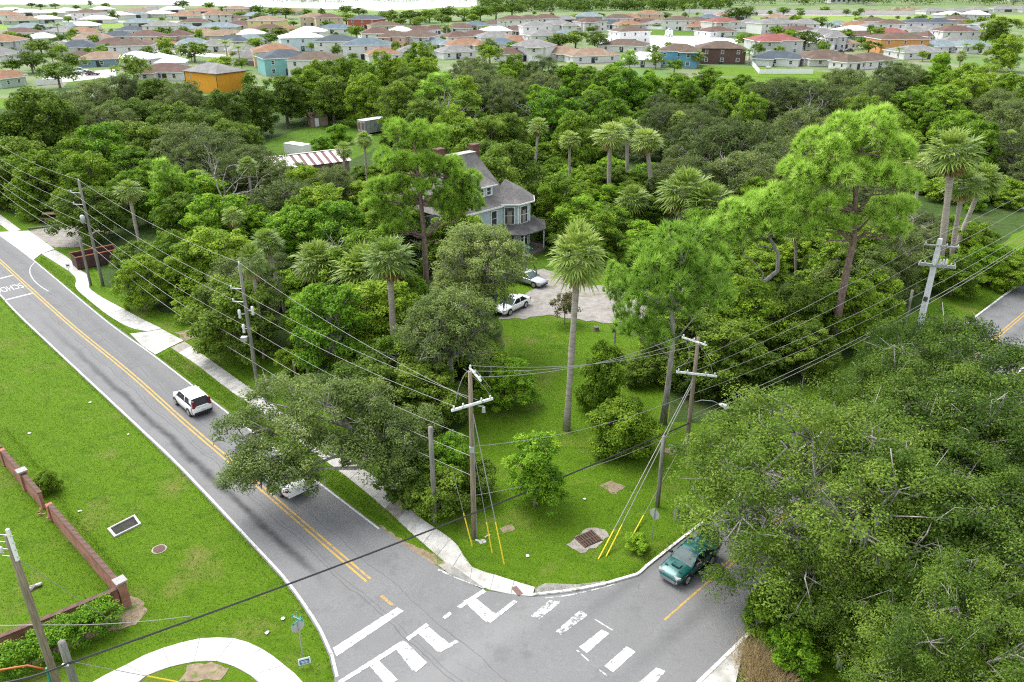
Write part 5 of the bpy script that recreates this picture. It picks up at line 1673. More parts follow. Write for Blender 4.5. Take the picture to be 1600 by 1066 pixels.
# across the lawn to P4 and on to P6
for i, (a2, a4, nm) in enumerate([((0.6, -0.85, 12.1), (-1.0, 0.5, 9.75), 'top'), ((0.3, -0.1, 12.1), (-0.3, -0.1, 9.75), 'second'), ((-0.0, 0.6, 12.1), (0.4, -0.75, 9.75), 'third'), ((0.1, -0.1, 7.0), (0, -0.1, 5.4), 'fourth'), ((0.1, -0.1, 3.4), (0, -0.1, 2.6), 'lowest')]):
    cable(W(P2o, a2), W(P4o, a4), 0.75, 0.016, 'wire_grey', 'power_line', f'{nm} wire crossing the corner lawn to the street lamp pole')
for i, (a4, a6, nm) in enumerate([((-1.3, 0.3, 7.2), (-0.8, 1.0, 11.3), 'top'), ((0.0, -0.1, 7.2), (-0.8, 1.0, 9.5), 'second'), ((1.4, -0.5, 7.2), (0.7, -1.1, 9.5), 'third'), ((0, 0.1, 5.2), (-0.1, -0.2, 7.2), 'fourth'), ((0, 0.1, 3.4), (-0.2, -0.2, 5.9), 'fifth'), ((0, 0.1, 3.0), (-0.2, -0.2, 5.5), 'lowest')]):
    cable(W(P4o, a4), W(P6o, a6), 0.5, 0.017 if i < 4 else 0.024, 'wire_grey', 'power_line', f'{nm} wire from the street lamp pole to the concrete pole')
    e = W(P6o, a6) + Vector((dB.x, dB.y, 0)) * 52
    cable(W(P6o, a6), e, 0.7, 0.017 if i < 4 else 0.024, 'wire_grey', 'power_line', f'{nm} wire leaving the concrete pole past the right edge')
# jumpers and guys
for k, (a, m_, c) in enumerate([((-0.9, -0.3, 10.1), (-0.4, -0.4, 12.6), (0.3, -0.1, 12.2)), ((0.3, -0.1, 12.2), (0.9, -0.6, 11.7), (1.2, -0.2, 11.0)), ((-0.4, 0.4, 12.0), (0.5, 0.2, 11.4), (1.1, 0.4, 10.3))]):
    pts = []
    for i in range(9):
        t = i / 8
        pts.append((1 - t) ** 2 * Vector(a) + 2 * t * (1 - t) * Vector(m_) + t * t * Vector(c))
    MB().tube(pts, 0.018, 5).build('jumper', 'wire_grey', P2o)
for k, (a, m_, c) in enumerate([((-1.0, 0.5, 9.7), (0.2, 0.0, 7.9), (-1.2, 0.3, 7.3)), ((-0.3, 0, 9.7), (0.8, -0.2, 8.6), (1.2, -0.3, 7.2))]):
    pts = [(1 - t) ** 2 * Vector(a) + 2 * t * (1 - t) * Vector(m_) + t * t * Vector(c) for t in [i / 8 for i in range(9)]]
    MB().tube(pts, 0.018, 5).build('jumper', 'wire_grey', P4o)
for k, (a, m_, c) in enumerate([((-0.8, 1.0, 11.2), (-0.7, 0.6, 9.4), (-0.5, 0.5, 9.6)), ((0.6, -1.0, 11.1), (1.5, -1.5, 10.2), (0.8, -1.1, 9.7)), ((0, -.2, 11.1), (.1, -.6, 10.4), (0.1, -.3, 9.7))]):
    pts = [(1 - t) ** 2 * Vector(a) + 2 * t * (1 - t) * Vector(m_) + t * t * Vector(c) for t in [i / 8 for i in range(9)]]
    MB().tube(pts, 0.018, 5).build('jumper', 'wire_grey', P6o)


def guy(top, foot_px, glen, label, r=0.018):
    T = Vector(top)
    F = g(*foot_px)
    d = (T - F)
    L = d.length
    d.normalize()
    o = thing('guy_wire', label, 'guy wire', F, 0, 'guy wires with yellow guards')
    MB().tube([d * glen * 0.6, d * L], r, 5).build('strand', 'wire_grey', o)
    MB().tube([(0, 0, 0), d * glen], [0.045, 0.04], 7).build('guard', 'guard_yellow', o)
    MB().tube([d * -0.2, d * 0.15], 0.02, 5).build('anchor_rod', 'galv', o)
    return o


guy(W(P2o, (0, 0, 5.0)) + Vector((-1.2, 0, 0)), (738, 854), 2.4, 'guy wire with yellow guard just left of the corner pole foot')
guy(W(P2o, (0.1, 0, 6.6)), (769, 864), 2.1, 'guy wire with short yellow guard right of the corner pole')
guy(W(P2o, (0.1, 0, 9.3)), (788, 882), 2.8, 'guy wire with the longest yellow guard, farthest right of the corner pole', 0.03)
guy(W(P4o, (0, 0, 6.6)), (935, 874), 2.2, 'left guy of the street lamp pole, yellow guard near the storm grate', 0.03)
guy(W(P4o, (0, 0, 6.3)), (947, 870), 2.4, 'second guy of the street lamp pole, yellow guard near the storm grate', 0.03)
guy(W(P4o, (0, 0, 1.9)), (988, 838), 2.0, 'short guy with yellow guard left of the stop sign')
guy(W(P1o, (0.2, -0.1, 8.9)), (186, 978), 0.1, 'guy wire from the bottom left pole down into the hedge')
guy(W(PSo, (0, 0, 3.4)), (278, 1066), 1.6, 'guy wire with yellow guard inside the curved path')
# the thick black cable across the picture
PK = W(P4o, (0, -0.1, 2.9))
cable(W(PSo, (0, -0.25, 3.4)), PK, 0.5, 0.055, 'wire_black', 'cable_bundle', 'thick black cable crossing the main street in the foreground', 30)
cable(W(PSo, (0, -0.25, 3.4)), W(P1o, (-3.5, -1.0, 2.0)), 0.3, 0.055, 'wire_black', 'cable_bundle', 'thick black cable running off the bottom left corner', 10)
cable(W(P1o, (-0.4, 0, 10.2)), W(P1o, (-9, 2.0, 10.6)), 0.2, 0.02, 'wire_grey', 'power_line', 'upper wire leaving the bottom left pole to the left edge', 8)
cable(W(P1o, (-0.4, 0, 9.2)), W(P1o, (-9, 1.0, 9.6)), 0.2, 0.02, 'wire_grey', 'power_line', 'lower wire leaving the bottom left pole to the left edge', 8)
cable(W(P1o, (0, 0, 4.9)), W(P1o, (-9, 1.0, 4.3)), 0.2, 0.025, 'wire_grey', 'power_line', 'wire over the hedge from the bottom left pole', 8)
cable(W(P1o, (0, 0, 4.9)), W(P1o, (6.5, 1.6, 3.9)), 0.2, 0.02, 'wire_grey', 'power_line', 'thin wire from the bottom left pole over the curved path', 8)

# ---- signs
def stop_sign(px, h, face_rz, label, name_blade=None):
    B = g(*px)
    o = thing('stop_sign', label, 'sign', B, face_rz)
    MB().box((0, 0, h / 2 - 0.1), (0.05, 0.05, h + 0.2)).build('post', 'galv', o)
    r = 0.39
    oc = [(r * math.cos(math.pi / 8 + k * math.pi / 4), r * math.sin(math.pi / 8 + k * math.pi / 4)) for k in range(8)]
    mbp = MB()
    z0 = h - 0.42
    vs = [(x, -0.032, z0 + y) for x, y in oc] + [(x, -0.040, z0 + y) for x, y in oc]
    mbp.add(vs, [tuple(range(8)), tuple(reversed(range(8, 16)))] + [(i, i + 8, (i + 1) % 8 + 8, (i + 1) % 8) for i in range(8)])
    mbp.m[1] = 1
    p = mbp.build('plate', ['sign_back', 'sign_red'], o)
    text_mesh('STOP', 0.3, 'sign_white', 'lettering', p, Matrix.Translation((0, -0.044, z0)) @ Matrix.Rotation(math.pi / 2, 4, 'X'))
    return o


fa = math.atan2(dA.y, dA.x)
# plate faces the drivers of the main street; the camera sees its back
sA = stop_sign((474, 1031), 2.75, math.atan2(-dA.x, dA.y) + math.pi, 'grey back of a stop sign with green street blades by the curved path')
for k, (z, a) in enumerate(((2.62, 0.35), (2.80, 1.9))):
    bl = MB().box((0, 0, 0), (0.75, 0.02, 0.16)).build('street_blade', 'sign_green', sA, loc=(0, 0.0, z + 0.12))
    bl.rotation_euler.z = a
    MB().box((0, 0.012, 0), (0.5, 0.004, 0.05)).box((0, -0.012, 0), (0.5, 0.004, 0.05)).build('blade_lettering', 'sign_white', bl)
MB().tube([(0, 0, 2.6), (0, 0, 3.35)], 0.012, 5).build('blade_rod', 'galv', sA)
stop_sign((1019, 842), 2.35, math.atan2(-dB.x, dB.y) + math.pi, 'grey back of the stop sign by the kerb near the teal car')
o = thing('yard_sign', 'white and blue yard sign below the stop sign by the curved path', 'sign', g(477, 1043), 0.35)
MB().box((0, 0, 0.45), (0.62, 0.02, 0.44)).build('panel', 'sign_white', o)
MB().box((0, -0.014, 0.42), (0.50, 0.006, 0.30)).build('print', 'sign_blue', o)
MB().box((-0.02, -0.02, 0.48), (0.34, 0.004, 0.03)).box((0.02, -0.02, 0.40), (0.40, 0.004, 0.035)).box((0, -0.02, 0.33), (0.30, 0.004, 0.02)).build('lettering', 'sign_white', o)
for s in (-1, 1):
    MB().tube([(s * 0.22, 0.014, -0.1), (s * 0.22, 0.014, 0.6)], 0.008, 5).build('stake', 'galv', o)
o = thing('yard_sign', 'small white sign on a stake beside the far bend of the sidewalk', 'sign', g(110, 432), 0.5)
MB().box((0, 0, 1.35), (0.45, 0.03, 0.5)).build('panel', 'sign_white', o)
MB().box((0, -0.02, 1.38), (0.3, 0.006, 0.14)).build('print', 'dark_metal', o)
MB().box((0, 0.03, 0.55), (0.05, 0.03, 1.3)).build('stake', 'galv', o)
o = thing('banner_flag', 'small bright blue marker on the sidewalk edge left of the street oak', 'marker', g(414, 628), 0.4)
MB().tube([(0, 0, 0), (0, 0, 1.0)], 0.03, 6).build('post', 'sign_blue', o)
MB().box((0, 0, 1.15), (0.3, 0.16, 0.34)).build('head', flat('marker_blue', (0.02, 0.25, 0.55), 0.5), o)

# ---- drains and lids
o = thing('drain_box', 'black meshed drain opening in a pale concrete frame on the left lawn', 'drain', g(196, 823), 0)
dc = P2([(168, 828), (211, 806), (221, 820), (179, 841)])
c = g(196, 823).to_2d()
mbf = MB()
ring_o, ring_i = [p - c for p in dc], [(p - c) * 0.84 for p in dc]
for i in range(4):
    a, b2, c2, d2 = ring_o[i], ring_o[(i + 1) % 4], ring_i[(i + 1) % 4], ring_i[i]
    mbf.prism([a, b2, c2, d2], 0.0, 0.12)
mbf.build('frame', 'concrete_new', o)
MB().add([(p.x, p.y, 0.03) for p in ring_i], [(0, 1, 2, 3)]).build('mesh_cover', nmat('drain_black', (0.02, 0.02, 0.018), (0.035, 0.034, 0.03), 3, 0.8), o)
o = thing('manhole_cover', 'round rusty manhole cover on the left lawn below the drain', 'manhole', g(249, 859))
MB().lathe([(0.46, 0.0), (0.46, 0.05), (0.40, 0.055)], n=24).build('ring', 'concrete_dirty', o)
MB().lathe([(0.36, 0.05), (0.36, 0.07), (0.3, 0.075)], n=24).build('lid', nmat('lid_rust', (0.13, 0.075, 0.05), (0.08, 0.05, 0.035), 9, 0.8), o)
o = thing('storm_grate', 'rusty iron storm grate in worn concrete on the corner lawn', 'grate', g(919, 843), 0.55)
MB().box((0, 0, 0.03), (1.35, 1.2, 0.02)).build('pit', 'drain_black', o)
for i in range(6):
    for j in range(2):
        MB().box((-0.5 + i * 0.2, -0.29 + j * 0.58, 0.06), (0.10, 0.5, 0.05)).build('bar', 'lid_rust', o)
MB().box((0, 0, 0.062), (1.4, 0.09, 0.06)).box((0.66, 0, 0.061), (0.1, 1.22, 0.058)).box((-0.66, 0, 0.061), (0.1, 1.22, 0.058)).build('rim', 'lid_rust', o)

# ---- brick wall with piers
m, nt, b = new_mat('brick')
b.inputs['Roughness'].default_value = 0.9
tcb = _n(nt, 'ShaderNodeTexCoord')
bt = _n(nt, 'ShaderNodeTexBrick')
bt.inputs['Scale'].default_value = 1.0
bt.inputs['Brick Width'].default_value = 0.22
bt.inputs['Row Height'].default_value = 0.075
bt.inputs['Mortar Size'].default_value = 0.008
bt.inputs['Color1'].default_value = (0.36, 0.125, 0.07, 1)
bt.inputs['Color2'].default_value = (0.27, 0.09, 0.055, 1)
bt.inputs['Mortar'].default_value = (0.30, 0.24, 0.19, 1)
cx = _n(nt, 'ShaderNodeCombineXYZ')
sx = _n(nt, 'ShaderNodeSeparateXYZ')
nt.links.new(tcb.outputs['Object'], sx.inputs[0])
ad = _n(nt, 'ShaderNodeMath', operation='ADD')
nt.links.new(sx.outputs[0], ad.inputs[0])
nt.links.new(sx.outputs[1], ad.inputs[1])
nt.links.new(ad.outputs[0], cx.inputs[0])
nt.links.new(sx.outputs[2], cx.inputs[1])
nt.links.new(cx.outputs[0], bt.inputs['Vector'])
fb, _ = noise_fac(nt, 1.2, 6, 0.7, lo=0.45, hi=0.75)
nt.links.new(mixc(nt, fb, bt.outputs['Color'], (0.12, 0.055, 0.04)), b.inputs['Base Color'])
nmat('brick_coping', (0.15, 0.085, 0.065), (0.085, 0.055, 0.045), 6, 0.9, 8)
nmat('cap_stone', (0.34, 0.33, 0.32), (0.27, 0.26, 0.25), 5, 0.9)


def wall_run(o, a, c, h=1.35, t=0.22):
    """panel, coping and foot of one straight run in the wall's own frame"""
    d = (c - a)
    L = d.length
    rz = math.atan2(d.y, d.x)
    M = Matrix.Rotation(rz, 3, 'Z')
    mid = (a + c) / 2
    p = MB().box((0, 0, 0), (L, t, h)).build('brick_panel', 'brick', o, loc=(mid.x, mid.y, h / 2 - 0.05))
    p.rotation_euler.z = rz
    n = int(L / 0.62)
    for i in range(n):
        q = a + d * ((i + 0.5) / n)
        cp = MB().box((0, 0, 0), (L / n - 0.015, t + 0.08, 0.075)).build('coping_course', 'brick_coping', o, loc=(q.x, q.y, h - 0.05 + 0.037))
        cp.rotation_euler.z = rz


def pier(o, p, rz, h=1.75, cap=True, s=0.46):
    q = MB().box((0, 0, h / 2 - 0.05), (s, s, h)).build('pier', 'brick', o, loc=(p.x, p.y, 0))
    q.rotation_euler.z = rz
    if cap:
        MB().box((0, 0, h + 0.0), (s + 0.18, s + 0.18, 0.1)).build('cap', 'cap_stone', q)
    return q


w0 = g(197, 944).to_2d()
wfar = g(-40, 668).to_2d()
wd = (wfar - w0).normalized()
Lw = (wfar - w0).length
wl = thing('brick_wall', 'red brick wall with piers and a broken gap on the left lawn', 'wall', (w0.x, w0.y, 0))
rzw = math.atan2(wd.y, wd.x)
O = Vector((0, 0))
stops = [0.0, 6.6, 8.7, 12.2, Lw]
t_gap0 = (g(92, 812).to_2d() - w0).dot(wd)
t_gap1 = (g(79, 792).to_2d() - w0).dot(wd)
t_p2 = (g(57, 758).to_2d() - w0).dot(wd)
wall_run(wl, wd * 0.23, wd * t_gap0)
wall_run(wl, wd * t_gap1, wd * (t_p2 - 0.23))
wall_run(wl, wd * (t_p2 + 0.23), wd * (t_p2 + 4.1))
wall_run(wl, wd * (t_p2 + 4.7), wd * Lw)
pier(wl, O, rzw)
pier(wl, wd * (t_gap0 + 0.25), rzw, 1.3, False, 0.4)
pier(wl, wd * t_p2, rzw, 1.55)
pier(wl, wd * (t_p2 + 4.4), rzw, 1.35, False, 0.4)
for i in range(14):
    q = wd * RNG.uniform(t_gap0, t_gap1)
    br = MB().box((0, 0, 0), (0.21, 0.1, 0.07)).build('brick', 'brick', wl, loc=(q.x + RNG.uniform(-.4, .4), q.y + RNG.uniform(-.4, .4), RNG.uniform(0.03, 0.3)))
    br.rotation_euler = (RNG.uniform(-.3, .3), RNG.uniform(-.3, .3), RNG.uniform(0, 3))
w2 = (g(-25, 1038).to_2d() - w0)
wd2 = w2.normalized()
wl2 = thing('brick_wall', 'low brick wall with dark coping behind the clipped hedge', 'wall', (w0.x, w0.y, 0))
wall_run(wl2, wd2 * 0.24, w2, 1.3)
# pile by the wall and scraps on the lawns
o = thing('scrap_heap', 'small heap of broken blocks on the lawn behind the bottom left pole', 'rubble', g(59, 920))
for i in range(7):
    q = MB().box((0, 0, 0), (RNG.uniform(.15, .4), RNG.uniform(.12, .3), RNG.uniform(.1, .2))).build('block', RNG.choice(['concrete_old', 'dark_metal', 'brick_coping', 'concrete_dirty']), o, loc=(RNG.uniform(-.4, .4), RNG.uniform(-.3, .3), 0.06 + 0.05 * (i % 3)))
    q.rotation_euler = (RNG.uniform(-.3, .3), RNG.uniform(-.3, .3), RNG.uniform(0, 3))
o = thing('rubble_heap', 'pale rubble and scraps at the foot of the corner pole', 'rubble', g(755, 843))
for i in range(8):
    q = MB().box((0, 0, 0), (RNG.uniform(.1, .3), RNG.uniform(.1, .22), RNG.uniform(.06, .14))).build('stone', RNG.choice(['concrete_old', 'concrete_new', 'concrete_dirty']), o, loc=(RNG.uniform(-.4, .4), RNG.uniform(-.4, .4), 0.04))
    q.rotation_euler = (RNG.uniform(-.3, .3), RNG.uniform(-.3, .3), RNG.uniform(0, 3))
for (x, y), lab in {(46, 678): 'white litter scrap on the lawn above the brick wall shrub', (201, 680): 'white litter scrap on the lawn near the street, level with the white hatchback',
                    (141, 630): 'white litter scrap on the upper left lawn', (418, 990): 'white litter scrap above the curved path', (442, 968): 'small white litter scrap beside the stop sign blades',
                    (125, 800): 'white litter scrap by the broken wall gap', (824, 870): 'white litter scrap on the corner lawn near the kerb', (913, 781): 'white litter scrap in the middle of the corner lawn'}.items():
    mbl = MB()
    k = 7
    vs = [(RNG.uniform(.07, .17) * math.cos(6.28 * i / k), RNG.uniform(.07, .17) * math.sin(6.28 * i / k), RNG.uniform(0.06, .11)) for i in range(k)] + [(0, 0, 0.15), (0, 0, 0.02)]
    mbl.add(vs, [(i, (i + 1) % k, k) for i in range(k)] + [((i + 1) % k, i, k + 1) for i in range(k)])
    tag(mbl.build('litter', 'trash_white', loc=g(x, y)), lab, 'litter', 'litter on the lawns')
o = thing('tree_stump', 'dark tree stump on the lawn below the sandy drive', 'stump', g(931, 517))
MB().tube([(0, 0, -0.1), (0, 0, 0.15), (0.02, 0, 0.45)], [0.42, 0.3, 0.26], 9).build('wood', 'bark_oak', o)
for i in range(5):
    a = i * 1.26
    MB().tube([(0, 0, 0.15), (0.4 * math.cos(a), 0.4 * math.sin(a), 0.02)], [0.12, 0.04], 5).build('root', 'bark_oak', o)

# ---- dumpster and junk on the left
o = thing('dumpster', 'open rust-brown roll-off dumpster beside the transformer can pole', 'dumpster', g(152, 412), 0.72)
nmat('dumpster_steel', (0.10, 0.045, 0.035), (0.06, 0.03, 0.028), 3, 0.7, c3=(0.03, 0.03, 0.035), scale3=0.8)
for c, s in (((0, -1.15, 0.85), (5.0, 0.08, 1.5)), ((0, 1.15, 0.85), (5.0, 0.08, 1.5)), ((-2.46, 0, 0.85), (0.08, 2.22, 1.5)), ((2.46, 0, 0.85), (0.08, 2.22, 1.5))):
    MB().box(c, s).build('side_panel', 'dumpster_steel', o)
MB().box((0, 0, 0.14), (4.9, 2.2, 0.1)).build('floor', 'dumpster_steel', o)
for i in range(7):
    for s in (-1, 1):
        MB().box((-2.2 + i * 0.73, s * 1.23, 0.8), (0.1, 0.08, 1.3)).build('rib', 'dumpster_steel', o)
for s in (-1, 1):
    MB().box((0, s * 1.17, 1.63), (5.1, 0.16, 0.1)).build('top_rail', 'rust', o)
    for x in (-1.8, 1.8):
        MB().lathe([(0.12, -0.08), (0.12, 0.08)], (x, s * 0.8, 0.06), 10, 'Y').build('wheel', 'dark_metal', o)
o = thing('junk_heap', 'heap of scrap boards and pale bags behind the far gravel yard', 'rubble', g(118, 348))
for i in range(16):
    q = MB().box((0, 0, 0), (RNG.uniform(.8, 2.6), RNG.uniform(.15, .7), RNG.uniform(.08, .5))).build('board', RNG.choice(['fence_wood', 'pole_wood', 'dark_metal', 'bark_pine', 'brick_coping']), o, loc=(RNG.uniform(-4.5, 3.0), RNG.uniform(-.8, .8), 0.3 + 0.12 * (i % 6)))
    q.rotation_euler = (RNG.uniform(-.15, .15), RNG.uniform(-.2, .2), RNG.uniform(-.4, .4))
for x in (-0.2, 0.7):
    MB().lathe([(0.3, 0), (0.5, 0.2), (0.48, 0.6), (0.25, 0.85)], (x, -0.9, 0.05), 9).build('bag', flat('bag_pale', (0.62, 0.58, 0.33), 0.7), o, True)
MB().box((-3.2, 0.2, 1.35), (2.4, 0.9, 0.12)).build('tarp', flat('tarp', (0.45, 0.33, 0.18), 0.7), o)
o = thing('rail_barrier', 'low grey log laid along the far gravel yard', 'log', g(60, 357))
MB().tube([(-1.2, -0.5, 0.15), (1.5, 0.6, 0.16), (4.2, 2.2, 0.16)], 0.13, 8).build('log', 'pole_wood_grey', o)

# ---- barn with striped metal roof, white shed, box trailer, little shed, truck
nmat('roof_white_metal', (0.72, 0.70, 0.68), (0.6, 0.57, 0.54), 4, 0.45, c3=(0.5, 0.33, 0.26), scale3=0.6, lo3=0.58, hi3=0.75)
nmat('roof_rust', (0.20, 0.10, 0.085), (0.14, 0.075, 0.07), 4, 0.7)
bc = (g(395, 245, 4.0) + g(545, 232, 4.0)) / 2
ba = g(545, 232, 4.0) - g(415, 247, 4.0)
o = thing('barn', 'long barn with rust and white striped metal roof among the palms', 'barn', (bc.x, bc.y - 2.5, 0), math.atan2(ba.y, ba.x))
Lb = 16.0
MB().box((0, 0, 1.45), (Lb - 0.6, 7.4, 3.1)).build('wall', nmat('barn_wall', (0.30, 0.22, 0.19), (0.22, 0.16, 0.14), 2, 0.8), o)
ns = 23
for sgn in (-1, 1):
    for i in range(ns):
        w_ = Lb / ns
        x0 = -Lb / 2 + i * w_ + (0.18 * w_ if i % 2 else -0.18 * w_ if i else 0) + 0.01
        x1 = -Lb / 2 + (i + 1) * w_ + (-0.18 * w_ if i % 2 else 0.18 * w_ if i < ns - 1 else 0) - 0.01
        z0, z1 = 3.0, 4.25
        vs = [(x0, sgn * 4.2, z0), (x1, sgn * 4.2, z0), (x1, 0.0, z1), (x0, 0.0, z1)]
        vs += [(v[0], v[1], v[2] - 0.05) for v in vs]
        MB().add(vs, [(0, 1, 2, 3), (7, 6, 5, 4), (0, 4, 5, 1), (1, 5, 6, 2), (2, 6, 7, 3), (3, 7, 4, 0)]).build('roof_sheet', 'roof_white_metal' if (i % 2 == 0 or i in (7,)) else 'roof_rust', o)
        MB().beam((x1, sgn * 4.2, z0 + 0.03), (x1, 0, z1 + 0.03), 0.05, 0.06).build('seam', 'roof_rust', o)
MB().box((0, 0, 4.3), (Lb + 0.1, 0.35, 0.07)).build('ridge_cap', 'roof_white_metal', o)
for x in (-5, 0.5, 5):
    MB().box((x, -3.73, 1.3), (2.2, 0.06, 2.4)).build('door', 'brick_coping', o)
o = thing('box_trailer', 'white box trailer behind the striped barn roof', 'trailer', g(466, 244), -0.55)
o.scale = (0.72, 0.9, 0.8)
MB().box((0, 0, 1.8), (7.0, 2.5, 2.4)).build('box', 'white_paint', o)
MB().box((-0.0, 0, 3.03), (7.1, 2.56, 0.06)).build('roof', 'roof_white_metal', o)
for s in (-1, 1):
    MB().box((-3.53, s * 0.62, 1.8), (0.05, 1.16, 2.2)).build('door', 'sign_white', o)
    for x in (1.6, 2.6):
        MB().lathe([(0.45, -0.12), (0.45, 0.12)], (x, s * 1.05, 0.45), 12, 'Y').build('wheel', 'dark_metal', o)
MB().box((0, 0, 0.55), (6.6, 0.9, 0.14)).build('chassis', 'dark_metal', o)
o = thing('box_trailer', 'weathered grey box trailer with a red-brown painted door on the back lawn', 'trailer', g(583, 208), 0.85)
nmat('trailer_grey', (0.42, 0.43, 0.44), (0.3, 0.31, 0.33), 2, 0.6, c3=(0.16, 0.14, 0.13), scale3=0.6)
MB().box((0, 0, 1.75), (6.4, 2.5, 2.7)).build('box', 'trailer_grey', o)
MB().box((0, 0, 3.14), (6.5, 2.56, 0.08)).build('roof', 'roof_white_metal', o)
for s, mm in ((-1, 'trailer_grey'), (1, 'trailer_grey')):
    d = MB().box((-3.23, s * 0.62, 1.75), (0.05, 1.18, 2.5)).build('door', mm, o)
    MB().box((-3.265, s * 0.62, 1.95), (0.012, 0.8, 1.5)).build('painted_mark', 'roof_rust', d)
for i in range(6):
    MB().box((-2.7 + i * 1.08, -1.27, 1.75), (0.07, 0.05, 2.6)).build('post', 'galv', o)
for s in (-1, 1):
    MB().lathe([(0.4, -0.12), (0.4, 0.12)], (1.8, s * 1.0, 0.4), 12, 'Y').build('wheel', 'dark_metal', o)
o = thing('garden_shed', 'small pale shed with brown roof in the dark trees behind the back lawn', 'shed', g(497, 196), 0.5)
MB().box((0, 0, 1.1), (4.0, 3.0, 2.3)).build('wall', 'barn_wall', o)
MB().box((-0.6, -1.52, 1.0), (0.9, 0.05, 1.9)).build('door', 'sign_white', o)
MB().add([(-2.2, -1.8, 2.2), (2.2, -1.8, 2.2), (2.2, 0, 3.1), (-2.2, 0, 3.1), (-2.2, 1.8, 2.2), (2.2, 1.8, 2.2)], [(0, 1, 2, 3), (3, 2, 5, 4), (0, 3, 4), (1, 5, 2)]).build('roof', 'brick_coping', o)
o = thing('shed', 'long pale metal-roofed shed half hidden left of the olive oaks', 'shed', g(212, 262), 0.3)
MB().box((0, 0, 1.2), (9, 4, 2.5)).build('wall', 'concrete_old', o)
MB().add([(-4.8, -2.4, 2.35), (4.8, -2.4, 2.35), (4.8, 0, 3.1), (-4.8, 0, 3.1), (-4.8, 2.4, 2.35), (4.8, 2.4, 2.35)], [(0, 1, 2, 3), (3, 2, 5, 4), (0, 3, 4), (1, 5, 2)]).build('roof', 'roof_white_metal', o)
for x in (-2.6, 2.4):
    MB().box((x, -2.02, 1.2), (1.1, 0.05, 1.9)).build('door', 'barn_wall', o)

# ---- wooden board fence at the right edge
fA, fB = g(1540, 283).to_2d(), g(1660, 296).to_2d()
o = thing('board_fence', 'grey wooden board fence at the right edge behind the side street', 'fence', (fA.x, fA.y, 0), math.atan2((fB - fA).y, (fB - fA).x))
LF = (fB - fA).length
k = int(LF / 0.32)
bm_ = MB().box((0, 0, 1.15), (0.30, 0.03, 2.3))
first = bm_.build('board', 'fence_wood', o, loc=(0.15, 0, 0))
for i in range(1, k):
    q = link('board', first.data, o, (0.15 + i * 0.32, RNG.uniform(-.01, .01), RNG.uniform(-.05, .03)))
for z in (0.5, 1.8):
    MB().box((LF / 2, 0.06, z), (LF, 0.05, 0.1)).build('rail', 'fence_wood', o)
for i in range(0, int(LF / 2.4) + 1):
    MB().box((i * 2.4, 0.12, 1.15), (0.12, 0.12, 2.4)).build('post', 'fence_wood', o)
# ------------------------------------------------------------------ cars
def car_paint(name, c, metal=0.0):
    return nmat(name, c, tuple(x * 0.93 for x in c), 3, 0.28, metal=metal, spec=0.5, coat=0.6)


car_paint('car_white', (0.78, 0.78, 0.78))
car_paint('car_teal', (0.008, 0.095, 0.085), 0.3)
car_paint('car_silver', (0.42, 0.43, 0.45), 0.5)
car_paint('car_maroon', (0.09, 0.012, 0.02))
car_paint('car_dark', (0.02, 0.022, 0.028))
flat('tyre', (0.018, 0.018, 0.018), 0.85)
flat('rim', (0.48, 0.48, 0.49), 0.35, 0.7)
flat('trim_black', (0.016, 0.016, 0.017), 0.5)
flat('lamp_clear', (0.36, 0.36, 0.35), 0.15)
flat('lamp_red', (0.16, 0.008, 0.01), 0.2)
flat('plate_pale', (0.55, 0.58, 0.52), 0.5)
flat('bumper_grey', (0.20, 0.20, 0.21), 0.5)
glass_mat('glass_car', (0.016, 0.02, 0.022), 0.04)
glass_mat('glass_tint', (0.05, 0.075, 0.075), 0.08)
MATS['glass_tint'].node_tree.nodes['Principled BSDF'].inputs['Specular IOR Level'].default_value = 0.12
MATS['glass_car'].node_tree.nodes['Principled BSDF'].inputs['Specular IOR Level'].default_value = 0.2


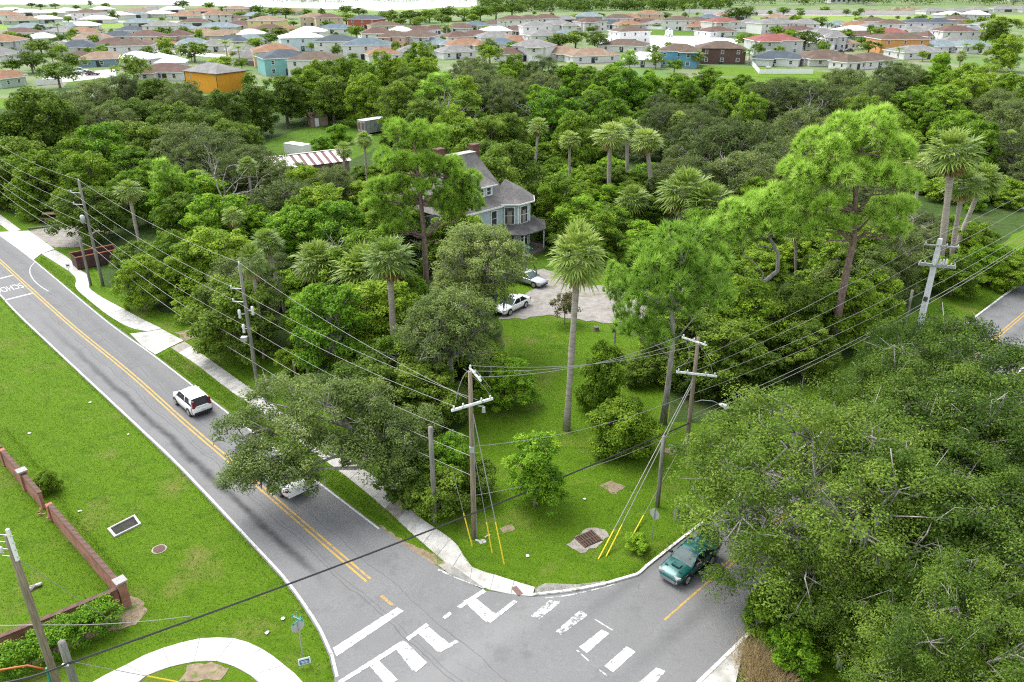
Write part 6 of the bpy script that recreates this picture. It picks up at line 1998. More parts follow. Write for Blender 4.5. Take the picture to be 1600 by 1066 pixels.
def car(name, label, loc, heading, paint, sp, group=None, detail=2):
    """sp: dict of lengths; x forward, y to the car's left"""
    L, Wd, H = sp['L'], sp['W'], sp['H']
    hb, hood, deck = sp['belt'], sp['hood'], sp['deck']
    xw, xrf, xrr, xb = sp['xw'], sp['xrf'], sp['xrr'], sp['xb']
    hw = Wd / 2
    o = thing(name, label, 'car', loc, heading, group)
    zb = 0.24
    st = [(-L / 2, hw * 0.80, deck - 0.12, zb + 0.14), (-L / 2 + 0.1, hw * 0.93, deck - 0.03, zb + 0.05), (-L / 2 + 0.45, hw * 0.985, deck, zb), (xb, hw, (deck + hb) / 2 + 0.01, zb), (xb + 0.35, hw, hb, zb), (0, hw, hb, zb - 0.03),
          (xw - 0.15, hw, hb - 0.01, zb), (xw + 0.15, hw * 0.995, hood + 0.06, zb), (L / 2 - 0.75, hw * 0.975, hood, zb), (L / 2 - 0.3, hw * 0.93, hood - 0.06, zb + 0.02), (L / 2 - 0.08, hw * 0.80, hood - 0.18, zb + 0.06), (L / 2, hw * 0.62, hood - 0.27, zb + 0.12)]
    mbc = MB()
    ring = None
    n = 0
    vs, fs = [], []
    for (x, w, zt, z0) in st:
        zm = (z0 + zt) / 2
        half = [(0.0, z0), (w * 0.86, z0), (w * 0.96, z0 + 0.10), (w, zm - 0.02), (w * 0.985, zt - 0.16), (w * 0.95, zt - 0.05), (w * 0.86, zt - 0.004), (w * 0.45, zt + 0.018), (0.0, zt + 0.026)]
        pts = [(x, y, z) for y, z in half] + [(x, -y, z) for y, z in reversed(half[1:-1])]
        n = len(pts)
        vs += pts
    for i in range(len(st) - 1):
        for k in range(n):
            fs.append((i * n + k, i * n + (k + 1) % n, (i + 1) * n + (k + 1) % n, (i + 1) * n + k))
    fs.append(tuple(reversed(range(n))))
    fs.append(tuple((len(st) - 1) * n + k for k in range(n)))
    mbc.add(vs, fs)
    body = mbc.build('body', paint, o, True)
    # roof with pillars
    rw, bw_ = hw * 0.74, hw * 0.90
    zr = H - 0.05
    rf = MB()
    gx, gy = 7, 5
    rv = []
    for i in range(gx):
        for j in range(gy):
            x = xrr + (xrf - xrr) * i / (gx - 1)
            y = -rw + 2 * rw * j / (gy - 1)
            e = max(abs(i / (gx - 1) * 2 - 1) ** 3, 0) * 0.05 + abs(j / (gy - 1) * 2 - 1) ** 3 * 0.045
            rv.append((x, y, H - e))
    rfs = [(i * gy + j, (i + 1) * gy + j, (i + 1) * gy + j + 1, i * gy + j + 1) for i in range(gx - 1) for j in range(gy - 1)]
    rf.add(rv, rfs)
    b0 = len(rf.v)
    rf.add([(x, y, z - 0.07) for x, y, z in rv], [tuple(reversed(f)) for f in rfs])
    pil = [((xw, bw_), (xrf, rw)), ((xb, bw_), (xrr, rw)), (((xw + xb) / 2 - 0.1, bw_ + 0.005), ((xrf + xrr) / 2 - 0.05, rw + 0.01))]
    for (a, c) in pil:
        for s in (-1, 1):
            rf.beam((a[0], s * a[1], hb - 0.03), (c[0], s * c[1], zr - 0.02), 0.075, 0.06)
    for s in (-1, 1):
        rf.beam((xrr, s * rw, zr), (xrf, s * rw, zr), 0.07, 0.05)
        if sp.get('quarter'):
            rf.add([(xb + 0.02, s * bw_, hb - 0.02), (xb + 0.55, s * bw_, hb - 0.02), (xrr + 0.34, s * (rw + 0.012), zr), (xrr, s * (rw + 0.012), zr)], [(0, 1, 2, 3)])
    rf.build('roof', paint, o, True)
    # glass
    MB().add([(xw - 0.0, -bw_ + .05, hb + 0.0), (xw, bw_ - .05, hb), (xrf + 0.02, rw - .03, zr), (xrf + 0.02, -rw + .03, zr)], [(0, 1, 2, 3)]).build('windshield', sp.get('wglass', 'glass_tint'), o)
    MB().add([(xb, -bw_ + .05, max(deck, hb) - 0.02), (xb, bw_ - .05, max(deck, hb) - 0.02), (xrr - 0.02, rw - .03, zr), (xrr - 0.02, -rw + .03, zr)], [(3, 2, 1, 0)]).build('rear_window', 'glass_car', o)
    xm0, xm1 = (xw + xb) / 2 - 0.1, (xrf + xrr) / 2 - 0.05
    for s in (-1, 1):
        for (a0, a1, t0, t1, front) in ((xw - 0.06, xm0 + 0.04, xrf - 0.03, xm1 + 0.04, True), (xm0 - 0.04, xb + 0.1, xm1 - 0.04, xrr + 0.1, False)):
            if sp.get('open_window') and s == 1 and front:
                continue
            MB().add([(a0, s * bw_, hb), (a1, s * bw_, hb), (t1, s * (rw + .005), zr - 0.01), (t0, s * (rw + .005), zr - 0.01)], [(0, 1, 2, 3)]).build('side_window', 'glass_car', o)
    # wheels
    for x in (sp['wb'] / 2 + sp.get('wx', 0.05), -sp['wb'] / 2 + sp.get('wx', 0.05)):
        for s in (-1, 1):
            y = s * (hw - 0.10)
            MB().lathe([(0.40, -0.10), (0.40, 0.115)], (x, s * (hw - 0.105), 0.36), 18, 'Y').build('wheel_arch', 'trim_black', o)
            w = MB().lathe([(0.24, -0.10), (0.315, -0.09), (0.33, -0.04), (0.33, 0.06), (0.315, 0.10), (0.24, 0.105)], (0, 0, 0), 18, 'Y').build('wheel', 'tyre', o, True, loc=(x, y + s * 0.025, 0.33))
            rm = MB()
            sg = s
            rm.lathe([(0.235, sg * 0.08), (0.235, sg * 0.108), (0.20, sg * 0.112)], (0, 0, 0), 16, 'Y')
            for k in range(5):
                a = k * 1.2566
                rm.beam((0, sg * 0.115, 0), (0.21 * math.cos(a), sg * 0.115, 0.21 * math.sin(a)), 0.055, 0.02)
            rm.build('rim', 'rim', w)
    # lights, bumpers, mirrors, plate
    for s in (-1, 1):
        MB().box((L / 2 - 0.20, s * hw * 0.66, hood - 0.17), (0.30, 0.34, 0.13), rz=-s * 0.42).build('headlight', 'lamp_clear', o)
        tl = sp.get('tail', (0.34, 0.16))
        MB().box((-L / 2 + 0.12, s * hw * 0.76, sp.get('tail_z', deck - 0.16)), (0.2, tl[0], tl[1]), rz=s * 0.25).build('tail_light', 'lamp_red', o)
        MB().box((xw - 0.28, s * (hw + 0.10), hb + 0.08), (0.14, 0.2, 0.13), taper=0.85).build('mirror', sp.get('mirror', paint), o)
        for x in (xm0 + 0.25, xb + 0.55):
            MB().box((x, s * (hw + 0.005), hb - 0.14), (0.18, 0.03, 0.03)).build('door_handle', paint, o)
        MB().box(((xw + xb) / 2, s * hw * 0.985, zb + 0.04), (sp['wb'] - 0.8, 0.06, 0.10)).build('sill', 'trim_black', o)
    MB().box((L / 2 - 0.06, 0, zb + 0.16), (0.16, hw * 1.25, 0.18)).build('front_bumper', sp.get('fb', 'trim_black'), o)
    MB().box((L / 2 - 0.07, 0, hood - 0.26), (0.12, hw * 0.8, 0.08)).build('grille', 'trim_black', o)
    MB().box((-L / 2 + 0.05, 0, zb + 0.16), (0.18, hw * 1.62, 0.22)).build('rear_bumper', sp.get('rb', paint), o)
    MB().box((-L / 2 - 0.02, 0, sp.get('plate_z', deck - 0.3)), (0.05, 0.32, 0.16)).build('number_plate', 'plate_pale', o)
    return o


SEDAN = dict(L=4.7, W=1.8, H=1.45, belt=0.92, hood=0.84, deck=0.98, xw=0.95, xrf=0.15, xrr=-1.0, xb=-1.75, wb=2.75)
SOUL = dict(L=4.15, W=1.80, H=1.61, belt=1.02, hood=0.99, deck=0.98, xw=1.12, xrf=0.62, xrr=-1.58, xb=-1.95, wb=2.57, quarter=True, tail=(0.16, 0.62), tail_z=1.22, rb='trim_black', plate_z=0.62, wglass='glass_car')
WRX = dict(L=4.35, W=1.70, H=1.42, belt=0.92, hood=0.86, deck=0.93, xw=0.86, xrf=0.12, xrr=-0.9, xb=-1.55, wb=2.52, open_window=True, fb='bumper_grey', rb='bumper_grey', mirror='trim_black')


def at_px(px_front, px_rear):
    a, c = g(*px_front), g(*px_rear)
    return (a + c) / 2, math.atan2((a - c).y, (a - c).x)


hA = math.atan2(dA.y, dA.x)
# white hatchback driving away
c = (g(276.3, 633.6) + g(297.4, 651.4)) / 2 + Vector((nA.x, nA.y, 0)) * 0.85
o = car('hatchback_car', 'boxy white hatchback driving away up the main street', (c.x, c.y, 0.056), hA, 'car_white', SOUL)
MB().add([(-2.02, -0.72, 1.02), (-2.02, 0.72, 1.02), (-1.70, 0.60, 1.5), (-1.70, -0.60, 1.5)], [(3, 2, 1, 0)]).build('tailgate_glass', 'trim_black', o)
MB().box((-2.06, 0, 0.96), (0.05, 0.95, 0.13)).build('tailgate_panel', 'car_white', o)
MB().tube([(-0.9, 0, 1.6), (-1.02, 0, 1.72)], [0.02, 0.008], 5).build('antenna', 'trim_black', o)
for s in (-1, 1):
    MB().lathe([(0.05, -0.02), (0.05, 0.02)], (-2.08, s * 0.5, 0.52), 8, 'X').build('reflector', 'lamp_clear', o)
# white car under the street oak, coming towards the junction in the far lane
c = g(438, 777) + Vector((nA.x, nA.y, 0)) * 0.88 + Vector((dA.x, dA.y, 0)) * 1.35
car('sedan_car', 'white sedan half hidden beneath the oak leaning over the street', (c.x, c.y, 0.056), hA, 'car_white', SEDAN)
# teal car
hB = math.atan2(-dB.y, -dB.x)
fc = (g(1026, 903) + g(1063, 921)) / 2
c = fc + Vector((dB.x, dB.y, 0)) * 2.0
tc_ = car('sedan_car', 'teal sedan with bonnet scoop leaving the oak shade on the cross street', (c.x, c.y, 0.056), hB, 'car_teal', WRX)
MB().box((1.28, 0, 0.945), (0.34, 0.62, 0.09), taper=0.86).build('bonnet_scoop', 'car_teal', tc_)
MB().box((1.455, 0, 0.94), (0.03, 0.5, 0.05)).build('scoop_mouth', 'trim_black', tc_)
for s in (-1, 1):
    MB().box((1.62, s * 0.48, 0.865), (0.10, 0.2, 0.02)).build('bonnet_vent', 'trim_black', tc_)
    MB().lathe([(0.11, -0.03), (0.11, 0.03), (0.08, 0.04)], (2.1, s * 0.55, 0.42), 12, 'X').build('fog_lamp', 'lamp_clear', tc_)
    MB().box((-1.98, s * 0.62, 1.03), (0.14, 0.06, 0.2)).build('spoiler_post', 'car_teal', tc_)
MB().box((-2.0, 0, 1.15), (0.26, 1.4, 0.045)).build('spoiler', 'car_teal', tc_)
for y in (-0.36, 0.36):
    MB().box((-0.12, y, 1.0), (0.14, 0.44, 0.3), taper=0.85).box((-0.14, y, 1.22), (0.1, 0.22, 0.16), taper=0.85).build('seat_back', 'trim_black', tc_)
MB().lathe([(0.17, 0), (0.18, 0.015), (0.17, 0.03)], (0.5, 0.36, 0.98), 14, 'X').build('steering_wheel', 'trim_black', tc_)
# driver
flat('skin', (0.42, 0.24, 0.16), 0.55)
flat('shirt', (0.03, 0.035, 0.05), 0.9)
flat('hair', (0.03, 0.02, 0.015), 0.8)
dv = bpy.data.meshes.new('person')
V_ = [(0.02, 0.36, 0.45), (-0.06, 0.36, 0.72), (-0.09, 0.36, 0.98), (-0.07, 0.36, 1.09), (-0.04, 0.36, 1.22), (-0.03, 0.36, 1.30),
      (-0.06, 0.55, 0.98), (-0.02, 0.76, 0.96), (0.10, 0.90, 0.955), (0.27, 0.86, 0.985), (0.35, 0.84, 0.985),
      (-0.06, 0.19, 0.98), (0.05, 0.13, 0.80), (0.30, 0.24, 0.93), (0.42, 0.28, 1.0),
      (0.10, 0.46, 0.43), (0.50, 0.46, 0.52), (0.72, 0.46, 0.30), (0.10, 0.26, 0.43), (0.50, 0.26, 0.52), (0.72, 0.26, 0.30)]
E2 = [(0, 1), (1, 2), (2, 3), (3, 4), (4, 5), (2, 6), (6, 7), (7, 8), (8, 9), (9, 10), (2, 11), (11, 12), (12, 13), (13, 14), (0, 15), (15, 16), (16, 17), (0, 18), (18, 19), (19, 20)]
R_ = [.15, .14, .15, .06, .10, .085, .08, .055, .05, .04, .035, .08, .055, .045, .038, .09, .07, .05, .09, .07, .05]
dv.from_pydata(V_, E2, [])
dv.materials.append(MATS['skin'])
per = link('person', dv)
per.location = tc_.location
per.rotation_euler = tc_.rotation_euler
sm = per.modifiers.new('skin', 'SKIN')
for i, r in enumerate(R_):
    dv.skin_vertices[0].data[i].radius = (r, r)
dv.skin_vertices[0].data[0].use_root = True
per.modifiers.new('sub', 'SUBSURF').levels = 2
per.modifiers['sub'].render_levels = 2
tag(per, 'driver of the teal sedan resting one bare arm on the open window sill', 'person')
MB().lathe([(0.16, 0.0), (0.185, 0.12), (0.19, 0.3), (0.17, 0.44), (0.09, 0.5)], (-0.07, 0.36, 0.56), 12).build('shirt', 'shirt', per, True)
MB().lathe([(0.10, 0.0), (0.115, 0.06), (0.10, 0.13), (0.04, 0.165)], (-0.05, 0.36, 1.235), 12).build('hair', 'hair', per, True)
for k, (dy, ln) in enumerate(((-0.03, 0.06), (-0.01, 0.075), (0.01, 0.08), (0.03, 0.065))):
    MB().tube([(0.37, 0.84 + dy, 0.985), (0.37 + ln * 0.6, 0.84 + dy, 0.98), (0.37 + ln, 0.84 + dy, 0.955)], [0.011, 0.010, 0.008], 6).build('finger', 'skin', per, True)
MB().tube([(0.34, 0.81, 0.985), (0.37, 0.785, 0.98), (0.41, 0.78, 0.97)], [0.012, 0.011, 0.009], 6).build('thumb', 'skin', per, True)
# cars by the house
c, h_ = at_px((790, 494), (818, 478))
c = (g(791, 495) + g(817, 482)) / 2 + Vector((-0.3, 0.75, 0))
car('sedan_car', 'white sedan parked on the sandy drive at the lawn edge', (c.x, c.y, 0.05), math.atan2((g(791, 495) - g(817, 482)).y, (g(791, 495) - g(817, 482)).x), 'car_white', SEDAN)
c = g(826, 443)
car('sedan_car', 'silver car parked behind the moss-hung oak near the house', (c.x, c.y, 0.05), math.radians(-40), 'car_silver', SEDAN)

# ------------------------------------------------------------------ the blue house
nmat('siding_blue', (0.44, 0.53, 0.54), (0.38, 0.47, 0.485), 2.0, 0.7, 6, c3=(0.34, 0.42, 0.42), scale3=0.6, stretch=(0.3, 0.3, 9))
nmat('shingle_grey', (0.17, 0.16, 0.155), (0.105, 0.10, 0.098), 5, 0.9, 9, bump=0.4, bscale=20, c3=(0.24, 0.22, 0.20), scale3=0.5, lo3=0.5, hi3=0.75)
nmat('shingle_dark', (0.11, 0.105, 0.105), (0.07, 0.068, 0.07), 5, 0.9, 9, bump=0.4, c3=(0.17, 0.16, 0.15), scale3=0.6)
nmat('trim_white', (0.72, 0.73, 0.72), (0.62, 0.63, 0.62), 3, 0.6)
nmat('chimney_brick', (0.15, 0.08, 0.062), (0.10, 0.055, 0.045), 5, 0.9)
glass_mat('window_glass', (0.035, 0.04, 0.045), 0.08)
flat('curtain', (0.28, 0.24, 0.2), 0.9)
hq = Vector((-1.3, 97.5))
H0 = thing('house', 'old blue two-storey house with grey shingle roof, corner tower and dormer', 'house', (hq.x, hq.y, 0), math.radians(45))
# local frame: u along the facade towards the tower, v into the house
U0, U1, V1 = -8.6, 1.8, 10.4
EZ, RZ = 6.5, 12.3
MB().box(((U0 + U1) / 2, V1 / 2, EZ / 2), (U1 - U0, V1, EZ)).build('wall', 'siding_blue', H0)
for i in range(22):
    MB().box(((U0 + U1) / 2, -0.015, 0.35 + i * 0.29), (U1 - U0 + 0.02, 0.03, 0.25)).build('clapboard', 'siding_blue', H0)
ov = 0.6
uo0, uo1, vo0, vo1 = U0 - ov, U1 + ov, -ov, V1 + ov
ra, rb_ = (U0 + 4.6, V1 / 2), (U1 - 1.9, V1 / 2)
fl = 0.55
# flared hip roof: eave, knee, ridge
kz = EZ + 1.1
def lerp(a, b2, t):
    return a + (b2 - a) * t
ev = [(uo0, vo0), (uo1, vo0), (uo1, vo1), (uo0, vo1)]
tp_ = [ra, rb_, rb_, ra]
kn = [(lerp(e[0], t[0], 0.28), lerp(e[1], t[1], 0.28)) for e, t in zip(ev, tp_)]
rv = [(x, y, EZ) for x, y in ev] + [(x, y, kz) for x, y in kn] + [(ra[0], ra[1] - 0.5, RZ), (rb_[0], rb_[1] - 0.5, RZ), (rb_[0], rb_[1] + 0.5, RZ), (ra[0], ra[1] + 0.5, RZ)]
rfaces = [(i, (i + 1) % 4, 4 + (i + 1) % 4, 4 + i) for i in range(4)] + [(4 + i, 4 + (i + 1) % 4, 8 + (i + 1) % 4, 8 + i) for i in range(4)] + [(8, 9, 10, 11)]
roof = MB().add(rv, rfaces).build('roof', 'shingle_grey', H0)
MB().box(((ra[0] + rb_[0]) / 2, V1 / 2, RZ + 0.04), (rb_[0] - ra[0] + 0.2, 1.2, 0.08)).build('flat_deck', 'concrete_old', roof)
for (cu, cv, hh) in ((0.9, 5.9, 12.9), (-3.5, 7.6, 12.7)):
    ch = MB().box((cu, cv, hh - 2.0), (1.1, 0.85, 4.0)).build('chimney', 'chimney_brick', roof)
    MB().box((cu, cv, hh + 0.05), (1.25, 1.0, 0.18)).build('chimney_cap', 'chimney_brick', roof)
for a_, c_ in (((uo0, vo0), (uo1, vo0)), ((uo1, vo0), (uo1, vo1))):
    MB().beam((*a_, EZ - 0.1), (*c_, EZ - 0.1), 0.12, 0.2).build('eave_board', 'trim_white', H0)
# tower: octagon whose front faces look at the street corner
tcx = Vector((1.0, 2.5)) 
R45 = Matrix.Rotation(-math.radians(45), 2)
tcl = R45 @ Vector((-0.3 - hq.x, 100.0 - hq.y))
TR = 2.75
oct_ = [(tcl.x + TR * math.cos(math.radians(22.5 + 45 * k)), tcl.y + TR * math.sin(math.radians(22.5 + 45 * k))) for k in range(8)]
tw = MB().prism(oct_, 0, EZ + 0.15).build('tower', 'siding_blue', H0)
oct2 = [(tcl.x + (TR + 0.65) * math.cos(math.radians(22.5 + 45 * k)), tcl.y + (TR + 0.65) * math.sin(math.radians(22.5 + 45 * k))) for k in range(8)]
oct3 = [(tcl.x + TR * 0.55 * math.cos(math.radians(22.5 + 45 * k)), tcl.y + TR * 0.55 * math.sin(math.radians(22.5 + 45 * k))) for k in range(8)]
mbt = MB()
mbt.add([(*p, EZ + 0.12) for p in oct2] + [(*p, EZ + 1.45) for p in oct3] + [(tcl.x - 0.4, tcl.y + 0.4, EZ + 2.6)], [(i, (i + 1) % 8, 8 + (i + 1) % 8, 8 + i) for i in range(8)] + [(8 + i, 8 + (i + 1) % 8, 16) for i in range(8)])
mbt.build('tower_roof', 'shingle_grey', tw)
for i in range(8):
    MB().beam((*oct2[i], EZ + 0.06), (*oct2[(i + 1) % 8], EZ + 0.06), 0.1, 0.16).build('eave_board', 'trim_white', tw)
    MB().box((oct_[i][0], oct_[i][1], EZ / 2 + 1.7), (0.16, 0.16, 3.2), rz=math.radians(22.5 + 45 * i)).build('corner_board', 'trim_white', tw)


def window(parent, c, nrm, w, h, name='window', curt=False, sub=True):
    """frame, panes, sash bar: nrm 2-D outward direction"""
    rz = math.atan2(nrm[1], nrm[0]) + math.pi / 2
    f = MB()
    t = 0.13
    f.box((-w / 2 - t / 2, 0, 0), (t, 0.08, h + 2 * t)).box((w / 2 + t / 2, 0, 0), (t, 0.08, h + 2 * t)).box((0, 0, h / 2 + t / 2), (w, 0.08, t)).box((0, -0.02, -h / 2 - t / 2), (w, 0.12, t)).box((0, -0.0, 0), (w, 0.06, 0.06))
    o = f.build(name, 'trim_white', parent, loc=c)
    o.rotation_euler.z = rz
    MB().box((0, 0.01, 0), (w, 0.03, h)).build('pane', 'window_glass', o)
    if curt:
        MB().box((0, -0.007, -h * 0.1), (w * 0.5, 0.008, h * 0.75)).build('curtain', 'curtain', o)
    return o


# camera-facing tower sides
for k, (cw, ch) in {5: (1.15, 2.1), 6: (1.15, 2.1), 7: (1.1, 2.0)}.items():
    a_ = Vector(oct_[(k - 1) % 8])
    b_ = Vector(oct_[k % 8])
    m_ = (a_ + b_) / 2
    nn = (m_ - tcl).normalized()
    p = m_ + nn * 0.05
    window(tw, (p.x, p.y, 5.0), nn, cw, ch, curt=(k != 7))
    window(tw, (p.x, p.y, 1.9), nn, cw, 1.9)
window(H0, (-1.4, -0.06, 4.9), (0, -1), 0.85, 1.9)
window(H0, (-4.4, -0.06, 5.0), (0, -1), 0.9, 1.7)
window(H0, (-7.0, -0.06, 5.0), (0, -1), 0.9, 1.7)
for x in (-2.2, -5.2, -7.4):
    window(H0, (x, -0.06, 1.9), (0, -1), 0.95, 1.8)
# dormer
dm = MB()
du, dvv, dz = -1.9, 1.0, 7.35
dm.box((du, dvv + 1.6, dz + 0.75), (2.7, 3.2, 1.75))
dmo = dm.build('dormer', 'siding_blue', H0)
MB().add([(du - 1.75, dvv - 0.45, dz + 1.62), (du + 1.75, dvv - 0.45, dz + 1.62), (du + 1.75, dvv + 3.2, dz + 2.2), (du - 1.75, dvv + 3.2, dz + 2.2), (du - 0.5, dvv + 2.4, dz + 3.0), (du + 0.5, dvv + 2.4, dz + 3.0), (du + .5, dvv + 4.0, dz + 3.4), (du - .5, dvv + 4.0, dz + 3.4)],
         [(0, 1, 5, 4), (1, 2, 6, 5), (3, 0, 4, 7), (4, 5, 6, 7)]).build('dormer_roof', 'shingle_grey', dmo)
for x in (-0.62, 0.62):
    window(dmo, (du + x, dvv - 0.04, dz + 0.85), (0, -1), 0.62, 0.85)
MB().box((du, dvv - 0.47, dz + 1.56), (3.5, 0.08, 0.12)).build('eave_board', 'trim_white', dmo)
# porch with roof and posts
mbp = MB()
inner = [(-6.0, 0.0), (-1.6, 0.0), (oct_[4][0], oct_[4][1] - 0.1), oct_[5], oct_[6], oct_[7]]
ctr = tcl
outer = [(-6.0, -2.9), (-2.2, -2.9)]
for k in (4, 5, 6, 7):
    a = math.radians(22.5 + 45 * k)
    outer.append((tcl.x + (TR + 2.3) * math.cos(a), tcl.y + (TR + 2.3) * math.sin(a)))
iv = [(*p[:2], 3.95) for p in inner]
ovv = [(*p, 3.15) for p in outer]
n = len(iv)
mbp.add(iv + ovv + [(x, y, z - 0.12) for x, y, z in ovv], [(i, n + i, n + i + 1, i + 1) for i in range(n - 1)] + [(n + i, 2 * n + i, 2 * n + i + 1, n + i + 1) for i in range(n - 1)])
pr = mbp.build('porch_roof', 'shingle_dark', H0)
for p in outer:
    q = Vector(p).lerp(ctr, 0.06)
    MB().box((q.x, q.y, 1.55), (0.12, 0.12, 3.1)).build('porch_post', 'trim_white', H0)
MB().prism([tuple(p) for p in inner] + [tuple(p) for p in reversed(outer)], 0.0, 0.45).build('porch_floor', 'fence_wood', H0)
o = thing('wheeled_bin', 'blue wheeled bin under the porch corner of the blue house', 'bin', (2.0, 97.2, 0.0), 0.4)
MB().box((0, 0, 0.55), (0.7, 0.7, 1.1), taper=1.15).build('bin_body', flat('bin_blue', (0.03, 0.14, 0.25), 0.5), o)
MB().box((0, 0, 1.14), (0.85, 0.85, 0.07)).build('bin_lid', 'bin_blue', o)
# ------------------------------------------------------------------ the far neighbourhood
ROOF = {'br': (0.14, 0.098, 0.072), 'rb': (0.145, 0.085, 0.068), 'te': (0.30, 0.165, 0.095), 'gr': (0.24, 0.235, 0.225), 'dg': (0.075, 0.095, 0.115), 'bl': (0.21, 0.265, 0.28),
        'wh': (0.72, 0.74, 0.76), 'cr': (0.60, 0.56, 0.53), 'ta': (0.29, 0.20, 0.135), 'rd': (0.28, 0.10, 0.085), 'sl': (0.12, 0.17, 0.20)}
RNAME = {'br': 'brown', 'rb': 'reddish brown', 'te': 'terracotta', 'gr': 'grey', 'dg': 'dark slate', 'bl': 'blue-grey', 'wh': 'white', 'cr': 'cream', 'ta': 'tan', 'rd': 'red', 'sl': 'slate blue'}
WALL = {'w': (0.60, 0.59, 0.57), 'c': (0.52, 0.43, 0.31), 'g': (0.45, 0.46, 0.46), 't': (0.20, 0.42, 0.40), 'b': (0.12, 0.30, 0.42), 'p': (0.58, 0.38, 0.27), 'o': (0.60, 0.27, 0.025), 'oo': (0.55, 0.27, 0.10),
        'y': (0.62, 0.50, 0.24), 'k': (0.11, 0.065, 0.055), 's': (0.36, 0.44, 0.36), 'r': (0.34, 0.10, 0.07), 'lb': (0.50, 0.58, 0.63), 'bg': (0.20, 0.28, 0.33)}
WNAME = {'w': 'white', 'c': 'beige', 'g': 'grey', 't': 'teal', 'b': 'blue', 'p': 'peach', 'o': 'orange', 'oo': 'orange', 'y': 'yellow', 'k': 'dark brown', 's': 'sage', 'r': 'brick red', 'lb': 'pale blue', 'bg': 'blue-grey'}
for k, c in ROOF.items():
    c = tuple(x * (0.78 if k not in ('wh', 'cr') else 0.9) for x in c)
    nmat('roof_' + k, c, tuple(x * 0.72 for x in c), 1.6, 0.88, 7, bump=0.35, bscale=7, c3=tuple(min(1, x * 1.25) for x in c), scale3=0.35, lo3=0.45, hi3=0.75)
for k, c in WALL.items():
    nmat('wall_' + k, c, tuple(x * 0.9 for x in c), 0.8, 0.85, 5)
flat('garage_dark', (0.045, 0.045, 0.05), 0.5)
flat('shutter', (0.10, 0.10, 0.11), 0.5)
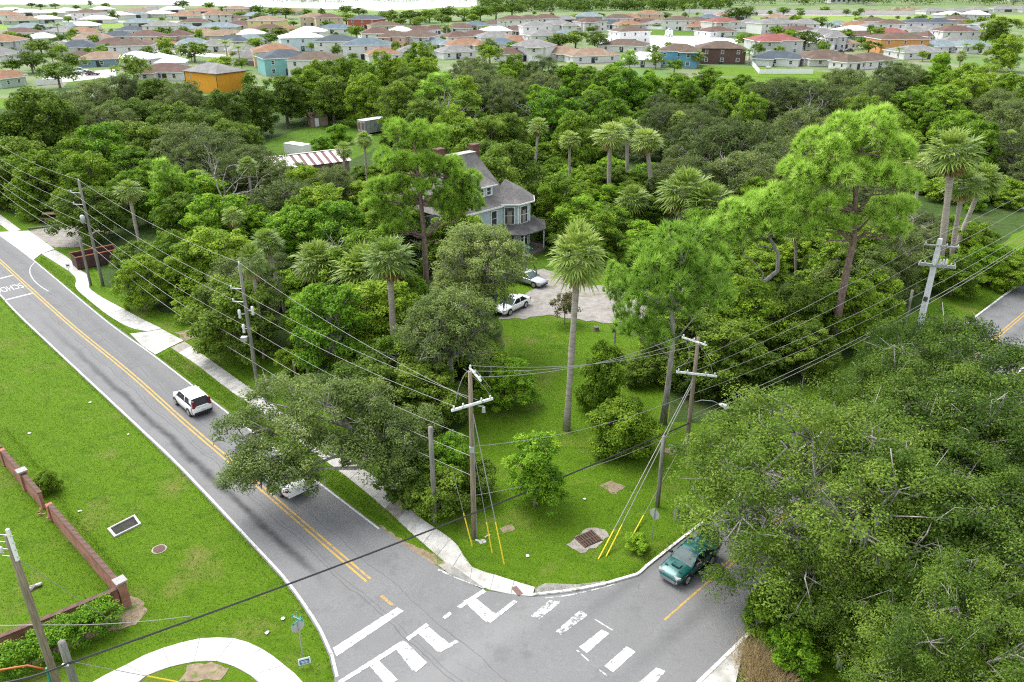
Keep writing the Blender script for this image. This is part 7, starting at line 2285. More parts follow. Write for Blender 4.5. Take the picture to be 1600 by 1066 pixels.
HOUSES = [  # x, y of the roof peak, roof width in px, storeys, roof, wall
    (33, 25.5, 50, 1, 'ta', 's'), (70, 24, 42, 1, 'cr', 'w'), (129, 42, 46, 1, 'te', 'w'), (34, 43, 38, 1, 'rb', 'w'), (64, 51, 36, 1, 'wh', 'w'), (184, 48, 44, 1, 'dg', 'g'), (175, 59, 42, 1, 'rb', 'w'),
    (120, 63, 54, 1, 'dg', 'w'), (92, 64, 36, 1, 'gr', 'w'), (158, 80, 60, 1, 'ta', 'bg'), (124, 79, 36, 1, 'br', 'w'), (2, 74, 30, 1, 'gr', 'w'), (0, 108, 32, 1, 'te', 's'), (16, 11, 30, 1, 'cr', 'w'), (45, 14, 40, 1, 'cr', 'w'),
    (76, 15, 40, 1, 'cr', 'w'), (104, 12, 30, 1, 'cr', 'w'), (152, 24, 40, 1, 'cr', 'w'), (158, 10, 30, 1, 'cr', 'w'), (187, 18, 34, 1, 'cr', 'w'), (98, 34, 36, 1, 'bl', 'g'), (205, 40, 34, 1, 'dg', 'w'), (130, 19, 36, 1, 'wh', 'w'),
    (229, 47, 46, 2, 'rb', 'c'), (280, 47, 32, 2, 'rb', 'c'), (287, 38, 36, 1, 'bl', 'w'), (304, 28, 38, 1, 'rb', 'w'), (289, 19, 40, 1, 'te', 'w'), (318, 12, 40, 1, 'te', 'w'), (268, 10, 36, 1, 'wh', 'w'), (248, 16, 46, 1, 'cr', 'w'),
    (342, 35, 50, 1, 'bl', 'g'), (358, 23, 46, 1, 'rb', 'w'), (379, 32, 50, 1, 'rb', 'w'), (352, 46, 54, 1, 'ta', 'p'), (301, 59, 46, 1, 'bl', 'w'), (337, 61, 40, 1, 'gr', 'w'), (377, 68, 38, 1, 'gr', 'c'), (390, 45, 40, 1, 'cr', 'w'),
    (428, 68, 56, 2, 'te', 'p'), (216, 80, 54, 1, 'wh', 'w'), (259, 98, 58, 1, 'rb', 'w'), (212, 17, 30, 1, 'bl', 'w'), (390, 78, 38, 1, 'gr', 'w'), (266, 86, 34, 1, 'wh', 'w'), (417, 25, 42, 2, 'ta', 'y'),
    (420, 38, 44, 1, 'rb', 'w'), (453, 41, 36, 1, 'te', 'c'), (482, 41, 42, 2, 'wh', 'w'), (469, 49, 54, 2, 'wh', 'lb'), (490, 20, 36, 2, 'ta', 'c'), (512, 21, 36, 2, 'rb', 'c'), (525, 37, 46, 1, 'sl', 'w'), (572, 23, 40, 2, 'dg', 'r'),
    (527, 54, 56, 2, 'dg', 'w'), (573, 59, 60, 2, 'sl', 'w'), (598, 74, 44, 1, 'te', 'w'), (444, 77, 64, 2, 'dg', 't'), (494, 80, 64, 2, 'br', 'w'), (588, 43, 40, 2, 'rb', 'w'),
    (617, 48, 38, 2, 'br', 'p'), (653, 47, 58, 2, 'br', 'w'), (625, 41, 34, 1, 'cr', 'w'), (652, 40, 40, 1, 'rb', 'w'), (678, 39, 34, 1, 'rb', 'w'), (679, 59, 50, 1, 'bl', 'w'), (718, 36, 42, 1, 'rb', 'w'), (743, 33, 36, 1, 'sl', 'w'),
    (773, 31, 38, 1, 'br', 'c'), (800, 24, 42, 2, 'rb', 'w'), (744, 47, 48, 1, 'rb', 'w'), (714, 49, 38, 1, 'rb', 'w'), (772, 49, 50, 1, 'gr', 'w'), (726, 60, 60, 1, 'te', 'w'), (710, 70, 46, 1, 'gr', 'w'), (645, 70, 40, 1, 'gr', 'w'),
    (783, 59, 38, 1, 'sl', 'w'), (806, 55, 46, 1, 'te', 'w'), (796, 74, 36, 1, 'rb', 'w'), (808, 40, 44, 1, 'rb', 'w'), (826, 23, 36, 2, 'br', 'w'), (852, 22, 40, 2, 'rb', 'w'), (836, 33, 38, 2, 'gr', 'w'), (871, 31, 44, 2, 'gr', 'w'),
    (921, 19, 34, 2, 'bl', 'bg'), (912, 35, 48, 1, 'rb', 'w'), (952, 31, 48, 1, 'dg', 'w'), (967, 22, 46, 2, 'br', 'w'), (984, 21, 28, 2, 'te', 'p'), (1015, 16, 36, 2, 'te', 'p'), (848, 46, 44, 2, 'gr', 'w'), (834, 61, 54, 2, 'gr', 'w'),
    (876, 72, 64, 1, 'ta', 'w'), (922, 75, 76, 1, 'ta', 'w'), (977, 61, 58, 1, 'br', 'w'), (1006, 81, 48, 1, 'wh', 'w'), (884, 47, 34, 1, 'bl', 'w'), (1063, 68, 52, 2, 'br', 'b'), (1127, 64, 59, 2, 'br', 'k'), (1060, 25, 42, 2, 'br', 'w'),
    (1087, 26, 34, 1, 'br', 'w'), (1090, 34, 36, 1, 'te', 'w'), (1127, 27, 52, 2, 'rd', 'w'), (1108, 22, 28, 1, 'sl', 'b'), (1153, 34, 42, 1, 'gr', 'w'), (1171, 29, 22, 1, 'gr', 'w'), (1012, 29, 38, 1, 'rb', 'w'), (1032, 31, 40, 1, 'gr', 'w'),
    (1205, 29, 48, 2, 'gr', 'w'), (1212, 22, 34, 1, 'ta', 'w'), (1238, 31, 38, 1, 'gr', 'w'), (1259, 29, 34, 2, 'gr', 'w'), (1246, 40, 46, 1, 'rb', 'oo'), (1210, 53, 64, 2, 'rd', 'g'), (1238, 57, 34, 1, 'rb', 'w'), (1216, 79, 58, 1, 'dg', 'w'),
    (1287, 78, 68, 1, 'br', 'w'), (1358, 82, 58, 1, 'br', 'w'), (1327, 85, 36, 1, 'br', 'w'), (1405, 51, 66, 2, 'br', 'oo'), (1284, 44, 40, 2, 'gr', 'g'), (1307, 48, 30, 2, 'gr', 'g'), (1341, 48, 40, 1, 'rb', 'b'), (1308, 32, 40, 1, 'bl', 'w'),
    (1338, 33, 44, 1, 'te', 'w'), (1364, 27, 38, 1, 'br', 'w'), (1394, 30, 34, 2, 'br', 'w'), (1394, 44, 42, 1, 'rd', 'w'), (1437, 28, 44, 2, 'dg', 'w'), (1424, 41, 36, 1, 'gr', 'w'), (1456, 48, 46, 1, 'rb', 'w'), (1493, 40, 52, 2, 'rb', 'w'),
    (1494, 31, 34, 1, 'br', 'w'), (1547, 32, 38, 1, 'gr', 'w'), (1521, 41, 28, 1, 'bl', 'w'), (1467, 62, 54, 1, 'bl', 'w'), (1490, 57, 38, 1, 'gr', 'w'), (1514, 62, 58, 1, 'bl', 'w'), (1432, 70, 62, 1, 'gr', 'w'),
    (1458, 12, 52, 1, 'gr', 'w'), (1497, 12, 40, 1, 'gr', 'w'), (1528, 11, 44, 1, 'gr', 'w'), (1566, 9, 48, 1, 'gr', 'w'), (1600, 9, 44, 1, 'gr', 'w'),
    (334, 98, 64, 2, 'gr', 'o')]
PKH = {1: 5.1, 2: 8.0}
hf = random.Random(4)
occh = [(x, y) for x, y, *_ in HOUSES]
for _ in range(3000):
    if len(HOUSES) > 182:
        break
    x, y = hf.uniform(0, 1600), hf.uniform(8, 62)
    if (480 < x < 1180 and y < 18) or (900 < x < 1200 and 42 < y < 66) or (1170 < x < 1450 and y < 34) or (x < 480 and y < 8) or (y < 30 and 600 < x < 790) or y > treeline(x) - 40:
        continue
    if any(abs(x - a) < 26 and abs(y - b2) < 2.5 + 0.10 * y for a, b2 in occh):
        continue
    HOUSES.append((x, y, 30 + y * 0.35, hf.choice([1, 1, 2]), hf.choice(['br', 'rb', 'ta', 'gr', 'te', 'bl', 'dg', 'cr']), hf.choice(['w', 'w', 'w', 'c', 'g'])))
    occh.append((x, y))
recs = []
for (x, y, w, stn, rf, wl_) in HOUSES:
    hpk = PKH[stn]
    P = g(x, y, hpk)
    dist = P.y * CP + (CAM_H - hpk) * SP
    wm = min(22.0, max(10.0, 1.2 * w * dist / FPX))
    recs.append(dict(x=x, y=y, st=stn, rf=rf, wl=wl_, P=P, w=wm, d=min(13.5, max(8.5, wm * 0.74)), rz=math.radians(RNG.choice([-24, -14, -6, 4, 12, 20, 28])) if wl_ not in ('o', 'k') else math.radians(-33 if wl_ == 'o' else -6)))
for i, a in enumerate(recs):
    for c in recs[:i]:
        dd = (a['P'] - c['P']).length
        need = 0.42 * (a['w'] + c['w'])
        if dd < need:
            k = max(0.85, dd / need)
            for q in (a, c):
                q['w'] *= math.sqrt(k)
                q['d'] *= math.sqrt(k)


def unit_window():
    me = {}
    f = MB()
    f.box((0, 0, 0), (1.0, 0.06, 1.0))
    return f


WIN_ME = None
HOUSE_RECS = []
hr = random.Random(21)


def win(parent, c, w, h, rz=0.0):
    global WIN_ME
    if WIN_ME is None:
        WIN_ME = []
        for mm in ('trim_white', 'window_glass'):
            q = MB()
            if mm == 'trim_white':
                q.box((-0.46, 0, 0), (0.1, 0.1, 1.0)).box((0.46, 0, 0), (0.1, 0.1, 1.0)).box((0, 0, 0.46), (0.82, 0.1, 0.08)).box((0, -0.02, -0.46), (0.82, 0.14, 0.08)).box((0, 0, 0), (0.82, 0.07, 0.05))
            else:
                q.box((0, 0.01, 0), (0.84, 0.05, 0.86))
            ob = q.build('t', mm)
            WIN_ME.append(ob.data)
            bpy.data.objects.remove(ob)
    o = link('window', WIN_ME[0], parent, c)
    o.scale = (w, 1, h)
    o.rotation_euler.z = rz
    link('pane', WIN_ME[1], o)
    return o


def hip(mbx, cx, cy, w, d, z0, rise, ov=0.5):
    """hip roof volume with fascia; ridge along x if w >= d else along y"""
    a, b2 = w / 2 + ov, d / 2 + ov
    if w >= d:
        r = [(cx - (a - b2), cy), (cx + (a - b2), cy)]
        vs = [(cx - a, cy - b2, z0), (cx + a, cy - b2, z0), (cx + a, cy + b2, z0), (cx - a, cy + b2, z0), (r[0][0], r[0][1], z0 + rise), (r[1][0], r[1][1], z0 + rise)]
        fs = [(0, 1, 5, 4), (1, 2, 5), (2, 3, 4, 5), (3, 0, 4)]
    else:
        r = [(cx, cy - (b2 - a)), (cx, cy + (b2 - a))]
        vs = [(cx - a, cy - b2, z0), (cx + a, cy - b2, z0), (cx + a, cy + b2, z0), (cx - a, cy + b2, z0), (r[0][0], r[0][1], z0 + rise), (r[1][0], r[1][1], z0 + rise)]
        fs = [(0, 1, 4), (1, 2, 5, 4), (2, 3, 5), (3, 0, 4, 5)]
    mbx.add(vs, fs)
    mbx.add([(v[0], v[1], z0 - 0.25) for v in vs[:4]] + vs[:4], [(0, 1, 5, 4), (1, 2, 6, 5), (2, 3, 7, 6), (3, 0, 4, 7), (3, 2, 1, 0)], 1)


for r_ in recs:
    wm, d, stn = r_['w'], r_['d'], r_['st']
    hw_ = 2.75 * stn + (0.25 if stn == 2 else 0.1)
    rise = PKH[stn] - hw_
    col_w, col_r = WNAME[r_['wl']], RNAME[r_['rf']]
    o = thing('house', '', 'house', (r_['P'].x, r_['P'].y, 0), r_['rz'], 'houses of the far neighbourhood')
    HOUSE_RECS.append((o, r_, f"{'two-storey' if stn == 2 else 'low'} {col_w} house with {col_r} roof"))
    wb = MB().box((0, 0, hw_ / 2 - 0.1), (wm, d, hw_ + 0.2))
    rbm = MB()
    hip(rbm, 0, 0, wm, d, hw_, rise)
    wing = hr.random() < 0.6 or r_['wl'] == 'o'
    wx = hr.choice([-1, 1]) * wm * 0.24
    wy = 0.0
    if r_['wl'] == 'o':
        wx = -wm * 0.42
    if wing:
        ww, wdp = wm * (0.42 if r_['wl'] != 'o' else 0.5), 4.2
        wy = -(d / 2 + wdp / 2 - 1.4) if hr.random() < 0.6 else (d / 2 + wdp / 2 - 1.4)
        if r_['wl'] == 'o':
            wy = d * 0.25
            ww, wdp = wm * 0.55, d * 0.8
        wb.box((wx, wy, hw_ / 2 - 0.12), (ww, wdp, hw_ + 0.16))
        hip(rbm, wx, wy, ww, wdp + (2.2 if r_['wl'] != 'o' else 0), hw_ - 0.03, rise * (0.62 if r_['wl'] != 'o' else 0.85))
    wo = wb.build('wall', 'wall_' + r_['wl'], o)
    ro = rbm.build('roof', ['roof_' + r_['rf'], 'trim_white' if r_['wl'] not in ('o', 'k') else 'roof_br'], o)
    big = r_['y'] > 30
    if r_['wl'] == 'o':
        win(o, (wm * 0.1 - wm * 0.42, -d / 2 - 0.04, 4.3), 0.8, 1.0)
        for xx in (-wm / 2 + 0.1, wm / 2 - 0.1):
            MB().box((xx, -d / 2 - 0.03, hw_ / 2), (0.18, 0.08, hw_)).build('corner_strip', 'trim_black', o)
        continue
    # windows and doors towards the camera and on the flanks
    ys = -d / 2 - 0.04
    blocked = (wx - wm * 0.22, wx + wm * 0.22) if (wing and wy < 0) else (99, 99)
    if big or stn == 2:
        for lv in range(stn):
            zc = 1.55 + 2.85 * lv
            n_w = 3 if wm > 11 else 2
            for i in range(n_w):
                x = -wm * 0.34 + i * wm * 0.68 / (n_w - 1)
                if blocked[0] < x < blocked[1]:
                    continue
                win(o, (x, ys, zc), 1.15 if lv else 1.3, 1.45)
            sd_ = 1 if r_['x'] < 800 else -1
            if big:
                for yy in (-d * 0.22, d * 0.2):
                    win(o, (sd_ * (wm / 2 + 0.04), yy, zc), 1.0, 1.3, math.pi / 2)
        if wing and wy < 0:
            yf = wy - (4.2 / 2) - 0.04
            if stn == 2:
                win(o, (wx, yf, 4.4), 1.5, 1.4)
            if hr.random() < 0.5:
                MB().box((wx, yf, 1.2), (wm * 0.3, 0.08, 2.2)).build('garage_door', 'trim_white', o)
            else:
                win(o, (wx, yf, 1.5), 1.6, 1.4)
        MB().box((wm * hr.uniform(-0.1, 0.12), ys + 0.005, 1.1), (1.5, 0.07, 2.1)).build('patio_door', 'glass_dark', o)
    else:
        MB().box((wm * 0.1, ys, 1.2), (wm * 0.3, 0.08, 2.0)).build('lanai_opening' if hr.random() < 0.6 else 'garage_door', 'garage_dark', o)
        win(o, (-wm * 0.3, ys, 1.5), 1.3, 1.3)
    if big and hr.random() < 0.5:
        MB().tube([(wm * 0.15, d * 0.1, hw_ + rise * 0.5), (wm * 0.15, d * 0.1, hw_ + rise * 0.85)], 0.09, 6).build('vent_pipe', 'galv', ro)

# ---- ground of the neighbourhood: lawns, streets, pond, lake, fields
def fsheet(name, px, z, mat):
    return sheet(name, P2(px), z, mat)


fsheet('lake', [(-400, -18), (-400, 6), (0, 7), (150, 7), (330, 9), (480, 13), (600, 17), (745, 10), (745, -4), (400, -16)], 0.12, 'water')
fsheet('pond', [(925, 64), (960, 58), (1010, 56), (1080, 56.5), (1130, 59), (1155, 62), (1150, 72), (1100, 80), (1010, 80), (940, 72)], 0.10, 'water')
fsheet('pond_bank', [(945, 62), (1010, 55.5), (1080, 56), (1135, 58.5), (1160, 63), (1200, 58), (1190, 50), (1100, 50), (1000, 44), (975, 47), (955, 53)], 0.06, 'yard_grass')
fsheet('retention_grass', [(-80, 44), (0, 46), (70, 45), (66, 38), (0, 38), (-80, 37)], 0.06, 'field_grass')
fsheet('retention_grass', [(120, 45), (235, 44), (230, 36), (130, 37)], 0.06, 'field_grass')
fsheet('far_field', [(470, 20), (600, 19), (745, 19), (745, 9), (600, 11)], 0.06, 'field_grass')
fsheet('far_field', [(1170, 32), (1420, 42), (1600, 34), (1600, 24), (1400, 23), (1200, 22)], 0.06, 'field_grass')
fsheet('far_lawn', [(1090, 104), (1180, 106), (1330, 116), (1300, 124), (1100, 118)], 0.07, 'lawn')
fsheet('far_lawn', [(1285, 76), (1325, 70), (1330, 80), (1290, 82)], 0.07, 'lawn')
fsheet('far_lawn', [(110, 124), (170, 118), (172, 130), (100, 136)], 0.07, 'yard_grass')
fsheet('far_lawn', [(235, 80), (262, 78), (262, 90), (240, 92)], 0.07, 'yard_grass')
fsheet('building_site', [(1100, 24), (1420, 26), (1420, 18), (1100, 19)], 0.08, 'sand')
for k, px in enumerate([[(-60, 66), (60, 60), (200, 72), (330, 84), (420, 92), (418, 96), (330, 90), (200, 78), (60, 66), (-60, 72)],
                        [(560, 56), (700, 54), (860, 58), (860, 62), (700, 58), (560, 60)],
                        [(1260, 84), (1300, 74), (1345, 70), (1420, 74), (1420, 80), (1345, 76), (1310, 82), (1290, 92)],
                        [(1200, 44), (1400, 40), (1560, 44), (1560, 48), (1400, 44), (1200, 48)],
                        [(70, 118), (140, 112), (180, 108), (182, 120), (130, 126), (60, 134)],
                        [(0, 31), (200, 33), (420, 34), (420, 36.5), (200, 36), (0, 34)]]):
    fsheet('neighbourhood_street', px, 0.09, 'concrete_old')
# fountain in the pond
fp = g(1045, 58)
o = thing('fountain', 'white fountain plume in the middle of the far pond', 'fountain', (fp.x, fp.y, 0.1))
mbf = MB()
for k in range(14):
    a = k * 0.449
    r_ = 1.6 + 0.6 * (k % 3)
    mbf.tube([(0, 0, 0), (0.3 * r_ * math.cos(a), 0.3 * r_ * math.sin(a), 4.4 - 0.4 * (k % 3)), (0.8 * r_ * math.cos(a), 0.8 * r_ * math.sin(a), 3.2), (r_ * math.cos(a), r_ * math.sin(a), 0)], [0.16, 0.2, 0.24, 0.18], 5)
mbf.build('jets', flat('spray', (0.8, 0.82, 0.83), 0.6), o, True)
MB().lathe([(0.5, -0.1), (0.6, 0.1), (0.4, 0.25)], n=12).build('float', 'dark_metal', o)
# vinyl fences
def vinyl(px, h, label, mat='white_paint'):
    pts = P2(px)
    o = thing('vinyl_fence', label, 'fence', (pts[0].x, pts[0].y, 0))
    for a, c in zip(pts, pts[1:]):
        n = max(1, round((c - a).length / 2.4))
        for i in range(n):
            p, q = a.lerp(c, i / n) - pts[0], a.lerp(c, (i + 1) / n) - pts[0]
            MB().beam((*p, h / 2), (*q, h / 2), 0.05, h - 0.1).build('fence_panel', mat, o)
            MB().box((p.x, p.y, h / 2), (0.14, 0.14, h + 0.1)).build('post', mat, o)


vinyl([(1168, 94), (1186, 116), (1270, 116)], 1.7, 'white vinyl fence round the patio garden of the slate-roofed house')
vinyl([(985, 45), (1045, 47), (1110, 50), (1180, 51)], 1.8, 'white vinyl fence behind the far bank of the pond')
vinyl([(56, 134), (98, 131)], 1.8, 'white fence section in front of the trees at the far left')
vinyl([(388, 103), (412, 104)], 1.8, 'dark grey fence right of the orange house', 'fence_wood')
o = thing('site_wall', 'long white wall beyond the fields at the far right', 'wall', g(1070, 21))
e = g(1430, 24) - g(1070, 21)
n = 14
for i in range(n):
    MB().beam(e * (i / n) + Vector((0, 0, 1.6)), e * ((i + 1) / n - 0.002) + Vector((0, 0, 1.6)), 0.3, 3.2).build('wall_panel', 'wall_w', o)
# big far buildings
for (x, y, w, h, rf, lab) in [(1325, 5, 46, 6, 'br', 'long low building with brown roof at the top edge'), (1592, 3, 30, 9, 'wh', 'large white building in the top right corner')]:
    P = g(x, y, 0)
    o = thing('large_building', lab, 'building', (P.x, P.y, 0), 0.05)
    MB().box((0, 0, h / 2), (w, 16, h)).build('wall', 'wall_w', o)
    rb2 = MB()
    hip(rb2, 0, 0, w, 16, h, 4)
    rb2.build('roof', ['roof_' + rf, 'trim_white'], o)
    for i in range(8):
        MB().box((-w / 2 + w * (i + 0.5) / 8, -8.05, h * 0.5), (w / 14, 0.12, h * 0.4)).build('window', 'window_glass', o)
# spoil heaps of the building site
for k, (x, y, w, h) in enumerate([(1365, 21, 26, 3.5), (1400, 20, 22, 4.5), (1300, 19, 30, 3.0), (1420, 18, 16, 4)]):
    P = g(x, y)
    rr = np.random.default_rng(50 + k)
    mbh = MB()
    nx, ny = 14, 7
    vs = []
    for i in range(nx):
        for j in range(ny):
            u, v = i / (nx - 1) * 2 - 1, j / (ny - 1) * 2 - 1
            vs.append((u * w, v * 9, max(-0.2, h * (1 - u * u) * (1 - v * v) * rr.uniform(0.6, 1.2))))
    mbh.add(vs, [(i * ny + j, (i + 1) * ny + j, (i + 1) * ny + j + 1, i * ny + j + 1) for i in range(nx - 1) for j in range(ny - 1)])
    tag(mbh.build('spoil_heap', 'bare_soil', loc=P), ['brownish spoil heap, second from the right on the far building site', 'tall spoil heap in the middle of the far building site', 'leftmost low spoil heap of the far building site', 'rightmost spoil heap of the far building site'][k], 'heap', 'spoil heaps')
# parked cars of the neighbourhood
FAR = dict(SEDAN)
for (x, y, rz, paint, lab) in [(118, 115, 0.1, 'car_white', 'white car parked left of the maroon car at the far left'), (145, 118, 0.05, 'car_maroon', 'maroon car parked by the blue-grey house at the far left'), (128, 113, 0.1, 'car_white', 'second white car behind the maroon car'),
                               (1312, 83, 0.5, 'car_dark', 'dark car at the kerb beside the small round lawn'), (1327, 81, 0.4, 'car_dark', 'second dark car right of the small round lawn'), (1340, 70, 0.2, 'car_silver', 'silver car in the drive behind the round lawn'),
                               (1255, 84, 0.3, 'car_white', 'white car under the tree by the slate-roofed patio house')]:
    P = g(x, y)
    car('sedan_car', lab, (P.x, P.y, 0.1), rz, paint, FAR, 'cars parked in the far neighbourhood')
# patio bits of the slate-roofed house
for (x, y, lab) in [(1200, 108, 'white patio table with chairs'), (1232, 109, 'grey patio grill on the terrace')]:
    P = g(x, y)
    o = thing('patio_table' if 'table' in lab else 'patio_grill', lab + ' behind the slate-roofed house', 'table' if 'table' in lab else 'grill', P)
    MB().lathe([(0.9, 0.70), (0.9, 0.76)], n=14).build('table_top' if 'table' in lab else 'lid', 'white_paint' if 'table' in lab else 'dark_metal', o)
    for a in range(4):
        MB().box((0.6 * math.cos(a * 1.57), 0.6 * math.sin(a * 1.57), 0.35), (0.08, 0.08, 0.7)).build('leg', 'galv', o)

# ---- trees of the neighbourhood: x, y of the crown's top, crown width in px, kind
NT = [(88, 35, 32, 'feather0', 9), (30, 52, 34, 'far_dark0', 7.5), (12, 48, 26, 'far_mid0', 6), (60, 62, 44, 'far_dark1', 6.5), (44, 82, 52, 'far_dark2', 7), (85, 98, 58, 'far_dark0', 7.5), (108, 84, 40, 'far_dark1', 6.5), (15, 92, 30, 'far_mid1', 5),
      (112, 55, 18, 'far_mid2', 4), (130, 55, 14, 'far_mid0', 4), (146, 54, 22, 'far_mid1', 4.5), (157, 45, 14, 'feather1', 6), (165, 68, 34, 'far_mid2', 4.5), (203, 86, 54, 'far_dark1', 9), (48, 4, 14, 'far_dark0', 5), (62, 6, 14, 'far_dark1', 5), (85, 5, 24, 'far_dark2', 5),
      (118, 8, 12, 'far_dark0', 5), (134, 13, 16, 'far_mid0', 5), (154, 16, 14, 'far_mid1', 5), (175, 16, 14, 'far_dark1', 8), (165, 4, 34, 'far_yellow', 5), (140, 1, 10, 'far_dark2', 6), (105, 25, 16, 'far_mid0', 5), (80, 22, 16, 'far_mid2', 4),
      (140, 31, 18, 'far_mid1', 4), (25, 14, 10, 'far_dark1', 5), (232, 30, 20, 'far_mid0', 4.5), (252, 42, 34, 'far_mid1', 7), (256, 58, 26, 'far_mid2', 7), (297, 48, 18, 'far_dark2', 7), (310, 44, 16, 'far_mid0', 7), (336, 41, 18, 'far_mid1', 5),
      (300, 66, 50, 'far_dark0', 7.5), (351, 62, 26, 'feather0', 8.5), (371, 70, 24, 'feather1', 7.5), (345, 88, 44, 'far_mid2', 5), (376, 90, 22, 'far_mid1', 4.5), (398, 58, 30, 'far_mid0', 5.5), (284, 0, 34, 'far_mid1', 8), (325, 3, 40, 'far_yellow', 7), (350, 10, 30, 'far_mid2', 6),
      (375, 18, 40, 'far_dark1', 5.5), (398, 8, 36, 'far_yellow', 8), (405, 20, 30, 'far_dark2', 6), (385, 112, 24, 'far_mid0', 6), (224, 12, 20, 'far_mid1', 4), (380, 46, 20, 'far_mid2', 3.5), (326, 30, 18, 'far_dark0', 4), (240, 33, 16, 'far_mid0', 4),
      (445, 12, 36, 'far_dark0', 8), (425, 12, 26, 'far_mid2', 7), (478, 14, 20, 'far_dark1', 7), (502, 14, 14, 'far_dark2', 8), (540, 8, 44, 'far_mid0', 8), (560, 12, 30, 'far_dark0', 7), (600, 18, 30, 'far_dark1', 7), (435, 43, 30, 'far_dark2', 5.5), (420, 52, 44, 'far_mid1', 5.5),
      (540, 20, 34, 'far_mid1', 8), (511, 32, 22, 'far_mid2', 5), (556, 40, 26, 'far_mid0', 7), (525, 50, 10, 'far_dark0', 4), (526, 70, 20, 'far_dark1', 5), (550, 82, 18, 'far_mid1', 4), (458, 32, 26, 'far_mid0', 4),
      (610, 18, 40, 'far_dark2', 8), (640, 16, 40, 'far_dark0', 9), (670, 14, 40, 'far_mid0', 9), (700, 10, 40, 'far_dark1', 10), (725, 14, 34, 'far_yellow', 8), (750, 8, 44, 'far_mid1', 11), (775, 6, 40, 'far_dark2', 11), (800, 4, 44, 'far_dark0', 11), (690, 22, 36, 'far_dark0', 7), (655, 26, 40, 'far_dark1', 6), (625, 28, 30, 'far_mid2', 5), (740, 22, 30, 'far_mid0', 6),
      (698, 37, 30, 'feather0', 8), (790, 33, 16, 'feather1', 6), (762, 40, 22, 'far_mid1', 4), (765, 70, 38, 'far_mid0', 7), (803, 64, 26, 'far_mid1', 5), (740, 40, 10, 'far_dark1', 4), (635, 67, 10, 'far_mid2', 4),
      (875, 52, 40, 'far_dark1', 7), (900, 48, 46, 'far_dark0', 8), (935, 51, 36, 'far_dark2', 8), (897, 22, 30, 'far_mid2', 5), (937, 20, 18, 'far_dark0', 5), (875, 42, 20, 'far_mid0', 4), (927, 41, 20, 'far_mid1', 4), (855, 26, 12, 'feather0', 5), (992, 22, 20, 'feather1', 7), (978, 38, 16, 'far_mid2', 4),
      (1022, 70, 24, 'far_dark0', 6), (1045, 65, 16, 'far_mid0', 4), (1094, 70, 14, 'feather0', 6), (1167, 52, 34, 'far_dark1', 7), (1172, 76, 24, 'feather1', 6), (1090, 80, 34, 'palm_low', 6), (1055, 92, 30, 'far_mid1', 5), (1040, 20, 26, 'far_dark2', 5), (1152, 12, 40, 'far_dark0', 10), (1168, 10, 36, 'far_dark1', 10), (1078, 6, 14, 'feather0', 10), (1028, 36, 18, 'far_mid2', 3.5),
      (1196, 55, 24, 'far_mid0', 5), (1215, 40, 28, 'far_mid1', 6), (1261, 48, 46, 'far_dark0', 8.5), (1280, 27, 42, 'far_dark1', 8), (1323, 46, 32, 'far_dark2', 6.5), (1373, 42, 24, 'far_dark1', 7), (1360, 64, 42, 'far_dark0', 5.5), (1290, 62, 14, 'far_dark2', 4), (1303, 62, 16, 'far_dark1', 4), (1345, 26, 28, 'far_mid1', 5), (1348, 58, 22, 'far_mid2', 4), (1362, 38, 14, 'far_mid0', 6), (1415, 47, 10, 'far_dark0', 4),
      (1437, 24, 14, 'far_mid0', 5), (1512, 30, 28, 'far_mid1', 5), (1568, 26, 60, 'far_dark0', 11), (1453, 70, 14, 'far_mid2', 4), (1532, 66, 18, 'far_mid1', 5), (1420, 26, 8, 'far_dark1', 3), (1403, 25, 8, 'far_dark2', 3), (1475, 30, 8, 'far_dark0', 3), (1487, 29, 8, 'far_dark1', 3), (1250, 12, 50, 'far_mid0', 5), (1290, 10, 60, 'far_mid2', 5), (1225, 12, 40, 'far_dark2', 6)]
fr2 = random.Random(77)
occ = [(r_['P'].x, r_['P'].y, r_['w'] * 0.62) for r_ in recs]
pond_px = [(925, 50, 1200, 82), (1090, 100, 1330, 130), (1285, 68, 1340, 84), (60, 106, 190, 130), (230, 76, 265, 94), (0, 38, 70, 47), (125, 36, 235, 46)]
add_n = 0
for _ in range(4000):
    if add_n >= 135:
        break
    x, y = fr2.uniform(0, 1600), fr2.uniform(24, 112)
    P = g(x, y)
    xx, yy = x, y
    if y > treeline(x) + 12 or any(a < x < c and b2 < y < d for a, b2, c, d in pond_px):
        continue
    if any((P.x - a) ** 2 + (P.y - b2) ** 2 < (q + 1.5) ** 2 for a, b2, q in occ):
        continue
    h = fr2.uniform(3.0, 6.0)
    tx, ty = pix((P.x, P.y, h))
    w = 2 * h * 0.55 * FPX / (P.y * CP + (CAM_H - h) * SP)
    NT.append((tx, ty, w, fr2.choice(['far_dark0', 'far_dark1', 'far_mid0', 'far_mid1', 'far_mid2', 'far_dark2', 'feather0']), h))
    occ.append((P.x, P.y, 3.0))
    add_n += 1
FD = {'far_dark': ('shade_tree', 'dark round tree', 'tree'), 'far_mid': ('shade_tree', 'mid green tree', 'tree'), 'far_yell': ('shade_tree', 'yellow-green tree', 'tree'), 'feather': ('feather_palm', 'feathery palm', 'palm'), 'palm_lo': ('palm_tree', 'broad fan palm', 'palm')}
for (x, y, w, key, h) in NT:
    P = top_at(x, y, h)
    dist = P.y * CP + (CAM_H - h) * SP
    rm = w * dist / FPX / 2
    _, H_, R_k = TREE[key]
    nm, desc, cat = FD[key[:-1] if key[:-1] in FD else key[:8] if key[:8] in FD else 'palm_lo']
    put(key, P, h, None, nm, None, cat, 'trees of the far neighbourhood', max(0.55, min(1.9, (rm / R_k) / (h / H_))), desc)
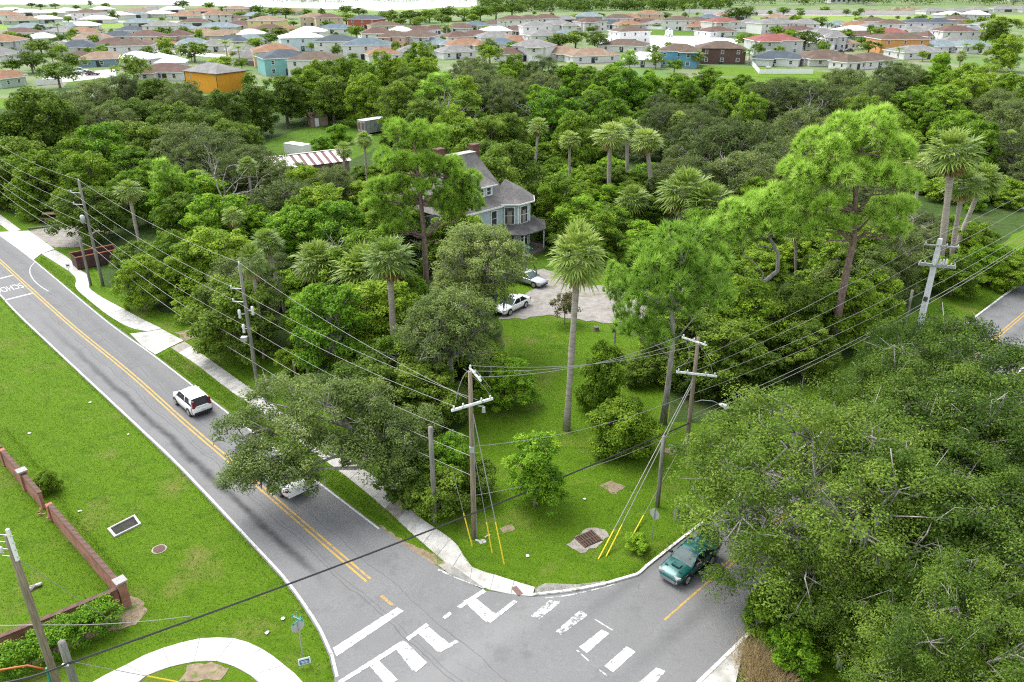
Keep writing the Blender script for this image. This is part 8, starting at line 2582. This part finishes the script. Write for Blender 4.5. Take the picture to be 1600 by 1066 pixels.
# the far wood at the horizon: one mass
rng = np.random.default_rng(31)
C, R = [], []
for _ in range(900):
    x = rng.uniform(430, 1640)
    y = rng.uniform(-8, 9) if x > 760 else rng.uniform(-6, 4)
    P = g(x, y)
    rr = rng.uniform(4, 8) * (P.y / 800) ** 0.4
    for k in range(3):
        C.append((P.x + rng.normal(0, rr * 0.6), P.y + rng.normal(0, rr * 0.6), rng.uniform(3, 11)))
        R.append(rr * rng.uniform(0.6, 1.0))
for _ in range(170):
    x = rng.uniform(760, 1140)
    P = g(x, rng.uniform(13, 19) - 4 * abs(x - 900) / 300)
    for k in range(4):
        C.append((P.x + rng.normal(0, 3), P.y + rng.normal(0, 3), rng.uniform(1.5, 8)))
        R.append(rng.uniform(2.0, 3.6))
V, t = clump_leaves(rng, np.array(C), np.array(R), 34, 1.7, 1.1, flat=0.8)
o = link('far_wood', np_mesh('far_wood', V, 4, 'leaf_dark', t))
struct(o, 'stuff')
# ------------------------------------------------------------------ labels that single out each wood tree, shrub and far house
LM = [('blue house', 780, 300), ('striped barn roof', 480, 245), ('white concrete pole', 1440, 420), ('tallest pine', 1330, 240), ('twisted pine', 1195, 370), ('trio of palms', 985, 215), ('big lawn palm', 905, 400), ('street lamp pole', 1075, 560),
      ('transformer can pole', 140, 330), ('switch gear pole', 380, 460), ('grey box trailer', 580, 195), ('orange house', 325, 115), ('teal house', 440, 95), ('dark brown house', 1127, 85), ('blue two-storey house', 1063, 85),
      ('patio garden fence', 1220, 105), ('round lawn', 1400, 65), ('board fence', 1575, 262), ('dumpster', 160, 400), ('big pine', 640, 250), ('pale pine', 690, 150), ('vine-wrapped palm', 836, 215),
      ('far pond', 1040, 60), ('maroon car', 145, 115), ('red-roofed grey house', 1210, 65), ('brick red house', 572, 35), ('yellow house', 417, 35), ('red-roofed white house', 1127, 35), ('pale blue house', 469, 60), ('pair of beige houses', 255, 60),
      ('top left corner', 0, 0), ('top right corner', 1600, 0), ('far lake', 560, 8), ('far field', 690, 14), ('low spreading tree', 225, 440), ('column-shaped tree', 525, 500), ('corner lawn', 850, 640), ('far cream roofs', 80, 18), ('building site', 1350, 20), ('white-roofed houses', 480, 45),
      ('sandy drive', 900, 470), ('right edge of the woods', 1600, 170), ('left edge of the woods', 0, 200), ('blue-grey two-storey house', 921, 30)]
ORD = ['', 'second', 'third', 'fourth', 'fifth', 'sixth', 'seventh', 'eighth', 'ninth', 'tenth', 'eleventh', 'twelfth', 'thirteenth', 'fourteenth', 'fifteenth', 'sixteenth', 'seventeenth', 'eighteenth', 'nineteenth', 'twentieth', 'twenty-first', 'twenty-second', 'twenty-third', 'twenty-fourth']


def side(dx, dy):
    if abs(dx) > abs(dy) * 1.3:
        return 'right of' if dx > 0 else 'left of'
    return 'below' if dy > 0 else 'above'


def auto_label(items, skip=()):
    """items: (object, description, x, y)"""
    used = {}
    for o, desc, x, y in items:
        c = min((m for m in LM if m[0] not in skip and (abs(m[1] - x) + abs(m[2] - y) > 14)), key=lambda m: (m[1] - x) ** 2 + 1.5 * (m[2] - y) ** 2)
        used.setdefault((desc, side(x - c[1], y - c[2]), c[0]), []).append(((x - c[1]) ** 2 + (y - c[2]) ** 2, o.name, o))
    for (desc, sd_, lm), lst in used.items():
        lst.sort(key=lambda q: q[:2])
        for i, (_, _, o) in enumerate(lst):
            if len(lst) == 1:
                o['label'] = f'{desc} {sd_} the {lm}'
            else:
                w = 'nearest' if i == 0 else f'{ORD[min(i, 23)]} nearest'
                o['label'] = f'{w} {desc} {sd_} the {lm}'


items = []
for o, key, h, lab, desc in TREES:
    if lab is None:
        x, y = pix((o.location.x, o.location.y, h * 0.75))
        items.append((o, desc, x, y))
auto_label(items)
hit = []
for o, r_, desc in HOUSE_RECS:
    special = {('o', 'gr'): 'orange two-storey house with grey hip roof rising behind the woods', ('k', 'br'): 'dark brown brick two-storey house with white windows before the pond', ('t', 'dg'): 'teal two-storey house with dark slate roof right of the orange house',
               ('r', 'dg'): 'brick red two-storey house with dark roof at the far tree belt', ('y', 'ta'): 'yellow two-storey house with tan roof at the far tree belt'}.get((r_['wl'], r_['rf']))
    if r_['wl'] == 'b' and r_['st'] == 2:
        special = 'blue two-storey house with brown roof beside the dark brown house'
    if special:
        o['label'] = special
    else:
        hit.append((o, desc, r_['x'], r_['y'] + 8))
auto_label(hit)
